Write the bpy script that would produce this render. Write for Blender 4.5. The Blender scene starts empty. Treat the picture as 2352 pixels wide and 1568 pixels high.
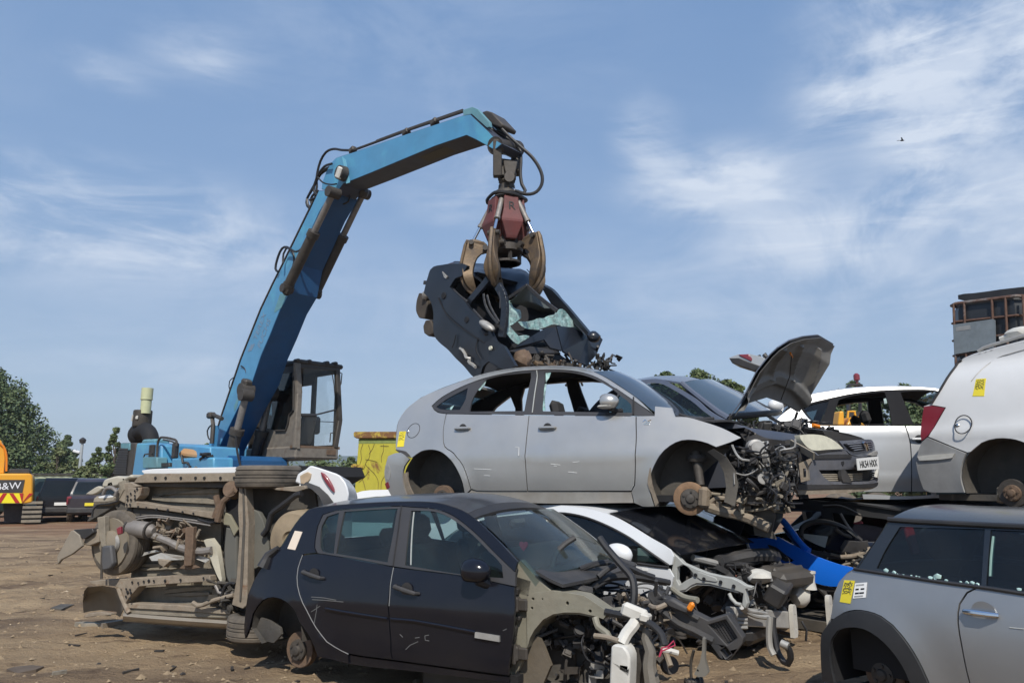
import bpy, bmesh, math, random
import numpy as np
from mathutils import Vector, Matrix, geometry, noise as mnoise

# ------------------------------------------------------------------ camera, sky, sun, exposure
SC = bpy.context.scene
COL = SC.collection
R = math.radians
K = 3600 / 2352
F, CX, CY = 1700.0, 1176.0, 784.0            # focal length and centre on the 2352 x 1568 picture grid
CAMZ, HOR = 1.5, 1105.0
PITCH = math.atan((HOR - CY) / F)
cam = bpy.data.cameras.new("camera")
cam.sensor_width = 36.0
cam.lens = 36.0 * F / 2352
cam.clip_end = 12000
cam.clip_start = 0.05
camo = bpy.data.objects.new("camera", cam)
camo.location = (0, 0, CAMZ)
camo.rotation_euler = (math.pi / 2 + PITCH, 0, 0)
COL.objects.link(camo)
SC.camera = camo

SUN_EL, SUN_AZ = R(48), R(178)               # azimuth clockwise from +Y: behind the camera, almost straight
sund = bpy.data.lights.new("sun", "SUN")
sund.energy = 4.0
sund.angle = R(0.5)
sund.color = (1.0, 0.95, 0.86)
suno = bpy.data.objects.new("sun", sund)
sdir = Vector((math.sin(SUN_AZ) * math.cos(SUN_EL), math.cos(SUN_AZ) * math.cos(SUN_EL), math.sin(SUN_EL)))
suno.rotation_euler = sdir.to_track_quat('Z', 'Y').to_euler()
suno.location = (0, -20, 40)
COL.objects.link(suno)
SC.view_settings.view_transform = 'Standard'
SC.view_settings.look = 'None'
SC.view_settings.exposure = 0.15
SC.view_settings.gamma = 1.0
SC.cycles.max_bounces = 8
SC.cycles.transparent_max_bounces = 12
SC.cycles.caustics_reflective = False
SC.cycles.caustics_refractive = False


def fwd():
 return Vector((0, math.cos(PITCH), math.sin(PITCH)))


def ray(u, v):
 up = Vector((0, -math.sin(PITCH), math.cos(PITCH)))
 return Vector((1, 0, 0)) * ((u - CX) / F) + up * ((CY - v) / F) + fwd()


def at(u, v, Y):
 d = ray(u, v)
 return Vector((0, 0, CAMZ)) + d * (Y / d.y)


# world: physical sky, with cirrus drawn by direction
world = bpy.data.worlds.new("World")
SC.world = world
world.use_nodes = True
wt = world.node_tree
for n in list(wt.nodes):
 wt.nodes.remove(n)


def NN(t, kind, **kw):
 n = t.nodes.new(kind)
 for k_, v_ in kw.items():
  setattr(n, k_, v_)
 return n


def math_node(t, op, a, b=None, clamp=False):
 n = t.nodes.new("ShaderNodeMath")
 n.operation = op
 n.use_clamp = clamp
 for i, x in enumerate((a, b)):
  if x is None:
   continue
  if isinstance(x, (int, float)):
   n.inputs[i].default_value = x
  else:
   t.links.new(x, n.inputs[i])
 return n.outputs[0]


def build_world():
 t = wt
 out = NN(t, "ShaderNodeOutputWorld")
 bg = NN(t, "ShaderNodeBackground")
 bg.inputs[1].default_value = 0.15
 sky = NN(t, "ShaderNodeTexSky", sky_type='NISHITA')
 sky.sun_disc = False
 sky.sun_elevation = SUN_EL
 sky.sun_rotation = SUN_AZ
 sky.altitude = 50
 sky.air_density = 1.0
 sky.dust_density = 0.7
 sky.ozone_density = 3.0
 tc = NN(t, "ShaderNodeTexCoord")
 gen = tc.outputs["Generated"]
 # planar cloud layer: direction divided by its height
 sep = NN(t, "ShaderNodeSeparateXYZ")
 t.links.new(gen, sep.inputs[0])
 zc = math_node(t, 'MAXIMUM', sep.outputs[2], 0.03)
 zc = math_node(t, 'ADD', zc, 0.12)
 px = math_node(t, 'DIVIDE', sep.outputs[0], zc)
 py = math_node(t, 'DIVIDE', sep.outputs[1], zc)
 cmb = NN(t, "ShaderNodeCombineXYZ")
 t.links.new(px, cmb.inputs[0])
 t.links.new(py, cmb.inputs[1])

 def wisps(rot, sc, nscale, detail, rough, lo, hi, dist=0.6, off=0.0):
  m = NN(t, "ShaderNodeMapping")
  m.inputs["Rotation"].default_value = (0, 0, rot)
  m.inputs["Scale"].default_value = sc
  m.inputs["Location"].default_value = (off, off * 0.7, 0)
  t.links.new(cmb.outputs[0], m.inputs[0])
  n = NN(t, "ShaderNodeTexNoise")
  n.inputs["Scale"].default_value = nscale
  n.inputs["Detail"].default_value = detail
  n.inputs["Roughness"].default_value = rough
  n.inputs["Distortion"].default_value = dist
  t.links.new(m.outputs[0], n.inputs["Vector"])
  r = NN(t, "ShaderNodeMapRange")
  r.interpolation_type = 'SMOOTHSTEP'
  r.inputs["From Min"].default_value = lo
  r.inputs["From Max"].default_value = hi
  t.links.new(n.outputs[0], r.inputs[0])
  return r.outputs[0]

 def blob(u, v, size, power=1.0, sx=1.0, sy=1.0):
  d = ray(u, v).normalized()
  s = NN(t, "ShaderNodeVectorMath", operation='SUBTRACT')
  t.links.new(gen, s.inputs[0])
  s.inputs[1].default_value = d
  mm = NN(t, "ShaderNodeVectorMath", operation='MULTIPLY')
  t.links.new(s.outputs[0], mm.inputs[0])
  mm.inputs[1].default_value = (1 / sx, 1 / sx, 1 / sy)
  ln = NN(t, "ShaderNodeVectorMath", operation='LENGTH')
  t.links.new(mm.outputs[0], ln.inputs[0])
  r = NN(t, "ShaderNodeMapRange")
  r.interpolation_type = 'SMOOTHSTEP'
  r.inputs["From Min"].default_value = 0
  r.inputs["From Max"].default_value = size
  r.inputs["To Min"].default_value = power
  r.inputs["To Max"].default_value = 0
  t.links.new(ln.outputs["Value"], r.inputs[0])
  return r.outputs[0]

 def puff(rot, sc, nscale, detail, rough, lo, hi, dist, off):
  m = NN(t, "ShaderNodeMapping")
  m.inputs["Rotation"].default_value = rot
  m.inputs["Scale"].default_value = sc
  m.inputs["Location"].default_value = (off, off * .4, off * .7)
  t.links.new(gen, m.inputs[0])
  n = NN(t, "ShaderNodeTexNoise")
  n.inputs["Scale"].default_value = nscale
  n.inputs["Detail"].default_value = detail
  n.inputs["Roughness"].default_value = rough
  n.inputs["Distortion"].default_value = dist
  t.links.new(m.outputs[0], n.inputs["Vector"])
  r = NN(t, "ShaderNodeMapRange")
  r.interpolation_type = 'SMOOTHSTEP'
  r.inputs["From Min"].default_value = lo
  r.inputs["From Max"].default_value = hi
  t.links.new(n.outputs[0], r.inputs[0])
  return r.outputs[0]

 soft = puff((0, 0, 0), (1.0, 1.0, 1.7), 4.2, 10, 0.62, 0.38, 0.62, 0.6, 2.3)
 streak = puff((0, R(-28), 0), (0.7, 1.0, 3.6), 6.0, 11, 0.66, 0.42, 0.68, 0.9, 5.1)
 veil = wisps(R(10), (1.0, 2.2, 1), 0.9, 7, 0.55, 0.42, 0.85, 0.7, 7.7)
 masks = None
 for b in (blob(2260, 110, 0.23, 1.4, 1.1, 0.9), blob(2340, 330, 0.15, 0.9, 1.2, 0.7), blob(1900, 250, .06, .6, 1.0, .8),
     blob(1650, 420, 0.12, 1.1, 1.4, 0.55), blob(1850, 520, 0.15, 0.7, 1.6, 0.45), blob(1480, 320, 0.08, 0.6, .8, 1.0), blob(2200, 580, .3, .6, 1.5, .35),
     blob(250, 490, 0.17, 1.1, 1.8, 0.5), blob(150, 560, .2, .5, 1.8, .4), blob(1050, 400, 0.11, 0.6), blob(240, 165, 0.06, 0.45, 1.4, .5), blob(460, 130, 0.07, 0.45, 1.4, .7),
     blob(400, 850, 0.12, 0.5, 1.6, 0.25), blob(900, 80, .3, .16, 1.5, .6), blob(1250, 750, 0.6, 0.22, 2.0, 0.3)):
  masks = b if masks is None else math_node(t, 'ADD', masks, b, True)
 dens = math_node(t, 'ADD', math_node(t, 'MULTIPLY', streak, 0.44), math_node(t, 'MULTIPLY', soft, 0.80))
 dens = math_node(t, 'MULTIPLY', dens, masks)
 dens = math_node(t, 'ADD', dens, math_node(t, 'ADD', math_node(t, 'MULTIPLY', veil, 0.14), 0.05))
 up = NN(t, "ShaderNodeMapRange")
 up.inputs["From Min"].default_value = 0.0
 up.inputs["From Max"].default_value = 0.1
 t.links.new(sep.outputs[2], up.inputs[0])
 dens = math_node(t, 'MULTIPLY', dens, up.outputs[0], True)
 mix = NN(t, "ShaderNodeMix", data_type='RGBA')
 t.links.new(dens, mix.inputs[0])
 el = NN(t, "ShaderNodeValToRGB")
 t.links.new(sep.outputs[2], el.inputs[0])
 cr = el.color_ramp
 cr.elements[0].position = 0.0
 cr.elements[0].color = (2.2, 2.75, 3.4, 1)
 cr.elements[1].position = 1.0
 cr.elements[1].color = (0.75, 1.65, 3.6, 1)
 for p_, c_ in ((0.12, (1.95, 2.62, 3.55, 1)), (0.32, (1.40, 2.25, 3.65, 1)), (0.55, (1.02, 1.88, 3.45, 1))):
  e_ = cr.elements.new(p_)
  e_.color = c_
 base = NN(t, "ShaderNodeMix", data_type='RGBA')
 base.inputs[0].default_value = 0.8
 t.links.new(sky.outputs[0], base.inputs[6])
 t.links.new(el.outputs[0], base.inputs[7])
 t.links.new(base.outputs[2], mix.inputs[6])
 mix.inputs[7].default_value = (4.0, 4.5, 5.3, 1)
 t.links.new(mix.outputs[2], bg.inputs[0])
 t.links.new(bg.outputs[0], out.inputs[0])


build_world()


# ------------------------------------------------------------------ materials
MATS = {}


def mat(name, col, rough=0.5, metal=0.0, coat=0.0, dirt=0.0, dirtcol=(0.24, 0.19, 0.13), dscale=3.0, bump=0.0,
  bscale=40.0, var=0.0, spec=0.5, col2=None, c2scale=4.0, c2lo=0.5, c2hi=0.62, stretch=(1, 1, 1), drough=0.85):
 """Principled material whose paint carries dust and stains of their own shape."""
 if name in MATS:
  return MATS[name]
 m = bpy.data.materials.new(name)
 m.use_nodes = True
 t = m.node_tree
 b = t.nodes["Principled BSDF"]
 b.inputs["Roughness"].default_value = rough
 b.inputs["Metallic"].default_value = metal
 b.inputs["Coat Weight"].default_value = coat
 b.inputs["Coat Roughness"].default_value = 0.12
 b.inputs["Specular IOR Level"].default_value = spec
 tc = NN(t, "ShaderNodeTexCoord")
 mp = NN(t, "ShaderNodeMapping")
 mp.inputs["Scale"].default_value = stretch
 t.links.new(tc.outputs["Object"], mp.inputs[0])
 vec = mp.outputs[0]

 def noise(scale, detail=6, rough_=0.6, dist=0.0):
  n = NN(t, "ShaderNodeTexNoise")
  n.inputs["Scale"].default_value = scale
  n.inputs["Detail"].default_value = detail
  n.inputs["Roughness"].default_value = rough_
  n.inputs["Distortion"].default_value = dist
  t.links.new(vec, n.inputs["Vector"])
  return n.outputs[0]

 def ramp(v, lo, hi, a=0.0, c=1.0):
  r = NN(t, "ShaderNodeMapRange")
  r.inputs["From Min"].default_value = lo
  r.inputs["From Max"].default_value = hi
  r.inputs["To Min"].default_value = a
  r.inputs["To Max"].default_value = c
  t.links.new(v, r.inputs[0])
  return r.outputs[0]

 rgb = NN(t, "ShaderNodeRGB")
 rgb.outputs[0].default_value = (*col, 1)
 cur = rgb.outputs[0]
 if var > 0:
  mx = NN(t, "ShaderNodeMix", data_type='RGBA', blend_type='MULTIPLY')
  mx.inputs[0].default_value = 1
  g = NN(t, "ShaderNodeCombineColor")
  vv = ramp(noise(dscale * 2.3, 8), 0.3, 0.7, 1 - var, 1 + var)
  for i in range(3):
   t.links.new(vv, g.inputs[i])
  t.links.new(cur, mx.inputs[6])
  t.links.new(g.outputs[0], mx.inputs[7])
  cur = mx.outputs[2]
 if col2 is not None:
  mx = NN(t, "ShaderNodeMix", data_type='RGBA')
  t.links.new(ramp(noise(c2scale, 9, 0.65, 0.4), c2lo, c2hi), mx.inputs[0])
  t.links.new(cur, mx.inputs[6])
  mx.inputs[7].default_value = (*col2, 1)
  cur = mx.outputs[2]
 if dirt > 0:
  mx = NN(t, "ShaderNodeMix", data_type='RGBA')
  f = ramp(noise(dscale, 8, 0.62), 0.32, 0.75, dirt * 0.15, dirt)
  t.links.new(f, mx.inputs[0])
  t.links.new(cur, mx.inputs[6])
  mx.inputs[7].default_value = (*dirtcol, 1)
  cur = mx.outputs[2]
  rr = NN(t, "ShaderNodeMix", data_type='FLOAT')
  t.links.new(f, rr.inputs[0])
  rr.inputs[2].default_value = rough
  rr.inputs[3].default_value = drough
  t.links.new(rr.outputs[0], b.inputs["Roughness"])
  if metal > 0:
   mm = NN(t, "ShaderNodeMix", data_type='FLOAT')
   t.links.new(f, mm.inputs[0])
   mm.inputs[2].default_value = metal
   mm.inputs[3].default_value = 0
   t.links.new(mm.outputs[0], b.inputs["Metallic"])
 t.links.new(cur, b.inputs["Base Color"])
 if bump > 0:
  bp = NN(t, "ShaderNodeBump")
  bp.inputs["Strength"].default_value = bump
  bp.inputs["Distance"].default_value = 0.01
  t.links.new(noise(bscale, 6), bp.inputs["Height"])
  t.links.new(bp.outputs[0], b.inputs["Normal"])
 MATS[name] = m
 return m


def glass_mat(name, tint, alpha=0.35, rough=0.03, dirt=0.15):
 """Dusty car glass: mostly see-through, with a reflecting coat."""
 if name in MATS:
  return MATS[name]
 m = bpy.data.materials.new(name)
 m.use_nodes = True
 t = m.node_tree
 for n in list(t.nodes):
  t.nodes.remove(n)
 out = NN(t, "ShaderNodeOutputMaterial")
 tr = NN(t, "ShaderNodeBsdfTransparent")
 tr.inputs[0].default_value = (*tint, 1)
 gl = NN(t, "ShaderNodeBsdfGlossy")
 gl.inputs["Roughness"].default_value = rough
 df = NN(t, "ShaderNodeBsdfDiffuse")
 df.inputs[0].default_value = (0.30, 0.29, 0.26, 1)
 fr = NN(t, "ShaderNodeLayerWeight")
 fr.inputs[0].default_value = 0.5
 refl = math_node(t, 'ADD', math_node(t, 'MULTIPLY', math_node(t, 'POWER', fr.outputs["Facing"], 4.0), 0.85), 0.045, True)
 m1 = NN(t, "ShaderNodeMixShader")
 t.links.new(refl, m1.inputs[0])
 t.links.new(tr.outputs[0], m1.inputs[1])
 t.links.new(gl.outputs[0], m1.inputs[2])
 tc = NN(t, "ShaderNodeTexCoord")
 n = NN(t, "ShaderNodeTexNoise")
 n.inputs["Scale"].default_value = 3
 n.inputs["Detail"].default_value = 8
 t.links.new(tc.outputs["Object"], n.inputs["Vector"])
 r = NN(t, "ShaderNodeMapRange")
 r.inputs["From Min"].default_value = 0.35
 r.inputs["From Max"].default_value = 0.75
 r.inputs["To Min"].default_value = dirt * 0.2
 r.inputs["To Max"].default_value = dirt
 t.links.new(n.outputs[0], r.inputs[0])
 m2 = NN(t, "ShaderNodeMixShader")
 t.links.new(r.outputs[0], m2.inputs[0])
 t.links.new(m1.outputs[0], m2.inputs[1])
 t.links.new(df.outputs[0], m2.inputs[2])
 t.links.new(m2.outputs[0], out.inputs[0])
 MATS[name] = m
 return m


DUST = (0.27, 0.22, 0.16)
M_SILVER = mat("silver_paint", (0.50, 0.49, 0.47), 0.28, 0.68, 0.5, 0.20, (0.30, 0.26, 0.20), 1.6, var=0.05)
M_BLACKP = mat("black_paint", (0.004, 0.005, 0.010), 0.14, 0.0, 0.0, 0.05, (0.16, 0.14, 0.12), 1.8)
M_WHITE = mat("white_paint", (0.72, 0.73, 0.74), 0.35, 0.0, 0.4, 0.12, DUST, 1.5)
M_VANWHITE = mat("dusty_white_paint", (0.67, 0.67, 0.665), 0.40, 0.0, 0.2, 0.16, (0.33, 0.29, 0.24), 1.3, var=0.04)
M_MINI = mat("grey_silver_paint", (0.315, 0.325, 0.335), 0.34, 0.6, 0.5, 0.18, (0.28, 0.25, 0.22), 1.4, var=0.05)
M_SLATE = mat("slate_blue_paint", (0.13, 0.15, 0.20), 0.30, 0.45, 0.5, 0.22, DUST, 2.2, var=0.06)
M_NAVY = mat("navy_paint", (0.008, 0.011, 0.018), 0.33, 0.0, 0.15, 0.10, (0.11, 0.11, 0.11), 2.0, var=0.1)
M_PALE = mat("pale_silver_paint", (0.50, 0.51, 0.52), 0.36, 0.45, 0.4, 0.12, DUST, 1.4, var=0.04)
M_BLUECAR = mat("bright_blue_paint", (0.005, 0.165, 0.78), 0.3, 0.0, 0.3, 0.05, DUST, 2.0)
M_CRANE = mat("crane_blue_paint", (0.070, 0.270, 0.480), 0.42, 0.0, 0.2, 0.22, (0.16, 0.20, 0.22), 1.3, var=0.10,
     col2=(0.10, 0.40, 0.56), c2scale=1.1, c2lo=0.52, c2hi=0.7, bump=0.15, bscale=14)
M_CRANESHADE = mat("shaded_crane_blue", (0.008, 0.080, 0.215), 0.42, 0.0, 0.2, 0.22, (0.06, 0.07, 0.09), 1.5, var=0.12)  # darker copy of the crane blue: the boom belly's shade put into the colour
M_TEAL = mat("faded_teal_paint", (0.10, 0.27, 0.33), 0.6, 0, 0, 0.3, (0.2, 0.18, 0.15), 3, var=0.15)
M_TRIM = mat("black_trim", (0.018, 0.018, 0.020), 0.45, 0, 0, 0.18, (0.15, 0.13, 0.11), 4, var=0.1)
M_PILLAR = mat("pillar_trim", (0.032, 0.032, 0.036), 0.45, 0, 0, 0.16, (0.14, 0.125, 0.11), 2.5)
M_MATT = mat("matt_black_trim", (0.012, 0.012, 0.014), 0.7, 0, 0, 0.06, (0.12, 0.11, 0.10), 4, spec=0.1)
M_PLASTIC = mat("grey_black_plastic", (0.024, 0.025, 0.028), 0.55, 0, 0, 0.32, (0.14, 0.12, 0.10), 5, var=0.2, bump=0.2)
M_RUBBER = mat("rubber", (0.020, 0.020, 0.021), 0.7, 0, 0, 0.35, (0.14, 0.12, 0.10), 6)
M_HOSE = mat("hose_rubber", (0.012, 0.012, 0.014), 0.45, 0, 0, 0.15, (0.10, 0.09, 0.08), 6)
M_TYRE = mat("dusty_tyre", (0.035, 0.033, 0.031), 0.85, 0, 0, 0.85, (0.25, 0.205, 0.155), 4, bump=0.3)
M_UNDER = mat("underseal", (0.165, 0.148, 0.120), 0.85, 0, 0, 0.75, (0.34, 0.285, 0.21), 3.6, var=0.35, bump=0.6, bscale=30, col2=(.05, .042, .035), c2scale=4.5, c2lo=.58, c2hi=.72)
M_UNDERD = mat("dark_underbody", (0.050, 0.048, 0.045), 0.8, 0, 0, 0.55, (0.15, 0.125, 0.095), 3.0, var=0.3, bump=0.4)
M_UNDERL = mat("pale_underbody", (0.26, 0.22, 0.17), 0.8, 0, 0, 0.5, (0.18, 0.13, 0.09), 5.0, var=0.25, bump=0.4,
      col2=(0.17, 0.085, 0.04), c2scale=6, c2lo=0.58, c2hi=0.7)
M_PRIMER = mat("primer_metal", (0.215, 0.205, 0.16), 0.6, 0.0, 0, 0.45, (0.20, 0.165, 0.12), 4.5, var=0.15, bump=0.25)
M_GREYMETAL = mat("grey_primer", (0.42, 0.43, 0.41), 0.5, 0.1, 0, 0.25, (0.25, 0.22, 0.18), 4.5, var=0.1)
M_ALU = mat("aluminium", (0.42, 0.41, 0.39), 0.48, 0.5, 0, 0.5, (0.25, 0.23, 0.20), 6, var=0.2)
M_STEEL = mat("worn_steel", (0.27, 0.255, 0.24), 0.5, 0.5, 0, 0.55, (0.15, 0.12, 0.10), 6, var=0.2)
M_CHROME = mat("chrome", (0.75, 0.75, 0.76), 0.15, 1.0)
M_DARKSTEEL = mat("dark_greasy_steel", (0.050, 0.045, 0.041), 0.55, 0.3, 0, 0.45, (0.115, 0.095, 0.075), 5, var=0.3, bump=0.3)
M_RUST = mat("rust", (0.115, 0.070, 0.046), 0.85, 0.1, 0, 0.4, (0.25, 0.19, 0.13), 9, var=0.3, bump=0.5)
M_DISC = mat("rusty_disc", (0.20, 0.115, 0.062), 0.75, 0.2, 0, 0.4, (0.25, 0.18, 0.12), 7, var=0.3, bump=0.3)
M_TINE = mat("worn_tine_steel", (0.165, 0.115, 0.068), 0.5, 0.45, 0, 0.45, (0.14, 0.10, 0.07), 4, var=0.25, bump=0.4,
    col2=(0.09, 0.07, 0.055), c2scale=7, c2lo=0.46, c2hi=0.62)
M_RED = mat("faded_red_paint", (0.135, 0.026, 0.025), 0.55, 0, 0, 0.5, (0.10, 0.075, 0.07), 4, var=0.2, bump=0.3)
M_TAILRED = mat("tail_lamp_red", (0.20, 0.012, 0.025), 0.25, 0, 0.5, 0.15, (0.3, 0.2, 0.2), 3)
M_REDP = mat("bright_red_plastic", (0.55, 0.02, 0.02), 0.4, 0, 0.2)
M_PINK = mat("pink_plastic", (0.45, 0.04, 0.09), 0.5)
M_LAMP = mat("hazed_lens", (0.62, 0.60, 0.48), 0.3, 0.0, 0.6, 0.15, (0.4, 0.38, 0.3), 6, var=0.12)
M_SEAT = mat("seat_cloth", (0.020, 0.020, 0.022), 0.9, 0, 0, 0.2, (0.12, 0.11, 0.10), 5)
M_SEATG = mat("grey_cloth", (0.10, 0.10, 0.11), 0.9, 0, 0, 0.2, (0.2, 0.18, 0.15), 5)
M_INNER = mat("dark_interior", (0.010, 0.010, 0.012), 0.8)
M_YSTICK = mat("yellow_sticker", (0.78, 0.64, 0.03), 0.6, 0, 0, 0.2, (0.4, 0.33, 0.1), 9)
M_WSTICK = mat("white_sticker", (0.80, 0.79, 0.76), 0.6)
M_BEIGE = mat("beige_sticker", (0.66, 0.56, 0.46), 0.6)
M_INK = mat("black_ink", (0.015, 0.015, 0.016), 0.6)
M_INKGREY = mat("grey_ink", (0.17, 0.16, 0.06), 0.7)
M_WPLAST = mat("white_plastic", (0.62, 0.61, 0.57), 0.5, 0, 0, 0.45, (0.33, 0.28, 0.21), 6, var=0.1)
M_ORANGE = mat("orange_plastic", (0.75, 0.22, 0.01), 0.45)
M_DIGYEL = mat("digger_yellow", (0.78, 0.36, 0.012), 0.45, 0, 0.2, 0.15, (0.3, 0.22, 0.12), 2)
M_SKIP = mat("skip_yellow", (0.47, 0.42, 0.035), 0.6, 0, 0, 0.2, (0.28, 0.22, 0.08), 3.5, var=0.1,
    col2=(0.20, 0.085, 0.025), c2scale=2.6, c2lo=0.58, c2hi=0.66, bump=0.3, stretch=(1, 1, 0.55))
M_WRINKLE = mat("silver_foil", (0.62, 0.61, 0.58), 0.4, 0.6, 0, 0.35, (0.35, 0.3, 0.22), 8, bump=0.6, bscale=18)
M_GLASS = glass_mat("tinted_glass", (0.56, 0.68, 0.69), dirt=0.05)
M_GLASSD = glass_mat("dark_tinted_glass", (0.33, 0.41, 0.44), dirt=0.03)
M_GLASSC = glass_mat("clear_glass", (0.965, 0.98, 0.98), dirt=0.05)
M_SHATTER = mat("shattered_glass", (0.11, 0.27, 0.25), 0.25, 0.0, 0.6, 0.7, (0.62, 0.80, 0.76), 20, bump=1.0, bscale=40,
    col2=(0.012, 0.04, 0.042), c2scale=11, c2lo=0.46, c2hi=0.54)
M_MUDSILVER = mat("muddy_silver", (.34, .33, .31), .45, .2, .2, .75, (.20, .165, .125), 2.5, var=.15)


# ------------------------------------------------------------------ mesh building
def Z(x0, y0, s):
 """Read points measured on an enlarged part of the photograph (corner x0, y0; s = enlargement)."""
 def f(*pts):
  return [((x0 + u / s) / K, (y0 + v / s) / K) for u, v in pts]
 return f


Z1 = Z(1350, 1250, 1.96); Z2 = Z(850, 1700, 1.96); Z3 = Z(1700, 1700, 1.96); Z4 = Z(2400, 1100, 1.96)
Z5 = Z(2700, 1600, 1.96); Z6 = Z(200, 1550, 2.0909); Z7 = Z(1400, 850, 2.851); Z8 = Z(0, 1250, 1.8092)
ZA = Z(900, 340, 2.119); ZB = Z(1550, 450, 2.6133); ZC = Z(700, 1000, 2.24); ZD = Z(0, 1300, 2.6133)
ZE = Z(3200, 950, 2.85); ZF = Z(2500, 1450, 3.4846); ZG = Z(2250, 1800, 2.6133); ZH = Z(0, 2000, 2.6133)
ZI = Z(1150, 1450, 4.7514); ZJ = Z(2200, 1250, 2.1382); ZK = Z(1050, 480, 2.5286); ZL = Z(2700, 1850, 3.1356)


class Fr:
 """A thing's own axes: x forward, y to its left (away from the viewer for things that face right), z up."""

 def __init__(self, o, yaw=0.0, pitch=0.0, roll=0.0):
  self.o = Vector(o)
  rot = Matrix.Rotation(-yaw, 3, 'Z') @ Matrix.Rotation(pitch, 3, 'Y') @ Matrix.Rotation(roll, 3, 'X')
  self.m = rot
  self.a, self.b, self.c = rot.col[0].copy(), rot.col[1].copy(), rot.col[2].copy()

 def mat4(self):
  m = self.m.to_4x4()
  m.translation = self.o
  return m

 def w(self, p):
  return self.o + self.m @ Vector(p)

 def l(self, p):
  return self.m.transposed() @ (Vector(p) - self.o)

 def on(self, uv, n, k):
  """Where the sight line through picture point uv meets the local plane n . p = k."""
  d = self.m.transposed() @ ray(*uv)
  p = self.m.transposed() @ (Vector((0, 0, CAMZ)) - self.o)
  n = Vector(n)
  return p + d * ((k - n.dot(p)) / n.dot(d))

 def side(self, uv, y):
  return self.on(uv, (0, 1, 0), y)

 def top(self, uv, z):
  return self.on(uv, (0, 0, 1), z)

 def front(self, uv, x):
  return self.on(uv, (1, 0, 0), x)

 def xz(self, pts, y):
  return [(q.x, q.z) for q in (self.side(p, y) for p in pts)]

 def xzf(self, pts, hw):
  """The same, on a curved flank y = -hw(x, z)."""
  out = []
  for p in pts:
   q = self.side(p, -hw(0, 0.3))
   for _ in range(6):
    q = self.side(p, -hw(q.x, q.z))
   out.append((q.x, q.z))
  return out

 def pts(self, pts, y):
  return [self.side(p, y) for p in pts]


def spline(pts, h, closed=False, corner=38, sharp=()):
 """Resample a traced line at spacing h: smooth through gentle turns, keeping corners."""
 P = [Vector((*p, 0)) if len(p) == 2 else Vector(p) for p in pts]
 dim = len(pts[0])
 n = len(P)
 cor = []
 for i in range(n):
  if not closed and i in (0, n - 1):
   cor.append(True)
   continue
  d0 = P[i] - P[i - 1]
  d1 = P[(i + 1) % n] - P[i]
  cor.append(d0.length < 1e-9 or d1.length < 1e-9 or d0.angle(d1) > R(corner))
 out = []
 for i in range(n if closed else n - 1):
  p1, p2 = P[i], P[(i + 1) % n]
  p0 = p1 * 2 - p2 if cor[i] else P[i - 1]
  p3 = p2 * 2 - p1 if cor[(i + 1) % n] else P[(i + 2) % n]
  L = (p2 - p1).length
  m = max(1, int(round(L / h)))
  t1 = (p2 - p0).normalized() * L if (p2 - p0).length > 0 else p2 - p1
  t2 = (p3 - p1).normalized() * L if (p3 - p1).length > 0 else p2 - p1
  for k in range(m):
   s = k / m
   q = (p1 * (2 * s ** 3 - 3 * s ** 2 + 1) + t1 * (s ** 3 - 2 * s ** 2 + s)
     + p2 * (-2 * s ** 3 + 3 * s ** 2) + t2 * (s ** 3 - s ** 2))
   out.append(q)
 if not closed:
  out.append(P[-1])
 return [tuple(q[:dim]) for q in out]


def area(poly):
 return 0.5 * sum(poly[i - 1][0] * poly[i][1] - poly[i][0] * poly[i - 1][1] for i in range(len(poly)))


def inset(poly, d):
 """Move every corner of a polygon inward by d."""
 n = len(poly)
 s = 1 if area(poly) > 0 else -1
 out = []
 for i in range(n):
  p0, p1, p2 = (Vector(poly[j % n]) for j in (i - 1, i, i + 1))
  e0 = (p1 - p0)
  e1 = (p2 - p1)
  if e0.length < 1e-9 or e1.length < 1e-9:
   out.append(tuple(p1))
   continue
  n0 = Vector((-e0.y, e0.x)).normalized() * s
  n1 = Vector((-e1.y, e1.x)).normalized() * s
  m = n0 + n1
  if m.length < 0.3:
   out.append(tuple(p1 + n0 * d))
  else:
   m.normalize()
   out.append(tuple(p1 + m * (d / max(0.5, m.dot(n0)))))
 return out


def inside(poly, X, Y):
 r = np.zeros(len(X), bool)
 P = np.array(poly)
 j = len(P) - 1
 for i in range(len(P)):
  yi, yj, xi, xj = P[i, 1], P[j, 1], P[i, 0], P[j, 0]
  c = (yi > Y) != (yj > Y)
  if yi != yj:
   r ^= c & (X < (xj - xi) * (Y - yi) / (yj - yi) + xi)
  j = i
 return r


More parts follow.
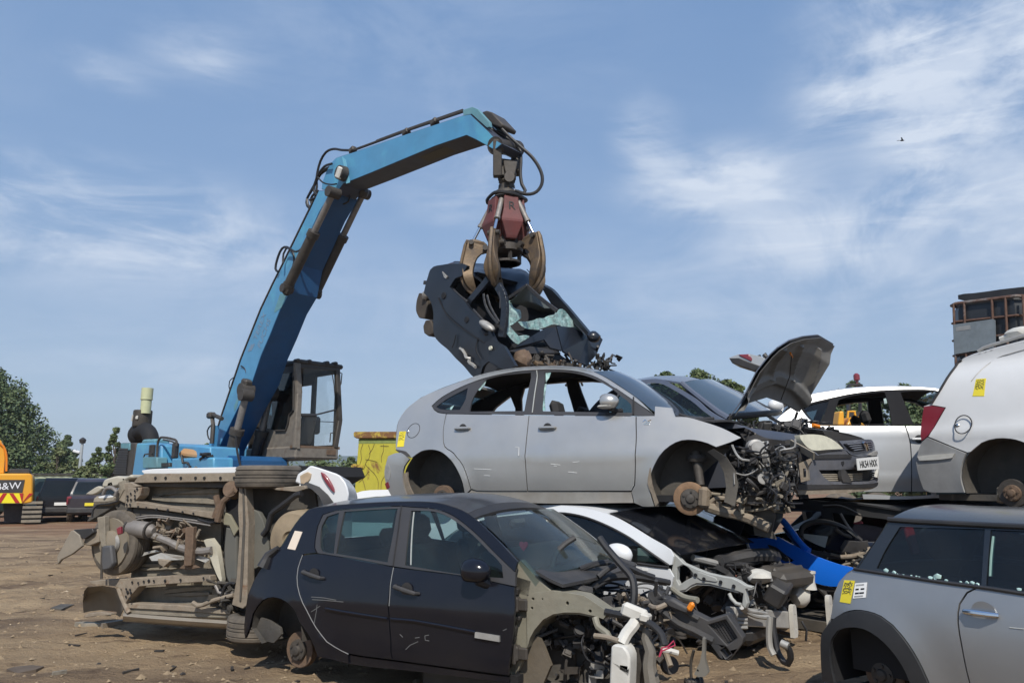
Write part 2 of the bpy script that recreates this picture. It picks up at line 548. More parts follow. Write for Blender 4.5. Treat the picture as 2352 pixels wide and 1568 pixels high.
def fill(outer, holes=(), h=0.06):
 """Triangulate a polygon with holes on a fine grid; returns points, triangles and rim loops."""
 pts, edges, loops = [], [], []
 for lp in [outer, *holes]:
  b = len(pts)
  n = len(lp)
  pts += [Vector(p[:2]) for p in lp]
  edges += [(b + i, b + (i + 1) % n) for i in range(n)]
 A = np.array([p[:2] for p in outer])
 xs = np.arange(A[:, 0].min() + h / 2, A[:, 0].max(), h)
 ys = np.arange(A[:, 1].min() + h / 2, A[:, 1].max(), h)
 if len(xs) and len(ys):
  gx, gy = np.meshgrid(xs, ys)
  gx = gx + (np.arange(len(ys)) % 2)[:, None] * h * 0.5
  gx, gy = gx.ravel(), gy.ravel()
  ok = inside(outer, gx, gy)
  for hl in holes:
   ok &= ~inside(hl, gx, gy)
  E = np.array([[*pts[a], *pts[b]] for a, b in edges])
  for x, y in zip(gx[ok], gy[ok]):
   d = np.min(np.hypot((E[:, 0] + E[:, 2]) / 2 - x, (E[:, 1] + E[:, 3]) / 2 - y))
   if d > h * 0.45:
    pts.append(Vector((x, y)))
 V, Eo, Fa, *_ = geometry.delaunay_2d_cdt(pts, edges, [], 0, 1e-5)
 T = [f for f in Fa if len(f) == 3]
 C = np.array([[(V[a].x + V[b].x + V[c].x) / 3, (V[a].y + V[b].y + V[c].y) / 3] for a, b, c in T])
 ok = inside(outer, C[:, 0], C[:, 1])
 for hl in holes:
  ok &= ~inside(hl, C[:, 0], C[:, 1])
 T = [f for f, k in zip(T, ok) if k]
 return [(p.x, p.y) for p in V], T


class MB:
 def __init__(self):
  self.v, self.f = [], []

 def add(self, vs, fs):
  b = len(self.v)
  self.v += [tuple(p) for p in vs]
  self.f += [tuple(b + i for i in f) for f in fs]
  return self

 def box(self, c, s, rot=None, bev=0.0):
  c = Vector(c)
  hx, hy, hz = s[0] / 2, s[1] / 2, s[2] / 2
  if bev > 0:
   bev = min(bev, hx * 0.9, hy * 0.9, hz * 0.9)
   vs = []
   for sx in (-1, 1):
    for sy in (-1, 1):
     for sz in (-1, 1):
      vs += [(sx * hx, sy * (hy - bev), sz * (hz - bev)), (sx * (hx - bev), sy * hy, sz * (hz - bev)),
          (sx * (hx - bev), sy * (hy - bev), sz * hz)]
   bm = bmesh.new()
   for p in vs:
    bm.verts.new(p)
   r = bmesh.ops.convex_hull(bm, input=bm.verts)
   bm.verts.index_update()
   vs = [v.co.copy() for v in bm.verts]
   fs = [[v.index for v in f.verts] for f in bm.faces]
   bm.free()
  else:
   vs = [Vector((x, y, z)) for x in (-hx, hx) for y in (-hy, hy) for z in (-hz, hz)]
   fs = [(0, 1, 3, 2), (4, 6, 7, 5), (0, 4, 5, 1), (2, 3, 7, 6), (0, 2, 6, 4), (1, 5, 7, 3)]
  if rot is not None:
   m = rot if isinstance(rot, Matrix) else Matrix.Rotation(rot[0], 3, 'X')
   if not isinstance(rot, Matrix):
    m = Matrix.Rotation(rot[2], 3, 'Z') @ Matrix.Rotation(rot[1], 3, 'Y') @ m
   vs = [m @ Vector(p) for p in vs]
  return self.add([Vector(p) + c for p in vs], fs)

 def tube(self, path, r, seg=8, cap=True, h=None):
  P = [Vector(p) for p in path]
  if h:
   P = [Vector(p) for p in spline([tuple(p) for p in P], h, corner=100)]
  n = len(P)
  rs = r if isinstance(r, (list, tuple)) else [r] * n
  if len(rs) != n:
   rs = [rs[0] + (rs[-1] - rs[0]) * i / (n - 1) for i in range(n)]
  vs, fs = [], []
  ref = None
  for i in range(n):
   d = (P[min(i + 1, n - 1)] - P[max(i - 1, 0)])
   d = d.normalized() if d.length > 0 else Vector((0, 0, 1))
   if ref is None:
    ref = d.orthogonal().normalized()
   ref = (ref - d * ref.dot(d))
   ref = ref.normalized() if ref.length > 1e-6 else d.orthogonal().normalized()
   bi = d.cross(ref)
   for k in range(seg):
    t = 2 * math.pi * k / seg
    vs.append(P[i] + (ref * math.cos(t) + bi * math.sin(t)) * rs[i])
  for i in range(n - 1):
   for k in range(seg):
    a, b = i * seg + k, i * seg + (k + 1) % seg
    fs.append((a, b, b + seg, a + seg))
  if cap:
   fs.append(tuple(reversed(range(seg))))
   fs.append(tuple((n - 1) * seg + k for k in range(seg)))
  return self.add(vs, fs)

 def bar(self, p, q, w, t, up=(0, 0, 1)):
  """A rectangular bar from p to q, w wide and t thick."""
  p, q = Vector(p), Vector(q)
  d = (q - p).normalized()
  s = d.cross(Vector(up))
  s = s.normalized() if s.length > 1e-5 else d.orthogonal().normalized()
  n = s.cross(d)
  vs = [e + s * (a * w / 2) + n * (b * t / 2) for e in (p, q) for a, b in ((-1, -1), (1, -1), (1, 1), (-1, 1))]
  return self.add(vs, [(0, 1, 2, 3), (7, 6, 5, 4), (0, 4, 5, 1), (1, 5, 6, 2), (2, 6, 7, 3), (3, 7, 4, 0)])

 def lathe(self, prof, c, axis, seg=28):
  """Turn (distance along axis, radius) points about an axis through c."""
  c, ax = Vector(c), Vector(axis).normalized()
  u = ax.orthogonal().normalized()
  w = ax.cross(u)
  vs, fs = [], []
  for (s, r) in prof:
   for k in range(seg):
    t = 2 * math.pi * k / seg
    vs.append(c + ax * s + (u * math.cos(t) + w * math.sin(t)) * r)
  for i in range(len(prof) - 1):
   for k in range(seg):
    a, b = i * seg + k, i * seg + (k + 1) % seg
    fs.append((a, a + seg, b + seg, b))
  fs.append(tuple(range(seg)))
  fs.append(tuple(reversed([(len(prof) - 1) * seg + k for k in range(seg)])))
  return self.add(vs, fs)

 def prism(self, poly, y0, y1, holes=(), h=None, yf=None, warp=None):
  """Extrude a local x-z polygon from y0 to y1."""
  V, T = fill(poly, holes, h or 9.0)
  n = len(V)
  f0 = (lambda x, z: y0) if yf is None else (lambda x, z: yf(x, z) + y0)
  f1 = (lambda x, z: y1) if yf is None else (lambda x, z: yf(x, z) + y1)
  vs = [(x, f0(x, z), z) for x, z in V] + [(x, f1(x, z), z) for x, z in V]
  if warp:
   vs = [warp(*p) for p in vs]
  fs = [t for t in T] + [tuple(n + i for i in reversed(t)) for t in T]
  cnt = {}
  for t in T:
   for i in range(3):
    e = (t[i], t[(i + 1) % 3])
    cnt[e] = cnt.get(e, 0) + 1
  for (a, b) in cnt:
   if (b, a) not in cnt:
    fs.append((b, a, n + a, n + b))
  return self.add(vs, fs)

 def sheet(self, grid, closed=False):
  """A surface through a rectangular grid of points."""
  n, m = len(grid), len(grid[0])
  vs = [p for row in grid for p in row]
  fs = [(i * m + j, i * m + j + 1, (i + 1) * m + j + 1, (i + 1) * m + j) for i in range(n - 1) for j in range(m - 1)]
  return self.add(vs, fs)

 def shell(self, grid, t, d=(0, 0, -1)):
  """The same with thickness t towards d."""
  n, m = len(grid), len(grid[0])
  d = Vector(d) * t
  up = [Vector(p) for row in grid for p in row]
  lo = [p + d for p in up]
  q = n * m
  fs = [(i * m + j, i * m + j + 1, (i + 1) * m + j + 1, (i + 1) * m + j) for i in range(n - 1) for j in range(m - 1)]
  fs += [tuple(q + k for k in reversed(f)) for f in fs]
  rim = [i for i in range(m)] + [i * m + m - 1 for i in range(1, n)] + [(n - 1) * m + j for j in range(m - 2, -1, -1)] \
   + [i * m for i in range(n - 2, 0, -1)]
  for a, b in zip(rim, rim[1:] + rim[:1]):
   fs.append((b, a, q + a, q + b))
  return self.add(up + lo, fs)

 def lump(self, c, s, seed=0, sub=2, rough=0.25, freq=2.0):
  bm = bmesh.new()
  bmesh.ops.create_icosphere(bm, subdivisions=sub, radius=1)
  off = Vector((seed * 3.7, seed * 1.3, seed * 7.1))
  for v in bm.verts:
   k = 1 + rough * mnoise.noise(v.co * freq + off)
   v.co = v.co * k
  bm.verts.index_update()
  self.add([Vector(c) + Vector((v.co.x * s[0], v.co.y * s[1], v.co.z * s[2])) for v in bm.verts],
     [[v.index for v in f.verts] for f in bm.faces])
  bm.free()
  return self

 def warp(self, fn):
  self.v = [tuple(fn(Vector(p))) for p in self.v]
  return self

 def build(self, name, material, parent=None, smooth=35, bevel=0.0, fix=True):
  me = bpy.data.meshes.new(name)
  me.from_pydata(self.v, [], self.f)
  if fix:
   bm = bmesh.new()
   bm.from_mesh(me)
   bmesh.ops.recalc_face_normals(bm, faces=bm.faces)
   bm.to_mesh(me)
   bm.free()
  me.materials.append(material)
  if smooth:
   me.polygons.foreach_set("use_smooth", [True] * len(me.polygons))
   me.set_sharp_from_angle(angle=R(smooth))
  o = bpy.data.objects.new(name, me)
  COL.objects.link(o)
  if parent is not None:
   o.parent = parent
  if bevel:
   b = o.modifiers.new("bevel", 'BEVEL')
   b.width = bevel
   b.segments = 2
   b.limit_method = 'ANGLE'
  return o


def tag(o, label=None, cat=None, group=None, kind=None):
 if label:
  o["label"] = label
 if cat:
  o["category"] = cat
 if group:
  o["group"] = group
 if kind:
  o["kind"] = kind
 return o


def thing(name, label, cat, fr=None, loc=None, group=None):
 o = bpy.data.objects.new(name, None)
 o.empty_display_size = 0.2
 COL.objects.link(o)
 if fr is not None:
  o.matrix_world = fr.mat4()
 elif loc is not None:
  o.location = loc
 return tag(o, label, cat, group)


def copy_tree(o, parent=None):
 c = o.copy()
 COL.objects.link(c)
 c.parent = parent
 for ch in list(o.children):
  copy_tree(ch, c)
 return c


def prof(pts):
 """Smooth curve through (position, value) points."""
 xs = [p[0] for p in pts]
 ys = [p[1] for p in pts]

 def f(x):
  if x <= xs[0]:
   return ys[0]
  if x >= xs[-1]:
   return ys[-1]
  for i in range(len(xs) - 1):
   if x <= xs[i + 1]:
    h = xs[i + 1] - xs[i]
    t = (x - xs[i]) / h
    m0 = (ys[i + 1] - ys[i - 1]) / (xs[i + 1] - xs[i - 1]) if i > 0 else (ys[i + 1] - ys[i]) / h
    m1 = (ys[i + 2] - ys[i]) / (xs[i + 2] - xs[i]) if i + 2 < len(xs) else (ys[i + 1] - ys[i]) / h
    return (ys[i] * (2 * t ** 3 - 3 * t ** 2 + 1) + m0 * h * (t ** 3 - 2 * t ** 2 + t)
      + ys[i + 1] * (-2 * t ** 3 + 3 * t ** 2) + m1 * h * (t ** 3 - t ** 2))
 return f


def text_mesh(name, s, size, material, parent, origin, xdir, ydir, extrude=0.002, align='CENTER'):
 """Lettering laid on a surface: origin, reading direction and up direction in the parent's axes."""
 cu = bpy.data.curves.new(name, 'FONT')
 cu.body = s
 cu.size = size
 cu.extrude = extrude
 cu.align_x = align
 cu.align_y = 'CENTER'
 tmp = bpy.data.objects.new("tmp", cu)
 COL.objects.link(tmp)
 dg = bpy.context.evaluated_depsgraph_get()
 me = bpy.data.meshes.new_from_object(tmp.evaluated_get(dg))
 bpy.data.objects.remove(tmp)
 x, y = Vector(xdir).normalized(), Vector(ydir).normalized()
 y = (y - x * x.dot(y)).normalized()
 z = x.cross(y)
 m = Matrix((x, y, z)).transposed().to_4x4()
 m.translation = Vector(origin)
 me.transform(m)
 me.materials.clear()
 me.materials.append(material)
 me.name = name
 o = bpy.data.objects.new(name, me)
 COL.objects.link(o)
 o.parent = parent
 return o


# ------------------------------------------------------------------ car building blocks
class Car:
 """A car whose flank is traced on its own side surface; y = -hw(x, z) is the flank we see, +hw the other."""

 def __init__(self, fr, root, hwz, paint, arches=(), taper=(0, 1e9, 0), crease=()):
  self.fr, self.root, self.paint = fr, root, paint
  self.pz = prof(hwz)
  self.arches, self.taper, self.crease = arches, taper, crease

 def hw(self, x, z):
  w = self.pz(z)
  xm, L, k = self.taper
  w *= 1 - k * min(1.6, abs((x - xm) / L)) ** 3
  for (ax, az, ar, amp, wid) in self.arches:
   d = math.hypot(x - ax, z - az) - ar
   if d < wid * 3:
    w += amp * math.exp(-(max(d, 0) / wid) ** 2)
  for (z0, sl, amp, wid) in self.crease:
   w += amp * math.exp(-((z - z0 - sl * x) / wid) ** 2)
  return w

 def tr(self, pts, h=0.06, closed=True, corner=38):
  return spline(self.fr.xzf(pts, self.hw), h, closed, corner)

 def panel(self, name, pts, holes=(), material=None, off=0.0, t=0.022, gap=0.005, h=0.06, both=False, parent=None, warp=None):
  """A body panel on the flank: traced outline, thickness t, set off outward by off."""
  poly = inset(self.tr(pts, h), gap) if gap else self.tr(pts, h)
  hs = [self.tr(q, h) for q in holes]
  mb = MB().prism(poly, -off, t - off, hs, h, lambda x, z: -self.hw(x, z), warp)
  if both:
   mb.prism(poly, off, off - t, hs, h, lambda x, z: self.hw(x, z))
  return mb.build(name, material or self.paint, parent or self.root)

 def far(self, name, polys, material=None, t=0.02, h=0.12, lining=True):
  """The other flank, one panel per (outline, holes), with a dark lining inside."""
  for k, (pts, holes) in enumerate(polys):
   o, hs = self.tr(pts, h), [self.tr(q, h) for q in holes]
   p = MB().prism(o, 0, -t, hs, h, lambda x, z: self.hw(x, z)).build(name, material or self.paint, self.root)
   if lining:
    MB().prism(inset(o, .02), -t - .004, -t - .02, [inset(q, -.012) for q in hs], h, lambda x, z: self.hw(x, z)).build("lining", M_INNER, p)

 def edge(self, pts, h=0.06, off=0.0, corner=38):
  """A traced line as points on the near flank."""
  return [Vector((x, -self.hw(x, z) - off, z)) for x, z in self.tr(pts, h, False, corner)]

 def across(self, name, pts, material=None, crown=0.03, bow=0.0, n=14, t=0.02, h=0.06, inn=0.0, corner=38, parent=None, ends=1.0, lines=None, warp=None):
  """A surface from the near flank's traced line to its mirror image (roof, bonnet, windscreen, tailgate)."""
  ln = lines or self.edge(pts, h, -inn, corner)
  grid = []
  for p in ln:
   row = []
   for k in range(n + 1):
    s = -1 + 2 * k / n
    c = 1 - abs(s) ** 2.4
    row.append(Vector((p.x + bow * c, p.y * -s, p.z + crown * c)))
   grid.append(row)
  if warp:
   grid = [[warp(q) for q in row] for row in grid]
  o = MB().shell(grid, t).build(name, material or self.paint, parent or self.root)
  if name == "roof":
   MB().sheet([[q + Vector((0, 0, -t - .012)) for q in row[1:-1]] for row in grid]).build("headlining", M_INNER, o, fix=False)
  return o

 def liner(self, name, pts, depth=0.26, material=None, both=True):
  """Wheel wells: the traced arch carried inboard and closed, one part per side."""
  ln = self.tr(pts, 0.06, False)
  for s in ((-1, 1) if both else (-1,)):
   q = [(x, s * (self.hw(x, z) - depth), z) for x, z in ln]
   mb = MB().sheet([[(x, s * (self.hw(x, z) - 0.012), z) for x, z in ln], q])
   mb.f.append(tuple(range(len(ln), 2 * len(ln))))
   mb.build(name, material or M_UNDERD, self.root, fix=False)

 def hub(self, x, z, r=0.125, rust=M_RUST, out=0.10, drum=False, both=True, name="brake_drum", tilt=(0, 0, 0), face=M_DARKSTEEL):
  for s in ((-1, 1) if both else (-1,)):
   y = s * (self.hw(x, z) - out)
   ax = Vector((tilt[0], s, tilt[2]))
   d = 0.06 if drum else 0.022
   o = MB().lathe([(-d, r * 0.9), (-d, r), (-d * .5, r), (-d * .5, r * .97), (-d * .2, r * .97), (-d * .2, r), (0, r), (0.004, r * 0.96), (0.004, r * .62)], (x, y, z), ax).build(name, rust, self.root)
   m = MB().lathe([(0, r * 0.6), (0.03, r * 0.56), (0.035, r * 0.3), (0.05, r * 0.24), (0.055, r * 0.1)], (x, y, z), ax, 20)
   u = ax.orthogonal().normalized()
   w = ax.normalized().cross(u)
   for k in range(5):
    t = 2 * math.pi * k / 5
    c = Vector((x, y, z)) + (u * math.cos(t) + w * math.sin(t)) * r * 0.42
    m.tube([c, c + ax.normalized() * 0.045], 0.011, 6)
   m.build("hub", face, o)
  return o

 def seat(self, x, y, z, w=0.46, back=0.62, material=M_SEAT):
  mb = MB()
  mb.box((x, y, z + 0.07), (0.5, w, 0.16), (0, -0.12, 0), 0.05)
  mb.box((x - 0.32, y, z + 0.12 + back / 2), (0.13, w, back), (0, -0.32, 0), 0.05)
  o = mb.build("seat", material, self.root)
  hx = x - 0.32 - 0.32 * (back / 2 + 0.14)
  MB().box((hx, y, z + back + 0.24), (0.10, 0.26, 0.18), (0, -0.25, 0), 0.045).tube(
   [(hx + .02, y - .06, z + back + .05), (hx, y - .06, z + back + .2)], .008, 6).tube(
   [(hx + .02, y + .06, z + back + .05), (hx, y + .06, z + back + .2)], .008, 6).build("headrest", material, o)
  return o

 def handle(self, uv, L=0.17, material=None, dz=0.0, off=0.03, cup=True):
  """A pull handle on the flank with its recess behind it."""
  x, z = self.fr.xzf([uv], self.hw)[0]
  y = -self.hw(x, z)
  mb = MB()
  ln = [(x - L / 2, y + .005, z + dz), (x - L * .42, y - off, z + dz * .9), (x, y - off * 1.25, z), (x + L * .42, y - off, z - dz * .9), (x + L / 2, y + .005, z - dz)]
  mb.tube(ln, [0.012, 0.016, 0.017, 0.015, 0.010], 8)
  o = mb.build("door_handle", material or self.paint, self.root)
  if cup:
   MB().lathe([(0.0, 0.002), (0.0, 0.042), (0.012, 0.050), (0.012, 0.002)], (x, y + 0.006, z), (0, -1, 0), 18).build("handle_cup", M_TRIM, o)
  return o

 def spot(self, uv, off=0.0):
  x, z = self.fr.xzf([uv], self.hw)[0]
  return Vector((x, -self.hw(x, z) - off, z))

 def decal(self, name, pts, material, off=0.004, t=0.003):
  poly = self.fr.xzf(pts, self.hw)
  return MB().prism(poly, -off, t - off, (), 0.08, lambda x, z: -self.hw(x, z)).build(name, material, self.root)


def arc(cx, cy, rx, ry, a0, a1, n):
 return [(cx + rx * math.cos(R(a0 + (a1 - a0) * i / n)), cy + ry * math.sin(R(a0 + (a1 - a0) * i / n))) for i in range(n + 1)]


def wheel(mbt, c, axis, r, w, seg=36):
 """Tyre profile with grooves."""
 h = w / 2
 return mbt.lathe([(-h * .8, r * .62), (-h, r * .72), (-h, r * .88), (-h * .86, r * .97), (-h * .62, r), (-h * .6, r * .975), (-h * .5, r * .975), (-h * .48, r),
       (-h * .2, r), (-h * .18, r * .975), (-h * .08, r * .975), (-h * .06, r), (h * .06, r), (h * .08, r * .975), (h * .18, r * .975), (h * .2, r), (h * .48, r), (h * .5, r * .975), (h * .6, r * .975), (h * .62, r), (h * .86, r * .97), (h, r * .88), (h, r * .72), (h * .8, r * .62)], c, axis, seg)


def coons(c0, c1, d0, d1, n=12, m=12, bow=None):
 """A smooth patch between four edge lines: c0 and c1 run side by side, d0 joins their starts and d1 their ends."""
 def ev(line, t):
  P = [Vector(p) for p in line]
  L = [0.0]
  for a, b in zip(P, P[1:]):
   L.append(L[-1] + (b - a).length)
  s = t * L[-1]
  for i in range(len(P) - 1):
   if s <= L[i + 1] + 1e-9:
    return P[i].lerp(P[i + 1], (s - L[i]) / max(1e-9, L[i + 1] - L[i]))
  return P[-1]
 g = []
 for i in range(n + 1):
  u = i / n
  row = []
  for j in range(m + 1):
   v = j / m
   p = (ev(c0, u) * (1 - v) + ev(c1, u) * v + ev(d0, v) * (1 - u) + ev(d1, v) * u
     - (Vector(c0[0]) * (1 - u) * (1 - v) + Vector(c0[-1]) * u * (1 - v) + Vector(c1[0]) * (1 - u) * v + Vector(c1[-1]) * u * v))
   if bow:
    p = p + bow(u, v)
   row.append(p)
  g.append(row)
 return g


def clutter(root, name, lo, hi, n, seed, material, kinds="bbtl", parent=None, big=1.0):
 """A packed heap of machine pieces inside a box of the car's own axes: castings, covers, pipes."""
 rnd = random.Random(seed)
 mb = MB()
 lo, hi = Vector(lo), Vector(hi)
 for _ in range(n):
  c = Vector([rnd.uniform(lo[i], hi[i]) for i in range(3)])
  k = rnd.choice(kinds)
  s = [rnd.uniform(0.025, 0.085) * big for _ in range(3)]
  e = (rnd.uniform(-.5, .5), rnd.uniform(-.5, .5), rnd.uniform(-1, 1))
  m = Matrix.Rotation(e[2], 3, 'Z') @ Matrix.Rotation(e[1], 3, 'Y') @ Matrix.Rotation(e[0], 3, 'X')
  if k == 'b':                                     # ribbed cover
   mb.box(c, s, m, 0.008)
   nr = rnd.randint(0, 4)
   for q in range(nr):
    mb.box(c + m @ Vector((s[0] * ((q + .5) / nr - .5), 0, 0)), (s[0] * .08, s[1] * 1.12, s[2] * 1.12), m)
   if rnd.random() < .4:
    mb.lathe([(0, .012 * big), (.03 * big, .012 * big)], c + m @ Vector((0, 0, s[2] / 2)), m @ Vector((0, 0, 1)), 8)
  elif k == 'p':                                   # folded bracket
   w, L = s[0], s[1] * 2
   mb.box(c, (w, L, .006), m).box(c + m @ Vector((w / 2, 0, .02)), (.006, L, .045), m)
   mb.box(c + m @ Vector((0, L / 2, -.02)), (w, .006, .05), m)
  elif k == 't':
   d = Vector([rnd.uniform(-1, 1) for _ in range(3)]).normalized() * rnd.uniform(.06, .18) * big
   mb.tube([c - d, c + Vector([rnd.uniform(-.05, .05) for _ in range(3)]), c + d], rnd.uniform(.006, .02) * big, 7, h=.03)
  elif k == 'c':                                   # pulley or cap
   d = Vector([rnd.uniform(-1, 1) for _ in range(3)]).normalized()
   q = rnd.uniform(.02, .045) * big
   mb.lathe([(-.4 * q, .5 * q), (-.4 * q, q), (-.15 * q, q), (-.1 * q, .85 * q), (.1 * q, .85 * q), (.15 * q, q), (.4 * q, q), (.4 * q, .6 * q), (.6 * q, .3 * q)], c, d, 14)
  else:
   mb.lump(c, [q * .45 for q in s], seed=rnd.random() * 50, sub=2, rough=.7, freq=2.6)
 return mb.build(name, material, parent or root)


def wires(root, name, lo, hi, n, seed, material, r=(0.004, 0.010), length=4, parent=None):
 rnd = random.Random(seed)
 mb = MB()
 lo, hi = Vector(lo), Vector(hi)
 for _ in range(n):
  p = Vector([rnd.uniform(lo[i], hi[i]) for i in range(3)])
  path = [p]
  d = Vector([rnd.uniform(-1, 1) for _ in range(3)])
  for k in range(length):
   d = (d + Vector([rnd.uniform(-1, 1) for _ in range(3)]) * .9).normalized()
   p = p + d * rnd.uniform(.05, .13)
   p = Vector([min(max(p[i], lo[i] - .03), hi[i] + .03) for i in range(3)])
   path.append(p)
  mb.tube(path, rnd.uniform(*r), 6, h=.03)
 return mb.build(name, material, parent or root)


# ------------------------------------------------------------------ ground and land
def gx(u, Y):
 return at(u, HOR, Y).x


def gz(v, Y):
 return at(CX, v, Y).z


def ground_h(x, y):
 n = mnoise.noise
 k = 1.0 / (1 + (y / 40.0) ** 2)
 h = 0.08 * n(Vector((x * 0.35, y * 0.35, 0))) + 0.045 * n(Vector((x * 0.55, y * 2.0, 3))) + 0.020 * n(Vector((x * 1.9, y * 3.1, 7)))
 h += 0.034 * n(Vector((x * 5, y * 5.5, 11))) + 0.014 * n(Vector((x * 12, y * 12, 5)))
 for a, o, w in ((.42, 1.2, .16), (.42, 2.9, .16), (-.22, 9.6, .2), (-.22, 11.3, .2), (.10, 7.2, .14)):
  d = (x * math.sin(a) + y * math.cos(a)) - o - 5 + .25 * n(Vector((x * .3, o, 2)))
  h += .035 * (math.exp(-((abs(d) - w * 1.5) / (w * .6)) ** 2) - 1.1 * math.exp(-(d / w) ** 2)) * (.6 + .5 * n(Vector((x * 3.1, y * .8, o))))
 return h * k


def graded(a, b, step, far0, far1, grow):
 xs = list(np.arange(a, b, step))
 s, x = step, b
 while x < far1:
  xs.append(x)
  s *= grow
  x += s
 s, x = step, a
 left = []
 while x > far0:
  s *= grow
  x -= s
  left.append(x)
 return sorted(left) + xs


def ground_mat():
 m = bpy.data.materials.new("packed_dirt")
 m.use_nodes = True
 t = m.node_tree
 b = t.nodes["Principled BSDF"]
 b.inputs["Roughness"].default_value = 0.95
 b.inputs["Specular IOR Level"].default_value = 0.2
 tc = NN(t, "ShaderNodeTexCoord")

 def nz(scale, detail, rough, st=(1, 1, 1), dist=0.0):
  mp = NN(t, "ShaderNodeMapping")
  mp.inputs["Scale"].default_value = st
  t.links.new(tc.outputs["Object"], mp.inputs[0])
  n = NN(t, "ShaderNodeTexNoise")
  n.inputs["Scale"].default_value = scale
  n.inputs["Detail"].default_value = detail
  n.inputs["Roughness"].default_value = rough
  n.inputs["Distortion"].default_value = dist
  t.links.new(mp.outputs[0], n.inputs["Vector"])
  return n.outputs[0]

 def rg(v, lo, hi, a=0.0, c=1.0):
  r = NN(t, "ShaderNodeMapRange")
  r.inputs["From Min"].default_value = lo
  r.inputs["From Max"].default_value = hi
  r.inputs["To Min"].default_value = a
  r.inputs["To Max"].default_value = c
  t.links.new(v, r.inputs[0])
  return r.outputs[0]

 def mix(f, a, c):
  x = NN(t, "ShaderNodeMix", data_type='RGBA')
  t.links.new(f, x.inputs[0])
  for i, q in ((6, a), (7, c)):
   if isinstance(q, tuple):
    x.inputs[i].default_value = (*q, 1)
   else:
    t.links.new(q, x.inputs[i])
  return x.outputs[2]
 c = mix(rg(nz(0.7, 8, 0.6, (1, 1.6, 1)), 0.35, 0.65), (0.400, 0.292, 0.180), (0.285, 0.200, 0.120))
 c = mix(rg(nz(0.45, 9, 0.62, (0.7, 2.2, 1), 0.5), 0.47, 0.64, 0, 0.85), c, (0.135, 0.093, 0.064))
 c = mix(rg(nz(2.6, 8, 0.66, (0.6, 2.2, 1), 0.4), 0.54, 0.66, 0, 0.8), c, (0.105, 0.070, 0.047))
 c = mix(rg(nz(6.0, 8, 0.7), 0.60, 0.72, 0, 0.65), c, (0.39, 0.295, 0.185))
 c = mix(rg(nz(34.0, 5, 0.7), 0.62, 0.70, 0, 0.8), c, (0.07, 0.048, 0.034))
 c = mix(rg(nz(50.0, 4, 0.7, (1, 1.2, 1)), 0.68, 0.74, 0, 0.8), c, (0.42, 0.34, 0.24))
 # far reach of the yard: redder crushed brick
 sp = NN(t, "ShaderNodeSeparateXYZ")
 t.links.new(tc.outputs["Object"], sp.inputs[0])
 far = math_node(t, 'MULTIPLY', rg(sp.outputs[1], 20, 26), rg(nz(0.5, 6, 0.6), 0.3, 0.6))
 c = mix(far, c, (0.21, 0.105, 0.062))
 t.links.new(c, b.inputs["Base Color"])
 bp = NN(t, "ShaderNodeBump")
 bp.inputs["Strength"].default_value = 1.0
 bp.inputs["Distance"].default_value = 0.05
 hsum = math_node(t, 'ADD', nz(9, 8, 0.7, (0.8, 1.6, 1)), math_node(t, 'MULTIPLY', nz(45, 5, 0.7), 0.5))
 t.links.new(hsum, bp.inputs["Height"])
 t.links.new(bp.outputs[0], b.inputs["Normal"])
 return m


def build_ground():
 xs = graded(-8, 5, 0.085, -2300, 2300, 1.13)
 ys = graded(3.0, 13, 0.085, -40, 2400, 1.11)
 vs = [(x, y, ground_h(x, y)) for y in ys for x in xs]
 m = len(xs)
 fs = [(j * m + i, j * m + i + 1, (j + 1) * m + i + 1, (j + 1) * m + i) for j in range(len(ys) - 1) for i in range(m - 1)]
 mb = MB()
 mb.v, mb.f = vs, fs
 o = mb.build("ground", ground_mat(), smooth=80, fix=False)
 o["kind"] = "structure"


build_ground()


def build_hill():
 mb = MB()
 g = []
 for j in range(7):
  row = []
  for i in range(60):
   u = 200 + i * 20
   Y = 1500 + j * 120
   tp = 1033 + 16 * math.sin(i * 0.21 + 1) + 9 * mnoise.noise(Vector((i * .3, 3, 1))) + abs(u - 800) * 0.035
   z = gz(tp, 1860) * max(0, 1 - abs(j - 3) / 3.0) ** 0.7
   row.append((gx(u, Y), Y, z if j not in (0, 6) else -5))
  g.append(row)
 mb.sheet(g)
 m = mat("wooded_hill", (0.045, 0.075, 0.045), 0.95, var=0.3, dscale=0.004, spec=0.1)
 mb.build("distant_hill", m, smooth=80)["kind"] = "structure"


build_hill()


def leaf_mat(name, c1, c2, c3):
 m = bpy.data.materials.new(name)
 m.use_nodes = True
 t = m.node_tree
 b = t.nodes["Principled BSDF"]
 b.inputs["Roughness"].default_value = 0.6
 b.inputs["Specular IOR Level"].default_value = 0.25
 geo = NN(t, "ShaderNodeNewGeometry")
 tc = NN(t, "ShaderNodeTexCoord")
 n = NN(t, "ShaderNodeTexNoise")
 n.inputs["Scale"].default_value = 0.9
 n.inputs["Detail"].default_value = 3
 t.links.new(tc.outputs["Object"], n.inputs["Vector"])
 x = NN(t, "ShaderNodeMix", data_type='RGBA')
 r = NN(t, "ShaderNodeMapRange")
 r.inputs["From Min"].default_value = 0.38
 r.inputs["From Max"].default_value = 0.62
 t.links.new(n.outputs[0], r.inputs[0])
 t.links.new(r.outputs[0], x.inputs[0])
 x.inputs[6].default_value = (*c1, 1)
 x.inputs[7].default_value = (*c2, 1)
 y = NN(t, "ShaderNodeMix", data_type='RGBA')
 t.links.new(math_node(t, 'MULTIPLY', math_node(t, 'POWER', geo.outputs["Random Per Island"], 2.0), 0.7), y.inputs[0])
 t.links.new(x.outputs[2], y.inputs[6])
 y.inputs[7].default_value = (*c3, 1)
 t.links.new(y.outputs[2], b.inputs["Base Color"])
 MATS[name] = m
 return m


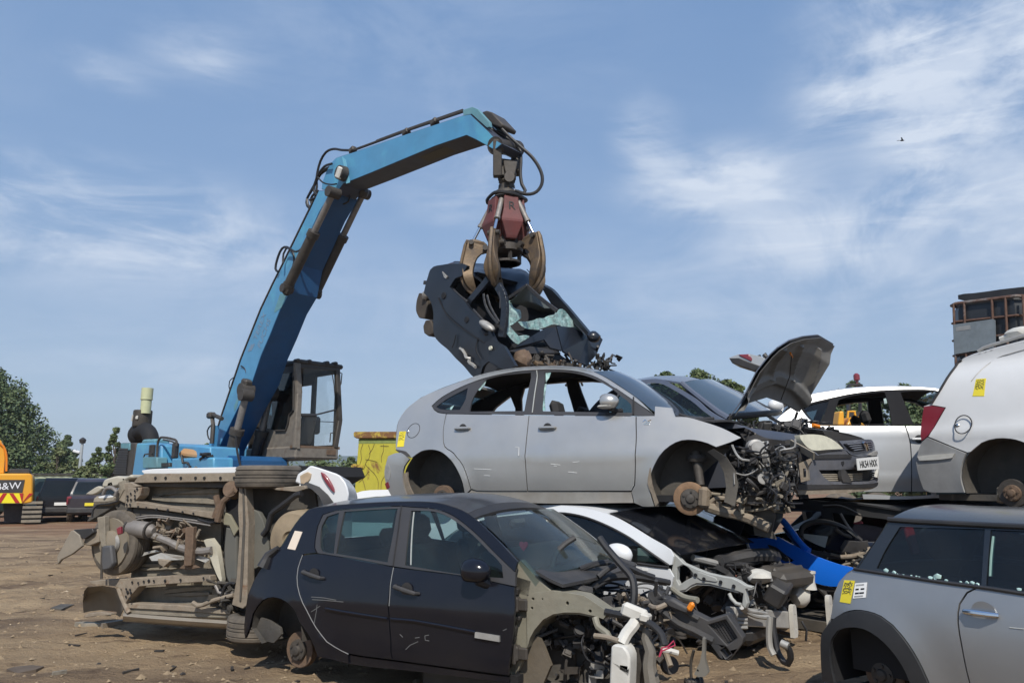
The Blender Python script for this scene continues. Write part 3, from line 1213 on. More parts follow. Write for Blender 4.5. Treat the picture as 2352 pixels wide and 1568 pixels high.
L_DARK = leaf_mat("dark_green_leaves", (0.062, 0.098, 0.050), (0.105, 0.145, 0.062), (0.18, 0.21, 0.10))
L_MID = leaf_mat("mid_green_leaves", (0.065, 0.100, 0.040), (0.105, 0.140, 0.055), (0.17, 0.19, 0.085))
L_LIGHT = leaf_mat("yellow_green_leaves", (0.095, 0.128, 0.052), (0.150, 0.170, 0.075), (0.22, 0.22, 0.11))
M_BARK = mat("bark", (0.07, 0.055, 0.04), 0.9, bump=0.5, bscale=12, var=0.3)


def leaves(mb, rnd, c, rad, n, s, squash=0.85):
 """Leaf sprays through the outer part of one clump."""
 for _ in range(n):
  d = Vector((rnd.gauss(0, 1), rnd.gauss(0, 1), rnd.gauss(0, 1))).normalized()
  r = rad * (0.45 + 0.62 * rnd.random() ** 0.6)
  p = Vector(c) + Vector((d.x * r, d.y * r, d.z * r * squash))
  u = Vector((rnd.gauss(0, 1), rnd.gauss(0, 1), rnd.gauss(0, 0.7))).normalized()
  w = (d + Vector((rnd.gauss(0, .6), rnd.gauss(0, .6), rnd.gauss(0, .6) + .3))).normalized().cross(u)
  if w.length < 1e-3:
   continue
  w.normalize()
  a = s * rnd.uniform(0.6, 1.25)
  b = a * rnd.uniform(0.45, 0.8)
  q = len(mb.v)
  mb.v += [tuple(p - u * a), tuple(p + w * b), tuple(p + u * a), tuple(p - w * b)]
  mb.f.append((q, q + 1, q + 2, q + 3))


def tree(name, label, cat, x, y, h, cw, leaf, seed, nclump=26, nleaf=150, s=0.16, base=0.25, shape=1.0, group=None, trunk=True, z0=0.0):
 """Tapered trunk with limbs to every clump of a ragged crown, h high and cw wide."""
 rnd = random.Random(seed)
 t = thing(name, label, cat, loc=(x, y, z0), group=group)
 cr, tk = MB(), MB()
 rt = max(0.03, h * 0.018)
 top = Vector((rnd.uniform(-.05, .05) * h, 0, h * 0.82))
 tk.tube([(0, 0, -0.2), (rnd.uniform(-.02, .02) * h, 0, h * .35), top], [rt * 1.4, rt, rt * .3], 8, h=h * .12)
 for k in range(nclump):
  f = (k + rnd.random()) / nclump
  zc = base * h + (1 - base) * h * (0.06 + 0.88 * f)
  env = (math.sin(math.pi * min(1, max(0.04, (f * 0.86 + 0.16))) ** shape)) ** 0.7
  a = rnd.random() * 2 * math.pi
  rr = cw / 2 * env * math.sqrt(rnd.random()) * 0.85
  rad = cw * rnd.uniform(0.10, 0.20) * (0.55 + 0.45 * env)
  c = Vector((math.cos(a) * rr, math.sin(a) * rr, zc))
  leaves(cr, rnd, c, rad, int(nleaf * rnd.uniform(.7, 1.3)), s)
  if k % 2 == 0:
   zb = max(0.12 * h, zc - rr * .8 - .1 * h)
   tk.tube([(0, 0, min(zb, h * .78)), (c.x * .5, c.y * .5, (zb + zc) / 2 + .03 * h), tuple(c)], [rt * .55, rt * .3, rt * .1], 5)
 cr.build("crown", leaf, t, smooth=0, fix=False)
 tk.build("trunk", M_BARK, t)
 return t


def gtree(name, label, cat, u0, u1, vtop, Y, leaf, seed, **kw):
 x0, x1 = gx(u0, Y), gx(u1, Y)
 return tree(name, label, cat, (x0 + x1) / 2, Y, gz(vtop, Y), (x1 - x0), leaf, seed, **kw)


gtree("broadleaf_tree", "tall dark green broadleaf tree cut off by the left edge of the photo", "tree", -205, 98, 846, 52, L_DARK, 3, nclump=120, nleaf=480, s=0.115, base=0.0, shape=.95)
gtree("broadleaf_tree", "round dark green tree behind the camera pole", "tree", 108, 182, 996, 78, L_DARK, 4, nclump=34, nleaf=380, s=0.14, base=0.1)
gtree("slender_tree", "slender pointed young tree just left of the blue machine body", "tree", 226, 286, 972, 44, L_MID, 5, nclump=26, nleaf=90, s=0.13, base=0.05, shape=0.62)
GB = "bushes along the far left edge of the yard"
for i, (u0, u1, vt, Y, lf, lab) in enumerate((
  (58, 112, 1040, 50, L_MID, "low green bush under the right side of the tall tree"),
  (96, 160, 1022, 52, L_LIGHT, "yellow green bush left of the camera pole"),
  (150, 205, 1045, 50, L_LIGHT, "low pale bush at the foot of the camera pole"),
  (192, 246, 1024, 55, L_MID, "loose green bush between camera pole and slender tree"),
  (236, 300, 1034, 48, L_MID, "green bush partly hidden by the dark louvred engine bay"),
  (146, 232, 1070, 40, L_LIGHT, "straggly light bush growing in front of the pale green wall"),
  (100, 140, 1098, 39, L_LIGHT, "small weed clump against the pale green wall"))):
 gtree("bush", lab, "bush", u0, u1, vt, Y, lf, 20 + i, nclump=26, nleaf=200, s=0.10, base=0.02, group=GB)
gtree("bush", "small bush showing above the blue engine housing beside the boom", "bush", 440, 500, 1012, 85, L_MID, 31, nclump=18, nleaf=110, s=0.2, base=.02)
GR = "trees beyond the stacked cars"
for i, (u0, u1, vt, lab) in enumerate(((1490, 1590, 852, "round green tree rising left of the open bonnet, over the slate car's roof"),
            (1565, 1660, 846, "green tree in the middle of the clump left of the open bonnet"),
            (1640, 1725, 868, "green tree touching the left edge of the open bonnet"),
            (1935, 2025, 874, "tree top just right of the red beacon above the pale car's roof"),
            (2040, 2150, 884, "sparse tree seen through the front window of the pale car"))):
 gtree("broadleaf_tree", lab, "tree", u0 - 30, u1 + 30, vt - 4, 38, L_MID if i < 3 else L_DARK, 40 + i, nclump=60, nleaf=260, s=0.09, base=0.25, shape=1.9, group=GR)
gtree("bush", "dark bush filling the view through the pale car's rear door window", "bush", 1890, 2060, 905, 34, L_DARK, 50, nclump=44, nleaf=170, s=.12, base=.02)
gtree("bush", "grey green bush seen through the pale car beside the white van", "bush", 2040, 2200, 900, 33, L_DARK, 51, nclump=40, nleaf=170, s=.12, base=.02)
GH = "hedge bushes behind the cab"
for i, (u0, u1, vt, lab) in enumerate(((700, 780, 1060, "low hedge bush under the cab floor"), (765, 842, 1046, "rounded hedge bush between the cab and yellow skip"),
            (820, 900, 1040, "hedge bush hidden behind the yellow skip's left edge"))):
 gtree("bush", lab, "bush", u0, u1, vt, 58, L_MID, 60 + i, nclump=24, nleaf=150, s=.15, base=.02, group=GH)


def far_wood():
 rnd = random.Random(9)
 mb = MB()
 for k in range(760):
  u = rnd.uniform(-500, 2900)
  Y = rnd.uniform(105, 150)
  h = gz(1054 + 16 * mnoise.noise(Vector((u * .014, 0, 0))), Y)
  leaves(mb, rnd, (gx(u, Y), Y, h * rnd.uniform(.1, .85)), h * .30, 46, 0.36)
 o = mb.build("distant_woodland", L_MID, smooth=0, fix=False)
 tag(o, "distant line of hedges and woods along the horizon", "woodland", kind="stuff")


far_wood()


# pale wall, low building, camera pole at the far left
def far_left():
 Y = 45
 w = thing("boundary_wall", "pale green panelled boundary wall behind the parked dark vehicles", "wall", loc=(gx(200, Y), Y, 0))
 m = mat("pale_green_sheet", (0.40, 0.44, 0.31), 0.7, var=0.1, dscale=.6, dirt=.25, dirtcol=(.3, .32, .2))
 x0, x1 = gx(-140, Y) - gx(200, Y), gx(420, Y) - gx(200, Y)
 zt = gz(1090, Y)
 b = MB()
 n = int((x1 - x0) / 0.25)
 b.shell([[(x0 + (x1 - x0) * i / n, 0.04 * (i % 2), z) for z in (0, zt)] for i in range(n + 1)], .03, (0, 1, 0)).build("sheeting", m, w, smooth=0)
 MB().box(((x0 + x1) / 2, -.02, zt + .05), (x1 - x0, .16, .08)).build("capping", M_PLASTIC, w)
 Y = 62
 b = thing("low_building", "low grey brown building with a dull flat roof behind the pale wall", "building", loc=(gx(170, Y), Y, 0))
 wm = mat("brown_brick", (0.17, 0.12, 0.10), .9, var=.25, dscale=2)
 MB().box((0, 3, gz(1086, Y) / 2), (16, 6, gz(1086, Y))).build("wall", wm, b)
 MB().box((0, 3, gz(1083, Y)), (16.6, 6.6, .22)).build("roof", mat("dull_roof", (.12, .11, .11), .8, var=.2), b)
 for k in range(7):
  MB().box((-6.5 + k * 2.1, -.03, gz(1092, Y)), (1.1, .1, .5)).build("window", M_GLASSD, b)
 Y = 46
 p = thing("camera_pole", "slim grey pole carrying a dark lamp head and a white camera", "pole", loc=(gx(180, Y), Y, 0))
 zt = gz(1016, Y)
 MB().tube([(0, 0, 0), (0, 0, zt)], [.11, .08], 10).build("post", mat("galvanised", (.42, .45, .46), .5, .3), p)
 MB().lathe([(-.18, .05), (-.15, .16), (.05, .2), (.14, .12), (.2, .03)], (0, 0, zt + .12), (0, 0, 1), 14).build("lamp_head", M_TRIM, p)
 MB().box((-.3, 0, zt - .55), (.45, .16, .16), (0, .25, 0), .03).tube([(-.12, 0, zt - .55), (0, 0, zt - .6)], .03, 6).build("camera", M_WHITE, p)


far_left()


# ------------------------------------------------------------------ far vehicles
def far_car(name, label, cat, u, Y, L, W, H, paint, yaw, side, group=None, wheels=True, glass=None, z0=0.0, lamp=True, plate=M_YSTICK):
 """A whole parked car: side is a list of (x, z) fractions for the silhouette, then glass bands."""
 fr = Fr((gx(u, Y), Y, z0), yaw)
 root = thing(name, label, cat, fr, group=group)
 sil = spline([(x * L, z * H) for x, z in side["body"]], .12, True)
 wz = prof([(0, .90), (.2, .98), (.45, 1.0), (.58, .97), (1.0, .74)])

 def wp(x, y, z):
  k = 1 - .10 * (abs(x) / (L / 2)) ** 3
  return (x, y * wz(z / H) * k, z)
 MB().prism(sil, -W / 2, W / 2, (), .2, warp=wp).build("body", paint, root)
 for q in side["glass"]:
  poly = [(x * L, z * H) for x, z in q]
  for s in (-1, 1):
   mb = MB().prism(poly, s * (W / 2 - .01), s * (W / 2 + .012), (), .25, warp=wp)
   mb.build("side_window", glass or M_GLASSD, root)
 for (xa, za, xb, zb) in side["ends"]:
  wa, wb = W / 2 * wz(za) * .84, W / 2 * wz(zb) * .84
  d = .015 if xa + xb > 0 else -.015
  mb = MB().add([(xa * L + d, -wa, za * H), (xa * L + d, wa, za * H), (xb * L + d, wb, zb * H), (xb * L + d, -wb, zb * H)], [(0, 1, 2, 3)])
  mb.add([(xa * L - d, -wa, za * H), (xa * L - d, wa, za * H), (xb * L - d, wb, zb * H), (xb * L - d, -wb, zb * H)], [(3, 2, 1, 0)])
  mb.build("windscreen" if xa > 0 else "rear_window", glass or M_GLASSD, root, fix=False)
 if wheels:
  for sx in (-.30, .30):
   for s in (-1, 1):
    o = wheel(MB(), (sx * L, s * (W / 2 - .11), .31), (0, s, 0), .31, .2, 24).build("wheel", M_TYRE, root)
    MB().lathe([(0, .2), (.08, .19), (.09, .05)], (sx * L, s * (W / 2 - .08), .31), (0, s, 0), 18).build("rim", M_ALU, o)
 MB().box((-L / 2 * .985, 0, H * .28), (.16, W * .92, H * .14), None, .05).build("rear_bumper", M_PLASTIC, root)
 MB().box((L / 2 * .985, 0, H * .26), (.16, W * .90, H * .14), None, .05).build("front_bumper", M_PLASTIC, root)
 if lamp:
  for s in (-1, 1):
   MB().box((-L / 2 + .06, s * W * .43, H * .5), (.12, .16, H * .2), None, .03).build("tail_lamp", M_TAILRED, root)
   MB().box((L / 2 - .06, s * W * .38, H * .42), (.14, .3, H * .09), None, .03).build("headlamp", M_LAMP, root)
 MB().box((-L / 2 - .04, 0, H * .42), (.03, .5, .11)).build("number_plate", plate, root)
 return root


SUV = dict(body=[(-.5, .22), (-.5, .55), (-.47, .62), (-.43, .93), (-.38, 1), (.05, 1), (.12, .97), (.24, .64), (.46, .56), (.5, .48), (.5, .2), (.4, .16), (-.4, .16)],
     glass=[[(-.42, .65), (-.40, .90), (-.22, .93), (-.22, .65)], [(-.20, .65), (-.20, .93), (-.02, .93), (-.02, .65)], [(0, .65), (0, .93), (.09, .92), (.19, .65)]],
     ends=[(-.475, .66, -.435, .93), (.232, .67, .13, .95)])
VAN = dict(body=[(-.5, .2), (-.5, .6), (-.485, .95), (-.46, 1), (.2, 1), (.27, .96), (.4, .6), (.48, .52), (.5, .44), (.5, .18), (.4, .14), (-.4, .14)],
     glass=[[(-.46, .62), (-.45, .92), (-.3, .93), (-.3, .62)], [(.05, .6), (.05, .92), (.2, .92), (.33, .6)]],
     ends=[(-.497, .6, -.487, .92), (.40, .62, .275, .94)])
HATCH = dict(body=[(-.5, .26), (-.5, .5), (-.47, .64), (-.38, .92), (-.3, .99), (0, 1), (.1, .96), (.28, .66), (.45, .56), (.5, .46), (.5, .22), (.42, .16), (-.42, .16)],
    glass=[[(-.42, .66), (-.33, .90), (-.18, .94), (-.18, .66)], [(-.16, .66), (-.16, .94), (0, .93), (.09, .9), (.22, .66)]],
    ends=[(-.473, .66, -.385, .93), (.272, .68, .11, .95)])
GD = "dark vehicles parked at the back of the yard"
M_DKGREEN = mat("dark_green_paint", (0.012, 0.035, 0.032), .35, 0, .4, .12, DUST, 2)
M_PLUM = mat("dark_plum_paint", (0.020, 0.016, 0.026), .3, 0, .4, .12, DUST, 2)
far_car("parked_suv", "dark green off-roader parked right of the yellow excavator", "car", 92, 34, 4.4, 1.75, 1.62, M_DKGREEN, R(120), SUV, GD)
far_car("parked_van", "black boxy van with its rear doors to us, between two dark cars", "van", 150, 30, 4.2, 1.75, 1.62, M_BLACKP, R(-120), VAN, GD, plate=M_WSTICK)
far_car("parked_suv", "dark plum estate with a yellow rear plate and red tail lamps", "car", 236, 30, 4.5, 1.8, 1.60, M_PLUM, R(-112), SUV, GD)
GW = "white cars parked near the yellow skip"
far_car("parked_car", "white hatchback showing above the overturned car's tail", "car", 800, 21, 4.0, 1.7, 1.70, M_WHITE, R(50), HATCH, GW)
far_car("parked_car", "white car with a pale yellow roof stripe behind the others", "car", 772, 29, 4.2, 1.7, 1.86, mat("cream_paint", (.70, .68, .38), .4, 0, .3), R(35), HATCH, GW)


def white_wreck():
 fr = Fr((gx(878, 12.4), 12.4, 0), R(20))
 r = far_car("wrecked_car", "white wreck with a torn open front below the yellow skip", "car", 905, 12.4, 3.9, 1.65, 1.42, M_WHITE, R(-165), HATCH, wheels=False, z0=-.05)
 wires(r, "wiring_loom", (.4, -.8, 1.0), (1.5, .9, 1.45), 16, 5, M_HOSE, (.006, .02), 5)
 clutter(r, "torn_trim", (.6, -.8, .9), (1.6, .9, 1.28), 30, 7, M_PLASTIC, "bbt", big=1.6)
 return r


white_wreck()


def digger():
 Y = 26.5
 fr = Fr((gx(20, Y), Y, 0), R(-31))
 r = thing("excavator", "yellow excavator with black lettered panel and red chevrons at the left edge", "excavator", fr)
 xz = lambda pts, y=0: fr.xz(ZD(*pts), y)
 b = MB().prism(inset(spline(xz([(-200, 950), (280, 950), (302, 975), (298, 1215), (240, 1228), (-200, 1228)]), .3, True, 30), 0), 0, 2.6)
 b.build("counterweight", M_DIGYEL, r, bevel=.05)
 MB().prism(xz([(-200, 1008), (228, 1008), (205, 1128), (-200, 1128)]), -.02, .05).build("name_panel", M_PLASTIC, r)
 c0 = fr.side(ZD((85, 1066))[0], -.03)
 wm = mat("white_lettering", (.75, .76, .8), .5)
 text_mesh("lettering", "B&W", .34, wm, r, fr.side(ZD((75, 1068))[0], -.026), (1, 0, .06), (0, 0, 1), .004)
 q = fr.side(ZD((-30, 1175))[0], 0)
 yel = mat("reflective_yellow", (.85, .72, .02), .5)
 redm = mat("reflective_red", (.42, .02, .02), .5)
 MB().prism(xz([(-200, 1130), (205, 1130), (200, 1222), (-200, 1222)]), -.012, .05).build("chevron_board", yel, r)
 mb = MB()
 for d in (1, -1):
  for k in range(3):
   u0 = 75 + d * (10 + k * 92)
   mb.prism(xz([(u0, 1132), (u0 + d * 38, 1132), (min(u0 + d * 98, 202), 1220), (min(u0 + d * 56, 202), 1220)], -.012), -.022, -.011)
 mb.build("chevron_stripes", redm, r)
 MB().prism(xz([(-200, 1222), (205, 1222), (200, 1228), (-200, 1228)]), -.02, .06).build("lower_trim", M_TRIM, r)
 MB().prism(xz([(80, 905), (270, 905), (282, 950), (70, 950)]), .3, 1.6).build("engine_cover", M_PLASTIC, r, bevel=.04)
 MB().prism(xz([(-150, 950), (-150, 560), (0, 640), (30, 720), (40, 800), (28, 950)]), .6, 1.2).build("boom", M_DIGYEL, r, bevel=.03)
 MB().tube([fr.side(p, .55) for p in ZD((-20, 660), (30, 700), (58, 780), (60, 930))], .035, 8, h=.1).build("hydraulic_hose", M_ORANGE, r)
 MB().prism(xz([(20, 1240), (215, 1240), (215, 1400), (30, 1400)]), .5, 1.9).build("turntable", M_PLASTIC, r)
 for uu, y0 in ((0, 0.1), (-560, .1)):
  tr = xz([(215 + uu, 1262), (360 + uu, 1258), (384 + uu, 1300), (368 + uu, 1395), (340 + uu, 1412), (225 + uu, 1412), (205 + uu, 1380), (205 + uu, 1290)], .1)
  t = MB().prism(spline(tr, .2, True), .1, 3.2).build("track", M_UNDERD, r)
  m = MB()
  zmin = min(z for x, z in tr)
  xa, xb = min(x for x, z in tr), max(x for x, z in tr)
  for k in range(5):
   m.box(((xa + xb) / 2, .06, zmin + .10 + k * .16), (xb - xa, .08, .09))
  m.build("track_plates", M_UNDER, t)


digger()


def orange_loader():
 Y = 21
 fr = Fr((gx(1960, Y), Y, 0), 0)
 r = thing("loader", "orange yard machine glimpsed through the pale car, red beacon on its cab", "loader", fr)
 xz = lambda pts, y=0: fr.xz(ZJ(*pts), y)
 MB().prism(xz([(1590, 560), (1610, 415), (1640, 415), (1650, 540), (1690, 460), (1810, 452), (1880, 455), (1890, 1000), (1580, 1000)]), 0, 1.6).build("body", M_DIGYEL, r, bevel=.04)
 MB().tube([fr.side(p, -.02) for p in ZJ((1668, 470), (1672, 420), (1720, 418), (1725, 462))], .035, 8).build("handrail", M_DIGYEL, r)
 cabp = xz([(1672, 700), (1678, 225), (1690, 208), (1765, 208), (1776, 228), (1776, 700)], .5)
 hole = xz([(1690, 420), (1690, 240), (1700, 224), (1758, 224), (1766, 240), (1766, 420)], .5)
 MB().prism(cabp, .5, .66, [hole]).build("cab", M_TRIM, r)
 c = fr.side(ZJ((1738, 195))[0], .9)
 MB().lathe([(0, .05), (.04, .05), (.05, .09), (.2, .09), (.25, .04)], c, (0, 0, 1), 14).tube([c - Vector((0, 0, .2)), c], .03, 6).build("beacon", M_TAILRED, r)
 for s in (1600, 1860):
  q = fr.side(ZJ((s, 900))[0], .2)
  wheel(MB(), (q.x, .2, .6), (0, 1, 0), .6, .4, 28).build("wheel", M_TYRE, r)


orange_loader()


def skip():
 Y = 19.5
 fr = Fr(at(*ZI((500, 1300))[0], Y), R(2))
 fr.o.z = 0
 r = thing("skip_container", "tall yellow skip with rusty rim and peeling cracked paint", "skip", fr)
 xz = lambda pts, y=0: fr.xz(ZI(*pts), y)
 zb = .05
 p = xz([(530, 440), (1500, 435), (1500, 1300), (500, 1300)])
 p = [p[0], p[1], (p[2][0], zb), (p[3][0] - .1, zb)]
 MB().prism(p, 0, 2.2, h=.4).build("body", M_SKIP, r)
 rim = xz([(452, 335), (470, 320), (1500, 318), (1500, 425), (500, 432), (455, 405)])
 mr = mat("rusty_yellow_rim", (.55, .42, .06), .7, dirt=.5, dirtcol=(.2, .09, .03), dscale=6, col2=(.17, .075, .03), c2scale=7, c2lo=.45, c2hi=.55)
 MB().prism(rim, -.07, 2.27).build("rim", mr, r, bevel=.02)
 a = xz([(528, 445), (1500, 445), (1500, 510), (525, 515)])
 MB().prism(a, -.006, .02).build("rim_band", mat("olive_band", (.20, .24, .07), .7, var=.2), r)
 mb = MB()
 for ln in ([(600, 520), (560, 640), (575, 760), (540, 900), (560, 1010), (620, 1200), (640, 1290)], [(690, 540), (720, 640), (700, 760), (640, 850), (700, 930), (790, 1020), (850, 1130), (850, 1280)],
      [(790, 520), (760, 600), (700, 690)], [(940, 530), (940, 640), (905, 740), (910, 830)], [(640, 850), (610, 940), (545, 940)], [(700, 980), (610, 1090), (530, 1160)],
      [(890, 555), (1030, 560)], [(640, 780), (760, 800), (830, 820)], [(900, 1290), (910, 1150), (960, 1060)]):
  mb.tube([fr.side(q, -.006) for q in ZI(*ln)], .0065, 4, h=.08)
 mb.build("paint_cracks", mat("rust_crack", (.10, .06, .03), .9), r)
 q = fr.side(ZI((475, 900))[0], 0)
 MB().lathe([(-.2, .07), (.2, .07)], q, (0, 1, 0), 12).bar(q, q + Vector((.2, 0, 0)), .08, .08).build("lug", mr, r)


skip()


def bird():
 Y = 45
 c = at(2072, 323, Y)
 t = thing("bird", "small dark bird flying high in the blue sky at right", "bird", loc=c)
 b = MB().lathe([(-.16, .005), (-.1, .03), (0, .05), (.1, .035), (.15, .012)], (0, 0, 0), (1, 0, .1), 10)
 for s in (-1, 1):
  b.shell([[(.06 - .05 * k, s * .02 + s * .06 * k, .02 + .05 * k - .008 * k * k) for k in range(5)], [(-.05 - .04 * k, s * .02 + s * .06 * k, .02 + .05 * k - .008 * k * k) for k in range(5)]], .008)
 b.build("body", M_INNER, t)


bird()


# ------------------------------------------------------------------ blue material handler
PSI = R(42)
CR = Fr(at(545, 1075, 14.2), PSI)
CR.o.z = 0.0
BW = 0.27


def crane():
 r = thing("material_handler", "blue scrap handling crane with raised boom and grimy cab behind the wrecks", "crane", CR)
 nb = -BW
 S = lambda pts, y=nb: CR.xz(pts, y)
 # boom: near side traced, boxed through to the far side
 left = ZC((70, 1420), (90, 1340), (180, 1040), (330, 600), (490, 200), (585, 0)) + ZA((200, 1260), (400, 850), (470, 700))
 right = ZA((560, 700), (545, 740), (470, 870), (300, 1250)) + ZC((720, 60), (640, 200), (560, 400), (490, 560), (420, 770), (300, 990), (150, 1300), (140, 1420))
 near = S(left + right)
 b = MB().prism(near, nb, BW, h=.35)
 b.build("boom", M_CRANESHADE, r, smooth=20)
 m2 = MB()
 m2.prism(inset(near, .012), nb - .006, nb + .004, h=.3)
 m2.prism(inset(near, .012), BW - .004, BW + .006, h=.3)
 sp = m2.build("boom_side_plate", M_CRANE, r, smooth=0)
 # faded patches and worn lettering
 m = MB()
 for q in (ZC((640, 70), (690, 80), (650, 180), (600, 220), (590, 215)), ZC((275, 960), (300, 900), (318, 880), (300, 960), (280, 1000))):
  MB().prism(S(q, nb - .007), nb - .010, nb - .006).build("painted_over_patch", M_TEAL, sp)
 p0, p1 = CR.side(ZC((435, 440))[0], nb - .008), CR.side(ZC((520, 215))[0], nb - .008)
 d = p1 - p0
 fade = mat("faded_lettering", (.16, .24, .34), .7)
 nrm = Vector((0, -1, 0))
 upv = -d.cross(nrm)
 ang = lambda s, sz, uv, nm: text_mesh(nm, s, sz, fade, sp, CR.side(ZC(uv)[0], nb - .008), d, nrm.cross(d), .002)
 ang("TEREX", .19, (478, 330), "lettering")
 ang("FUCHS", .19, (512, 385), "lettering")
 for k in range(4):
  q = CR.side(ZC((402 + k * 7, 525 - k * 14))[0], nb - .008)
  MB().bar(q - Vector((.08, 0, -.02)), q + Vector((.06, 0, .02)), .03, .004, (0, 1, 0)).build("emblem_bar", fade, sp)
 # edge pipes along the back of the boom
 bk = [CR.side(p, nb + .06) + Vector((-.03, 0, .02)) for p in left[1:]]
 MB().tube(bk, .018, 6).tube([p + Vector((-.02, .07, 0)) for p in bk], .018, 6).build("boom_pipes", M_DARKSTEEL, r)
 # jib
 M_JIBSHADE = mat("grimy_shaded_jib", (.045, .055, .085), .6, 0, 0, .12, (.09, .08, .075), 3, var=.15)  # shade of the jib underside put into its base colour, plus a little grime
 JB = .20
 jn = S(ZA((490, 690), (495, 640), (525, 560), (560, 495), (595, 458), (640, 442), (740, 410), (900, 356), (1140, 274), (1400, 188), (1540, 142), (1600, 132), (1660, 190), (1730, 255), (1800, 330), (1835, 352),
      (1790, 392), (1765, 392), (1640, 322), (1570, 290), (1330, 372), (1100, 468), (850, 572), (700, 632), (650, 650), (600, 720)), -JB)
 MB().prism(jn, -JB, JB, h=.35).build("jib", M_JIBSHADE, r, smooth=20)
 m2 = MB()
 m2.prism(inset(jn, .008), -JB - .007, -JB + .003, h=.3)
 m2.prism(inset(jn, .008), JB - .003, JB + .007, h=.3)
 js = m2.build("jib_side_plate", M_CRANE, r, smooth=0)
 lightb = mat("pale_blue_edge", (.16, .46, .62), .4, dirt=.2)
 MB().prism(S(ZA((640, 445), (668, 470), (700, 640), (672, 648), (665, 560)), -JB - .008), -JB - .011, -JB - .006).build("weld_strip", lightb, js)
 MB().tube([CR.side(p, nb + .1) + Vector((0, 0, .035)) for p in ZA((740, 408), (900, 350), (1140, 262), (1400, 175), (1540, 128))], .022, 6, h=.3).tube(
  [CR.side(p, 0) + Vector((0, 0, .05)) for p in ZA((900, 350), (1140, 262), (1540, 125))], .022, 6, h=.3).build("jib_pipes", M_DARKSTEEL, r)
 m = MB()
 for uv in ((720, 400), (1120, 268), (1330, 192)):
  q = CR.side(ZA(uv)[0], nb + .12)
  m.box(q, (.14, .10, .10), (0, -.35, 0), .02)
 m.build("pipe_clamps", M_DARKSTEEL, r)
 # rest plate on the jib underside
 q = [CR.side(p, 0) for p in ZA((1000, 545), (1360, 395), (1510, 345))]
 MB().bar(q[0] + Vector((0, 0, -.02)), q[2] + Vector((0, 0, -.02)), .22, .05, (0, 0, 1)).build("wear_rail", M_TRIM, r)
 # nose plates at the bend
 MB().prism(S(ZA((1540, 100), (1610, 76), (1650, 92), (1735, 185), (1740, 225), (1720, 232), (1605, 130), (1545, 142)), nb + .07), nb + .07, nb + .13).prism(
  S(ZA((1540, 100), (1610, 76), (1650, 92), (1735, 185), (1740, 225), (1720, 232), (1605, 130), (1545, 142)), nb + .07), BW - .13, BW - .07).build("nose_plate", M_TEAL, r, bevel=.006)
 MB().prism(S(ZA((1690, 120), (1725, 108), (1765, 120), (1850, 212), (1835, 240), (1740, 205)), 0), -.03, BW).build("valve_cover", M_DARKSTEEL, r, bevel=.02)
 # pivot and cylinders
 e = CR.side(ZA((640, 570))[0], nb)
 MB().lathe([(-.05, .13), (.07, .12), (.08, .05)], e, (0, -1, 0), 24).build("elbow_pin", M_DARKSTEEL, r)
 MB().box(e + Vector((.02, -.06, -.02)), (.13, .08, .2), (0, .5, 0), .02).build("elbow_light", M_WPLAST, r)

 def ram(p, q, y, r0, r1, f, nm, mm=M_DARKSTEEL):
  a, b2 = CR.side(p, y), CR.side(q, y)
  c = a.lerp(b2, f)
  dd = (b2 - a).normalized()
  o = MB().tube([a, c], r0, 18).tube([c - dd * .06, c + dd * .05], r0 * 1.22, 18).tube([a - dd * .02, a + dd * .1], r0 * 1.15, 18).build(nm, mm, r)
  MB().tube([c, b2], r1, 14).build("piston_rod", M_STEEL, o)
  MB().lathe([(-.10, r0 * .9), (.10, r0 * .9)], a, (0, 1, 0), 18).build("ram_eye", M_DARKSTEEL, o)
  MB().lathe([(-.11, r0 * 1.05), (.11, r0 * 1.05)], b2, (0, 1, 0), 18).build("ram_eye", M_DARKSTEEL, o)
  return o
 ram(ZA((230, 1430))[0], ZA((575, 715))[0], nb - .10, .088, .055, .58, "jib_ram")
 ram(ZA((440, 1470))[0], ZA((800, 720))[0], BW + .10, .088, .055, .57, "jib_ram")
 ram(ZC((225, 1440))[0], ZC((370, 870))[0], nb - .14, .105, .062, .50, "lift_ram")
 ram(ZC((425, 1440))[0], ZC((560, 870))[0], BW + .14, .105, .062, .48, "lift_ram")
 m = MB()
 for uv, y in (((370, 830), nb - .05), ((560, 850), BW + .02)):
  q = CR.side(ZC(uv)[0], y)
  MB().lathe([(-.12, .12), (.12, .12)], q, (0, 1, 0), 18).box(q + Vector((0, 0, .1)), (.2, .16, .2), (0, .3, 0), .03).build("ram_lug", M_DARKSTEEL, r)
 for uv, y in (((230, 1440), nb - .1), ((455, 1455), BW + .1), ((800, 715), BW - .02)):
  q = CR.side(ZA(uv)[0], y)
  MB().box(q, (.18, .16, .18), (0, .6, 0), .05).build("ram_lug", M_DARKSTEEL, r)
 # hoses
 H = lambda pts, y, rad=.022, par=r: MB().tube([CR.side(p, y + dy) for p, dy in zip(pts, np.linspace(0, 0.05, len(pts)))], rad, 7, h=.08).build("hydraulic_hose", M_HOSE, par)
 H(ZA((715, 400), (640, 398), (580, 390), (520, 415), (480, 480), (458, 560), (450, 610), (420, 690), (380, 760), (385, 800), (415, 850)), nb + .1)
 H(ZA((565, 500), (510, 520), (470, 570), (440, 640), (430, 700), (470, 745), (400, 770)), nb + .0)
 H(ZA((560, 520), (490, 555), (455, 600), (450, 700), (410, 760), (425, 830)), nb + .15)
 H(ZA((545, 535), (480, 580), (445, 640), (410, 700), (375, 790), (410, 845)), nb + .2)
 H(ZA((460, 600), (500, 640), (560, 655), (600, 650)), nb - .05, .014)
 H(ZA((165, 1305), (145, 1280), (165, 1190), (195, 1130), (230, 1120), (275, 1160), (285, 1230), (265, 1300)), nb - .05)
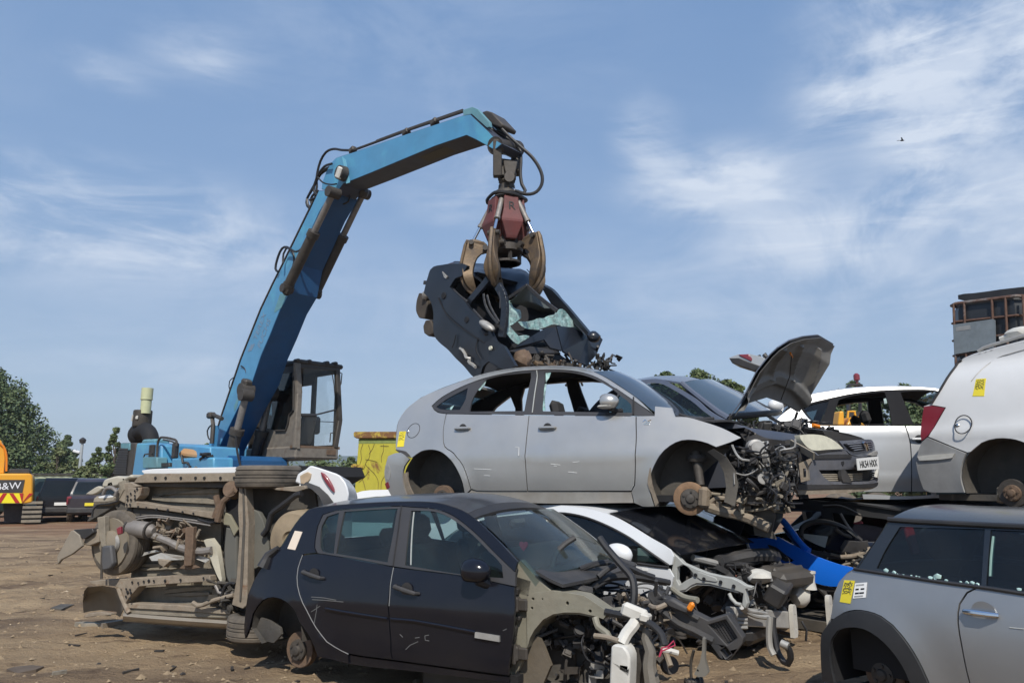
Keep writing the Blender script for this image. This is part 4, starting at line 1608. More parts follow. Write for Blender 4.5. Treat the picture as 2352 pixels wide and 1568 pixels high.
 H(ZA((200, 1240), (205, 1170), (225, 1130), (255, 1135), (300, 1155), (345, 1125), (370, 1070)), nb - .12, .018)
 H(ZA((500, 1195), (540, 1170), (560, 1130)), BW + .1, .016)
 H(ZA((490, 1195), (495, 1240), (480, 1300)), BW + .1, .016)
 H(ZA((650, 800), (690, 780), (700, 740)), 0, .016)
 H(ZC((330, 640), (365, 670), (375, 740), (365, 800)), nb - .02, .012)
 H(ZC((290, 1190), (298, 1300), (325, 1430)), nb - .3, .02)
 H(ZC((510, 1210), (480, 1290), (460, 1400)), BW + .1, .02)
 H(ZC((275, 730), (240, 760), (235, 800), (245, 840)), nb, .010)
 # cab
 def cp(uv, y):
  return CR.side(uv, y)
 yN = .52                                       # near side of the cab
 crn = CR.side(ZC((762, 1290))[0], yN)          # near front corner
 xF = crn.x
 T = lambda uv: CR.front(ZC(uv)[0], xF)         # points on the cab's front plane
 N = lambda pts: CR.xz(ZC(*pts), yN)
 yF = T((1085, 1270)).y
 z0, z1, zt = T((762, 1370)).z, T((762, 1270)).z, T((762, 615)).z
 cabm = mat("grimy_cab_steel", (.16, .145, .125), .75, .1, 0, .5, (.24, .20, .16), 4, var=.3, bump=.3, col2=(.10, .075, .055), c2scale=5, c2lo=.55, c2hi=.7)
 xB = xF - 1.75
 c = MB().box(((xF + xB) / 2, (yN + yF) / 2, (z0 + z1) / 2), (xF - xB + .06, yF - yN + .06, z1 - z0), None, .03).build("cab_floor", cabm, r)
 MB().box((xF - .05, (yN + yF) / 2, z1 - .01), (.16, yF - yN + .1, .05)).box((xF + .035, (yN + yF) / 2 + .3, (z0 + z1) / 2 + .02), (.02, .2, .1)).build("step_lip", M_RUST, c)
 # near side: lower panel rising to the front, dark window with rounded corner, pillar
 side = N([(500, 1300), (500, 600), (745, 600), (770, 615), (790, 900), (775, 1290), (760, 1300)])
 win = N([(520, 1130), (520, 690), (735, 690), (742, 985), (705, 1020), (690, 1130), (680, 1150), (600, 1150)])
 MB().prism(side, yN, yN + .05, [win]).build("cab_side", cabm, r)
 MB().prism(N([(560, 600), (750, 600), (750, 690), (560, 700)]), yN - .012, yN + .0).build("roof_side_trim", M_TRIM, r)
 MB().prism(win, yN + .02, yN + .03).build("side_window", M_GLASSD, r)
 MB().tube([CR.side(p, yN - .02) for p in ZC((600, 1150), (680, 1148), (700, 1090), (708, 1030), (742, 990), (745, 720))], .018, 6).build("window_seal", M_RUBBER, r)
 # front frame
 fp = lambda uv: T(uv)
 m = MB()
 m.bar(fp((770, 615)), fp((785, 860)), .12, .09, (1, 0, 0)).bar(fp((785, 850)), fp((762, 1290)), .11, .09, (1, 0, 0))
 m.build("corner_post", cabm, r, bevel=.02)
 m = MB()
 m.bar(fp((1085, 655)), fp((1105, 1080)), .10, .09, (1, 0, 0)).bar(fp((1105, 1070)), fp((1068, 1290)), .10, .09, (1, 0, 0))
 m.build("front_post", M_DARKSTEEL, r, bevel=.02)
 rf = MB()
 rf.box(((xF + xB) / 2, (yN + yF) / 2, zt + .03), (xF - xB + .1, yF - yN + .1, .09), (0, 0, 0), .03)
 rf.build("cab_roof", M_DARKSTEEL, r)
 m = MB()
 m.bar(fp((770, 640)), fp((1085, 665)), .07, .06, (1, 0, 0))
 for uu in (770, 860, 1000, 1065):
  q = fp((uu, 612 + (uu - 770) * .08))
  m.box(q + Vector((0, 0, .03)), (.16, .08, .07), None, .02)
 m.build("roof_guard", M_DARKSTEEL, r)
 beacon = CR.side(ZC((660, 605))[0], yN + .4)
 MB().lathe([(-.02, .08), (.1, .08), (.16, .04)], beacon, (0, 0, 1), 14).build("green_beacon", mat("green_lens", (.03, .12, .05), .4), r)
 # far side wall and back wall with windows
 fw = [(xF, z1), (xF, zt), (xB, zt), (xB, z1)]
 fh = [(xF - .08, z1 + .05), (xF - .08, zt - .1), (xF - .78, zt - .1), (xF - .78, z1 + .05)]
 fh2 = [(xF - .9, z1 + .5), (xF - .9, zt - .25), (xF - 1.5, zt - .25), (xF - 1.5, z1 + .5)]
 MB().prism(fw, yF - .05, yF, [fh, fh2]).build("cab_door", M_DARKSTEEL, r)
 MB().box((xB + .03, (yN + yF) / 2, z1 + .35), (.06, yF - yN, .7)).box((xB + .03, (yN + yF) / 2, zt - .12), (.06, yF - yN, .2)).box((xB + .03, yN + .04, (z1 + zt) / 2), (.06, .08, zt - z1)).box((xB + .03, yF - .04, (z1 + zt) / 2), (.06, .08, zt - z1)).build("cab_back", M_DARKSTEEL, r)
 gq = [(xF + .0, yN + .08, z1 + .03), (xF, yF - .06, z1 + .03), (xF, yF - .06, zt - .06), (xF, yN + .08, zt - .06)]
 MB().add(gq, [(0, 1, 2, 3)]).build("windscreen", M_GLASSC, r, fix=False)
 MB().prism(fh, yF - .03, yF - .02).build("door_window", M_GLASSC, r)
 m = MB()
 m.tube([fp((800, 1020)), fp((930, 1022)), fp((1075, 985))], .016, 6).tube([fp((800, 1030)) + Vector((.02, 0, 0)), fp((920, 1030))], .028, 6)
 m.build("wiper_bar", M_TRIM, r)
 m = MB().tube([fp((1045, 690)), fp((1062, 780)), fp((1072, 900))], .010, 5).tube([fp((905, 1075)), fp((1070, 1082))], .008, 5)
 m.build("window_bars", M_TRIM, r)
 m = MB().tube([fp((1105, 690)), fp((1125, 700)), fp((1118, 780)), fp((1108, 800))], .012, 6)
 m.tube([fp((1060, 1165)), fp((1035, 1170)), fp((1030, 1240))], .012, 6)
 m.build("grab_handle", M_DARKSTEEL, r)
 # seat and console
 sx, sy = xF - 1.0, (yN + yF) / 2
 s = MB().box((sx, sy, z1 + .42), (.5, .5, .16), None, .05).box((sx - .28, sy, z1 + .85), (.16, .48, .85), (0, -.18, 0), .06).build("seat", M_SEAT, r)
 MB().box((sx - .19, sy, z1 + .85), (.08, .34, .5), (0, -.18, 0), .03).build("seat_cushion", mat("dull_red_cloth", (.12, .025, .02), .9), s)
 MB().box((sx + .15, sy + .32, z1 + .45), (.7, .18, .35), None, .04).box((sx + .15, sy - .30, z1 + .45), (.6, .16, .3), None, .04).box((sx + .62, sy, z1 + .35), (.12, .3, .6), (0, .3, 0), .03).tube(
  [(sx + .5, sy + .1, z1), (sx + .62, sy + .1, z1 + .3)], .02, 6).tube([(sx + .35, sy + .32, z1 + .6), (sx + .38, sy + .3, z1 + .85)], .02, 6).build("console", M_PLASTIC, r)
 # machine body
 yb = -1.15
 B = lambda pts, y=yb: CR.xz(ZD(*pts), y)
 zb = 1.15

 def block(pts, nm, mm, y0=yb, y1=1.2, bev=.03):
  p = [(x, max(z, zb)) for x, z in B(pts, y0)]
  return MB().prism(p, y0, y1).build(nm, mm, r, bevel=bev)
 block([(1100, 690), (1110, 668), (1250, 668), (1210, 985), (1030, 985), (1045, 960)], "radiator_grille", M_DARKSTEEL)
 m = MB()
 for k in range(11):
  q0, q1 = CR.side(ZD((1096 - k * 5.5, 725 + k * 22))[0], yb - .012), CR.side(ZD((1180 - k * 2, 728 + k * 22))[0], yb - .012)
  m.bar(q0, q1, .02, .035, (0, 0, 1))
 m.build("grille_louvres", M_TRIM, r)
 block([(1110, 672), (1190, 672), (1190, 735), (1108, 735)], "corner_plate", M_TEAL, yb - .02, yb + .05, .01)
 block([(1255, 672), (1440, 668), (1480, 690), (1480, 1150), (1205, 1150), (1212, 960)], "engine_housing", M_CRANE)
 block([(1445, 682), (1829, 695), (1930, 705), (1930, 1150), (1445, 1150)], "side_housing", M_CRANE, yb + .25, -.35)
 block([(1310, 800), (1440, 800), (1440, 900), (1310, 900)], "battery_box", M_TEAL, yb - .1, yb + .1, .02)
 block([(1575, 812), (1840, 805), (1960, 800), (1960, 950), (1570, 950)], "fuel_tank", M_CRANE, yb - .1, yb + .25, .03)
 block([(1440, 855), (1550, 850), (1555, 890), (1440, 890)], "step_box", M_TRIM, yb - .02, yb + .05, .01)
 P = lambda pts, y=yb: [CR.side(p, y) for p in ZD(*pts)]
 m = MB().tube(P([(1440, 810), (1448, 690), (1462, 635), (1490, 618), (1600, 638), (1622, 655), (1622, 700)], yb - .05), .022, 7, h=.06)
 m.tube(P([(1500, 640), (1600, 665), (1612, 700), (1590, 800)], yb + .2), .018, 6, h=.06)
 m.tube(P([(1455, 800), (1470, 690)], yb + .3), .018, 6).tube(P([(1320, 800), (1330, 775), (1400, 765)], yb - .05), .014, 6)
 m.build("handrail", M_DARKSTEEL, r)
 MB().lathe([(0, .08), (.22, .08), (.23, .05)], P([(1405, 800)], yb)[0], (0, 0, 1), 14).build("filler_cap", M_TRIM, r)
 m = MB().box(P([(1610, 740)], yb)[0], (.1, .1, .28), None, .02)
 m.build("work_lamp", M_TRIM, r)
 # exhaust: stack pipe, weathered box, fat black elbow
 c0 = P([(1335, 400)], 0)[0]
 ct = P([(1335, 172)], 0)[0]
 cm = P([(1335, 275)], 0)[0]
 MB().lathe([(0, .115), ((cm - c0).z, .115), ((cm - c0).z, .135), ((cm - c0).z + .02, .135), ((cm - c0).z + .02, .128), ((ct - c0).z, .128), ((ct - c0).z, .10), ((ct - c0).z - .1, .10)], c0, (0, 0, 1), 22).build(
  "exhaust_stack", mat("pale_yellow_pipe", (.52, .54, .33), .55, dirt=.15, var=.06), r)
 q = P([(1308, 445)], 0)[0]
 b3 = MB().lathe([(-.19, .20), (-.17, .205), (.17, .205), (.19, .19)], q, (0, 0, 1), 20).build("exhaust_box", M_DARKSTEEL, r)
 MB().box(q + Vector((-.04, -.2, .0)), (.05, .04, .14), (0, .2, 0)).box(q + Vector((.12, -.17, 0)), (.09, .05, .09), None, .02).build("box_label", M_WPLAST, b3)
 pp = P([(1308, 490), (1305, 510), (1290, 520)], 0)
 MB().tube(pp, [.14, .13, .16], 16).build("exhaust_neck", M_DARKSTEEL, r)
 k0 = P([(1258, 590)], 0)[0]
 m = MB().tube(P([(1255, 600), (1300, 560), (1345, 555), (1380, 600), (1392, 680)], 0), [.17, .2, .21, .20, .17], 20, h=.05)
 m.lump(k0, (.2, .2, .24), 3, 3, .06)
 m.build("air_filter", M_INNER, r)
 MB().box(P([(1210, 655)])[0] + Vector((0, .4, 0)), (.3, .3, .1), None, .03).box(P([(1310, 655)])[0] + Vector((0, .3, 0)), (.35, .3, .1), None, .03).build("lid", M_TEAL, r)
 # clutter beside the boom foot
 S2 = lambda uv, y: CR.side(ZC(uv)[0], y)
 MB().tube([S2((100, 1250), nb - .2), S2((110, 1100), nb - .2), S2((100, 1020), nb - .2), S2((180, 1055), nb - .2)], .04, 8).box(S2((95, 1030), nb - .2), (.16, .14, .12), None, .03).build("sensor_post", M_DARKSTEEL, r)
 H(ZC((90, 1110), (65, 1150), (75, 1210), (95, 1230)), nb - .2, .014)
 MB().prism(CR.xz(ZC((85, 1300), (125, 1110), (150, 1110), (130, 1290), (100, 1380)), nb - .12), nb - .16, nb - .10).build("boom_bracket", M_CRANE, r)
 MB().box(CR.side(ZD((1775, 780))[0], yb + .3), (.55, .3, .2), (0, .1, .2), .08).build("canister", mat("dusty_orange_canister", (.45, .24, .10), .7, dirt=.5), r)
 q = CR.side(ZD((1800, 850))[0], yb - .05)
 wires(r, "hose_bundle", q + Vector((-.25, -.1, -.3)), q + Vector((.5, .2, .1)), 14, 3, M_HOSE, (.015, .03), 5)
 m = MB()
 q = S2((300, 1440), 0)
 m.box((q.x + .1, 0, 1.5), (1.4, 1.3, .9), None, .08)
 m.build("turret", M_CRANESHADE, r)
 # undercarriage
 MB().box((-.9, 0, .95), (3.6, 1.8, .35), None, .05).lathe([(0, .9), (.2, .9)], (-.6, 0, 1.1), (0, 0, 1), 24).build("chassis", M_CRANESHADE, r)
 for xx in (-2.2, .6):
  for s in (-1, 1):
   wheel(MB(), (xx, s * 1.05, .52), (0, s, 0), .55, .5, 26).build("wheel", M_TYRE, r)
 return r


crane()


# ------------------------------------------------------------------ orange peel grapple
TIP = CR.side(ZA((1800, 372))[0], 0)
GY = CR.w(TIP).y
GAX = at(*ZB((615, 650))[0], GY)
GR_ = Fr((GAX.x, GY, 0), 0)


def grapple():
 r = thing("grapple", "rusty five tined grab with red housings hanging from the blue jib", "grapple", GR_)
 g = lambda u, v, y=0.0: GR_.side(ZB((u, v))[0], y)
 zz = lambda v: g(615, v).z
 sc = (g(715, 650).x - g(615, 650).x) / 100.0
 # yoke: big pin through the jib nose, forked link, knuckle
 p0, p1 = CR.side(ZB((505, 165))[0], -BW - .1), CR.side(ZB((690, 195))[0], -BW - .1)
 a0 = g(505, 165, -.2)
 a1 = g(690, 195, .25)
 MB().tube([a0, a1], .105, 20).tube([a0 - (a1 - a0) * .04, a0 + (a1 - a0) * .10], .125, 20).tube([a1 - (a1 - a0) * .12, a1 + (a1 - a0) * .05], .125, 20).build("hanger_pin", M_DARKSTEEL, r)
 m = MB()
 for e in (g(520, 165, -.2), g(682, 195, .25)):
  m.bar(e + Vector((0, 0, .08)), e + Vector((.0, -e.y * .4, -.42)), .12, .15, (0, 1, 0))
 m.bar(g(505, 330, -.1), g(710, 355, .15), .14, .11, (0, 1, 0))
 m.build("fork_link", M_DARKSTEEL, r, bevel=.012)
 m = MB()
 kp = [((510, 340), (700, 350)), ((525, 460), (675, 470))]
 q = lambda u, v, y: g(u, v, y)
 for y0, y1 in ((-.16, -.10), (.10, .16)):
  poly = [(g(u, v).x, g(u, v).z) for u, v in ((575, 340), (705, 350), (680, 470), (640, 500), (600, 480), (580, 400))]
  m.prism(poly, y0, y1)
 poly = [(g(u, v).x, g(u, v).z) for u, v in ((510, 345), (575, 350), (590, 470), (525, 460))]
 m.prism(poly, -.12, .12)
 m.build("knuckle", M_DARKSTEEL, r, bevel=.01)
 MB().tube([g(630, 445, -.24), g(630, 445, .24)], .07, 16).tube([g(540, 440), g(690, 440)], .06, 14).build("knuckle_pin", M_STEEL, r)
 c = g(605, 0)
 MB().lathe([(zz(v) - zz(640), rr * sc) for v, rr in ((470, 60), (500, 75), (525, 55), (530, 75), (580, 80), (590, 105), (615, 108), (620, 85), (640, 90))], (c.x, 0, zz(640)), (0, 0, 1), 24).build("rotator", M_DARKSTEEL, r)
 # hose ring and loose hoses
 m = MB().tube([(c.x + 185 * sc * math.cos(t) * (.95 + .1 * math.sin(3 * t)), 185 * sc * math.sin(t) * .9, zz(655) + .02 * math.sin(2 * t)) for t in np.linspace(0, 2 * math.pi, 26)], .024, 7)
 m.build("hose_ring", M_HOSE, r)
 H = lambda pts, y0, y1, rad=.024: MB().tube([g(u, v, y) for (u, v), y in zip(pts, np.linspace(y0, y1, len(pts)))], rad, 8, h=.05).build("hydraulic_hose", M_HOSE, r)
 H([(560, 10), (640, 90), (740, 180), (830, 260), (895, 350), (930, 440), (925, 520), (880, 585), (820, 608), (760, 605), (690, 580), (630, 548)], -.05, -.1)
 H([(440, 5), (560, 60), (680, 150), (725, 200), (735, 300), (730, 420), (745, 520), (775, 575), (760, 600), (700, 580)], .1, -.1)
 H([(470, 10), (560, 75), (650, 150)], .18, .22, .016)
 H([(735, 700), (755, 720), (760, 800), (780, 880), (800, 940)], -.1, -.2, .018)
 MB().tube([g(615, 548, -.1), g(680, 575, -.1)], .024, 8).build("hose_fitting", M_CHROME, r)
 # core
 MB().lathe([(zz(v) - zz(1170), rr * sc) for v, rr in ((640, 120), (665, 150), (690, 120), (950, 90), (1060, 120), (1100, 150), (1150, 150), (1170, 90))], (c.x, 0, zz(1170)), (0, 0, 1), 20).build("centre_post", M_DARKSTEEL, r)
 MB().lathe([(0, 130 * sc), (.03, 130 * sc), (.03, 100 * sc), (.0, 100 * sc)], (c.x, 0, zz(1250)), (0, 0, 1), 24).build("bottom_ring", M_DARKSTEEL, r)
 m = MB()
 for k in range(5):
  t = R(16 + 72 * k)
  m.bar((c.x + math.sin(t) * 115 * sc, -math.cos(t) * 115 * sc, zz(1165)), (c.x + math.sin(t) * 115 * sc, -math.cos(t) * 115 * sc, zz(1255)), .03, .05)
 m.build("ring_posts", M_DARKSTEEL, r)
 for k in range(5):
  t = R(16 + 72 * k)
  d, s = Vector((math.sin(t), -math.cos(t), 0)), Vector((math.cos(t), math.sin(t), 0))
  o = Vector((c.x, 0, 0))
  rows = []
  for v, wd, rad in ((672, 60, 150), (690, 66, 162), (800, 74, 175), (900, 100, 205), (920, 100, 206), (1040, 55, 175), (1065, 48, 165)):
   z = zz(v)
   R0, w2 = rad * sc, wd * sc
   rows.append([o + d * (R0 * .45) - s * w2 * .9 + Vector((0, 0, z)), o + d * R0 - s * w2 + Vector((0, 0, z)),
       o + d * R0 + s * w2 + Vector((0, 0, z)), o + d * (R0 * .45) + s * w2 * .9 + Vector((0, 0, z))])
  mb = MB()
  vs = [p for row in rows for p in row]
  fs = []
  for i in range(len(rows) - 1):
   for j in range(4):
    a, b = i * 4 + j, i * 4 + (j + 1) % 4
    fs.append((a, b, b + 4, a + 4))
  fs += [(0, 3, 2, 1), tuple(len(vs) - 4 + q for q in range(4))]
  mb.add(vs, fs)
  h = mb.build("housing", M_RED, r, smooth=0, bevel=.012)
  tl = o + d * (163 * sc + .012) + Vector((0, 0, zz(775)))
  slope = (d * (175 - 162) * sc + Vector((0, 0, zz(800) - zz(690))))
  text_mesh("letter", "R", .17, M_INK, h, o + d * (172.5 * sc + .003) + Vector((0, 0, zz(778))), s, -slope, .004)
  # cylinder and tine between housings
  t2 = t - R(36)
  d2, s2 = Vector((math.sin(t2), -math.cos(t2), 0)), Vector((math.cos(t2), math.sin(t2), 0))
  ca = o + d2 * 130 * sc + Vector((0, 0, zz(700)))
  cb = o + d2 * 330 * sc + Vector((0, 0, zz(1100)))
  cb2 = o + d2 * 305 * sc + Vector((0, 0, zz(1035)))
  cyl = MB().tube([ca, ca.lerp(cb2, .62)], 24 * sc, 14).tube([ca.lerp(cb2, .58), ca.lerp(cb2, .64)], 28 * sc, 14).build("cylinder", M_STEEL, r)
  MB().tube([ca.lerp(cb2, .6), cb2], 14 * sc, 12).build("piston_rod", M_CHROME, cyl)
  outer = spline([(175, 1085), (225, 1040), (300, 1015), (352, 1040), (372, 1130), (392, 1230), (395, 1320), (380, 1400), (350, 1460), (300, 1510), (278, 1525)], 30)
  inner = spline([(262, 1500), (282, 1430), (300, 1340), (290, 1260), (262, 1190), (230, 1160), (190, 1150), (160, 1120)], 30)
  wd = prof([(1015, 22), (1080, 34), (1180, 40), (1280, 62), (1360, 98), (1420, 92), (1470, 60), (1525, 12)])
  mb = MB()
  poly = outer + inner
  cen = (250, 1250)
  V, T = fill(poly, (), 40)
  n = len(V)
  pos = lambda x, v, sg: o + d2 * (x * sc) + s2 * (sg * .68 * wd(v) * (.45 + .55 * min(1, max(0, (x - 200) / 150))) * sc) + Vector((0, 0, zz(v)))
  vs = [pos(x, v, 1) for x, v in V] + [pos(x, v, -1) for x, v in V]
  fs = list(T) + [tuple(n + i for i in reversed(q)) for q in T]
  cnt = set()
  for q in T:
   for i in range(3):
    cnt.add((q[i], q[(i + 1) % 3]))
  fs += [(b, a, n + a, n + b) for a, b in cnt if (b, a) not in cnt]
  mb.add(vs, fs)
  tn = mb.build("tine", M_TINE, r, smooth=30, bevel=.008)
  # outer rib and pin
  rib = [o + d2 * ((x + 14) * sc) + Vector((0, 0, zz(v))) for x, v in outer if v > 1050 or x > 340]
  MB().tube(rib, [.03] * (len(rib) - 1) + [.015], 6).build("tine_rib", M_TINE, tn)
  for (x, v, rr) in ((318, 1060, 30), (190, 1110, 34)):
   q = o + d2 * x * sc + Vector((0, 0, zz(v)))
   MB().tube([q - s2 * 55 * sc, q + s2 * 55 * sc], rr * sc * .75, 14).build("tine_pin", M_DARKSTEEL, tn)
 return r


grapple()


# ------------------------------------------------------------------ silver hatchback on top of the near stack
def car_frame(hub_uv, depth, yaw, pitch=0.0, roll=0.0):
 """Origin on the near flank at the rear hub."""
 return Fr(at(*hub_uv, depth), yaw, pitch, roll)


def centre(fr, half):
 """Move the origin to the car's centre line."""
 fr.o = fr.o + fr.b * half
 return fr


def sticker(car, name, pts, material, lines=6, ink=None, seed=1, blocks=False):
 o = car.decal(name, pts, material, .004, .003)
 rnd = random.Random(seed)
 mb = MB()
 p = [Vector((*q, 0)) for q in car.fr.xzf(pts, car.hw)]
 # corners: upper left, upper right, lower right, lower left
 def P(s, t):
  q = p[0].lerp(p[1], s).lerp(p[3].lerp(p[2], s), t)
  return Vector((q.x, -car.hw(q.x, q.y) - .0055, q.y))
 if blocks:
  for t, a, b in ((.36, .12, .40), (.36, .55, .85), (.62, .12, .45), (.62, .48, .85)):
   mb.add([P(a, t), P(b, t), P(b, t + .11), P(a, t + .11)], [(0, 1, 2, 3)])
  for t in (.1, .16, .84, .9):
   mb.add([P(.1, t), P(.8, t), P(.8, t + .02), P(.1, t + .02)], [(0, 1, 2, 3)])
 else:
  for k in range(lines):
   t0 = .08 + .55 * k / lines
   pts_ = [P(.12 + .76 * j / 9, t0 + rnd.uniform(-.05, .07)) for j in range(10)]
   mb.tube(pts_, .0022, 4)
 mb.build("handwriting" if not blocks else "print", ink or M_INKGREY, o, smooth=0)
 return o


def mirror(car, uv, size, material, foot=(-.02, .0, -.05), out=.12, lower=None):
 x, z = car.fr.xzf([uv], car.hw)[0]
 y = -car.hw(x, z)
 c = Vector((x, y - out, z))
 m = MB()
 bm = MB().lump((0, 0, 0), (size[0], size[1], size[2]), 1, 3, .03, 1)
 m.add([c + Vector((max(v[0], -size[0] * .55), v[1], max(v[2], -size[2] * .8))) for v in bm.v], bm.f)
 o = m.build("door_mirror", material, car.root, smooth=50)
 MB().tube([c + Vector((.02, .02, -size[2] * .7)), Vector((x + .06, y - .02, z - size[2] * 1.1)), Vector((x + .09, y + .03, z - size[2] * 1.0))], [.035, .03, .03], 8).build("mirror_foot", M_TRIM, o)
 if lower:
  MB().lump(c + Vector((-.01, 0, -size[2] * .55)), (size[0] * .9, size[1] * .95, size[2] * .3), 2, 2, .03).build("mirror_base", lower, o)
 return o


def silver_hatch():
 fr = car_frame(Z1((370, 965))[0], 8.3, R(28))
 W = 1.80
 centre(fr, W / 2)
 r = thing("hatchback", "silver five door hatchback without wheels stacked on top of the white car", "car", fr)
 car = Car(fr, r, [(-.3, .80), (-.12, .852), (.05, .882), (.25, .902), (.42, .905), (.50, .885), (.60, .855), (.75, .80), (.95, .70), (1.1, .62), (1.3, .5)], M_SILVER,
     taper=(1.25, 2.3, .10))
 hubr, hubf = fr.xz(Z1((355, 965), (2085, 985)), -W / 2)
 car.arches = ((hubr[0], hubr[1] + .03, .36, .018, .09), (hubf[0], hubf[1] + .03, .37, .022, .09))
 car.crease = ((.42, .0, .010, .03), (-.055, 0, .012, .035))
 sil = Z1((80, 640), (85, 520), (100, 450), (150, 372), (250, 290), (400, 222), (520, 178), (640, 137), (760, 107), (900, 85), (1060, 74), (1200, 74), (1350, 88), (1440, 108))
 apil = Z1((1530, 150), (1640, 220), (1750, 297), (1868, 388))
 bandT = Z1((330, 345), (400, 285), (560, 203), (700, 154), (900, 112), (1060, 98), (1200, 97), (1330, 110), (1440, 140), (1555, 200), (1640, 255), (1760, 337), (1862, 411))
 belt = Z1((1738, 413), (1000, 406), (580, 399), (430, 396), (370, 386), (340, 366))
 arch_r = Z1((165, 965), (138, 880), (145, 790), (190, 706), (255, 660), (330, 648), (400, 668), (455, 715), (505, 790), (540, 875), (556, 962))
 arch_f = Z1((1868, 1040), (1842, 960), (1830, 880), (1850, 790), (1900, 690), (1970, 622), (2050, 585), (2140, 583), (2230, 605), (2288, 631))
 shut = Z1((430, 398), (413, 480), (408, 560), (418, 625), (480, 672), (540, 750), (575, 840), (598, 922))
 # near flank
 frame = sil + apil[:-1] + Z1((1866, 408)) + bandT[::-1][1:] + belt[::-1][:3][1:1] + Z1((345, 372), (372, 390), (428, 398)) + shut[1:] + Z1((556, 962)) + arch_r[::-1][1:8] + Z1((150, 662), (85, 650))
 car.panel("side_frame", frame)
 car.panel("rear_door", Z1((431, 399), (1000, 408), (990, 500), (990, 932), (640, 930), (598, 918), (575, 840), (540, 750), (480, 672), (418, 625), (408, 560), (413, 480)))
 car.panel("front_door", Z1((1000, 408), (1737, 414), (1737, 600), (1727, 890), (1705, 932), (990, 932), (990, 500)))
 tip = Z4((30, 714), (120, 738), (270, 788), (410, 858), (330, 892), (230, 925))
 fen = Z1((1738, 413), (1862, 411), (1865, 345), (1985, 357), (2008, 418)) + tip + arch_f[::-1][1:] + Z1((1780, 1040), (1722, 1015), (1702, 935), (1727, 890), (1737, 600))
 car.panel("front_fender", fen, material=M_SILVER)
 car.panel("sill", Z1((598, 922), (1703, 934), (1720, 1016), (1000, 1016), (558, 965)), (), M_MUDSILVER, off=-.01)
 wq = Z1((358, 352), (430, 298), (575, 222), (560, 300), (520, 372), (420, 372), (380, 366))
 wr = Z1((705, 163), (800, 138), (1010, 116), (990, 250), (965, 380), (588, 384), (602, 315), (645, 235))
 wf = Z1((1105, 114), (1200, 110), (1330, 124), (1435, 154), (1555, 218), (1640, 285), (1700, 335), (1706, 392), (1088, 382))
 band = bandT + belt
 car.panel("window_frame", band, (wq, wr, wf), M_PILLAR, off=-.006, gap=0)
 car.panel("quarter_glass", wq, (), M_GLASSD, off=-.012, t=.004, gap=-.01)
 MB().tube(car.edge(Z1((1052, 100), (1022, 392)), off=.001), .006, 5).build("door_seam", M_GREYMETAL, r)
 MB().tube(car.edge(Z1((1720, 285), (1718, 405)), off=.004), .008, 5).build("quarterlight_bar", M_TRIM, r)
 sh = MB()
 for q in (Z1((1110, 116), (1148, 114), (1135, 150), (1112, 185)), Z1((1095, 200), (1116, 190), (1104, 290), (1108, 376), (1090, 378)), Z1((700, 168), (690, 200), (655, 240), (640, 232), (672, 196)),
     Z1((460, 372), (480, 340), (420, 368))):
  sh.prism(fr.xzf(q, car.hw), .012, .018, (), .1, lambda x, z: -car.hw(x, z))
 sh.build("glass_shards", M_SHATTER, r)
 # other flank, roof, tail, glass
 car.far("far_side", [(sil + apil + Z1((2000, 420), (2300, 440)) + tip[1:] + arch_f[::-1] + Z1((1720, 1016), (558, 965)) + arch_r[::-1][1:8] + Z1((85, 650)), (wq, wr, wf))])
 roofl = Z1((520, 178), (640, 137), (760, 107), (900, 85), (1060, 74), (1200, 74), (1350, 88), (1440, 108))
 car.across("roof", roofl, crown=.045)
 car.across("rear_screen", Z1((250, 290), (400, 222), (520, 178)), M_GLASSD, crown=.03, bow=-.12)
 car.across("tailgate", Z1((82, 640), (85, 520), (100, 450), (150, 372), (250, 290)), crown=.0, bow=-.16)
 car.across("spoiler", Z1((405, 232), (412, 216), (508, 180)), crown=.03, bow=-.09, inn=.09, t=.03)
 car.across("windscreen", Z1((1440, 108), (1530, 150), (1640, 220), (1750, 297), (1868, 388), (1990, 420)), mat("reflecting_blue_glass", (.02, .03, .04), .06, 0, 1.0, .12, (.25, .26, .25), 2), crown=.04, bow=.16, inn=.035, t=.006)
 car.across("scuttle", Z1((1985, 408), (2130, 430), (2260, 440)), M_PLASTIC, crown=.03, bow=.1, inn=.08)
 MB().tube(car.edge(Z1((2005, 398), (2120, 428), (2250, 425)), off=-.15), .018, 6).build("wiper", M_TRIM, r)
 # inside
 lo = lambda uv: fr.xz([uv], -W / 2)[0]
 x0, zf = lo(Z1((560, 990))[0])
 x1, _ = lo(Z1((1720, 1016))[0])
 MB().box(((x0 + x1) / 2, 0, zf + .03), (x1 - x0 + 1.2, W - .24, .06)).box((x1 + .05, 0, zf + .36), (.05, W - .2, .7)).box((x0 - .05, 0, zf + .25), (.06, W - .2, .5)).build("floor_pan", M_INNER, r)
 bx = (x0 + x1) / 2
 for sy in (-.38, .38):
  car.seat(bx + .38, sy, zf + .12)
 s = MB().box((bx - .62, 0, zf + .22), (.5, 1.3, .18), None, .05).box((bx - .9, 0, zf + .5), (.14, 1.3, .52), (0, -.3, 0), .05).build("rear_seat", M_SEAT, r)
 for sy in (-.4, 0, .4):
  MB().box((bx - 1.0, sy, zf + .84), (.1, .24, .16), (0, -.25, 0), .04).build("headrest", M_SEAT, s)
 MB().box((x1 - .2, 0, zf + .62), (.5, W - .3, .28), (0, .2, 0), .08).build("dashboard", M_TRIM, r)
 MB().lathe([(-.012, .17), (-.012, .19), (.012, .19), (.012, .17)], (x1 - .52, -.38, zf + .72), (1, 0, -.5), 26).build("steering_wheel", M_TRIM, r)
 # wheel wells, brakes, strut
 car.liner("wheel_arch", arch_r, .30)
 car.liner("wheel_arch", arch_f + Z4((300, 905)), .34)
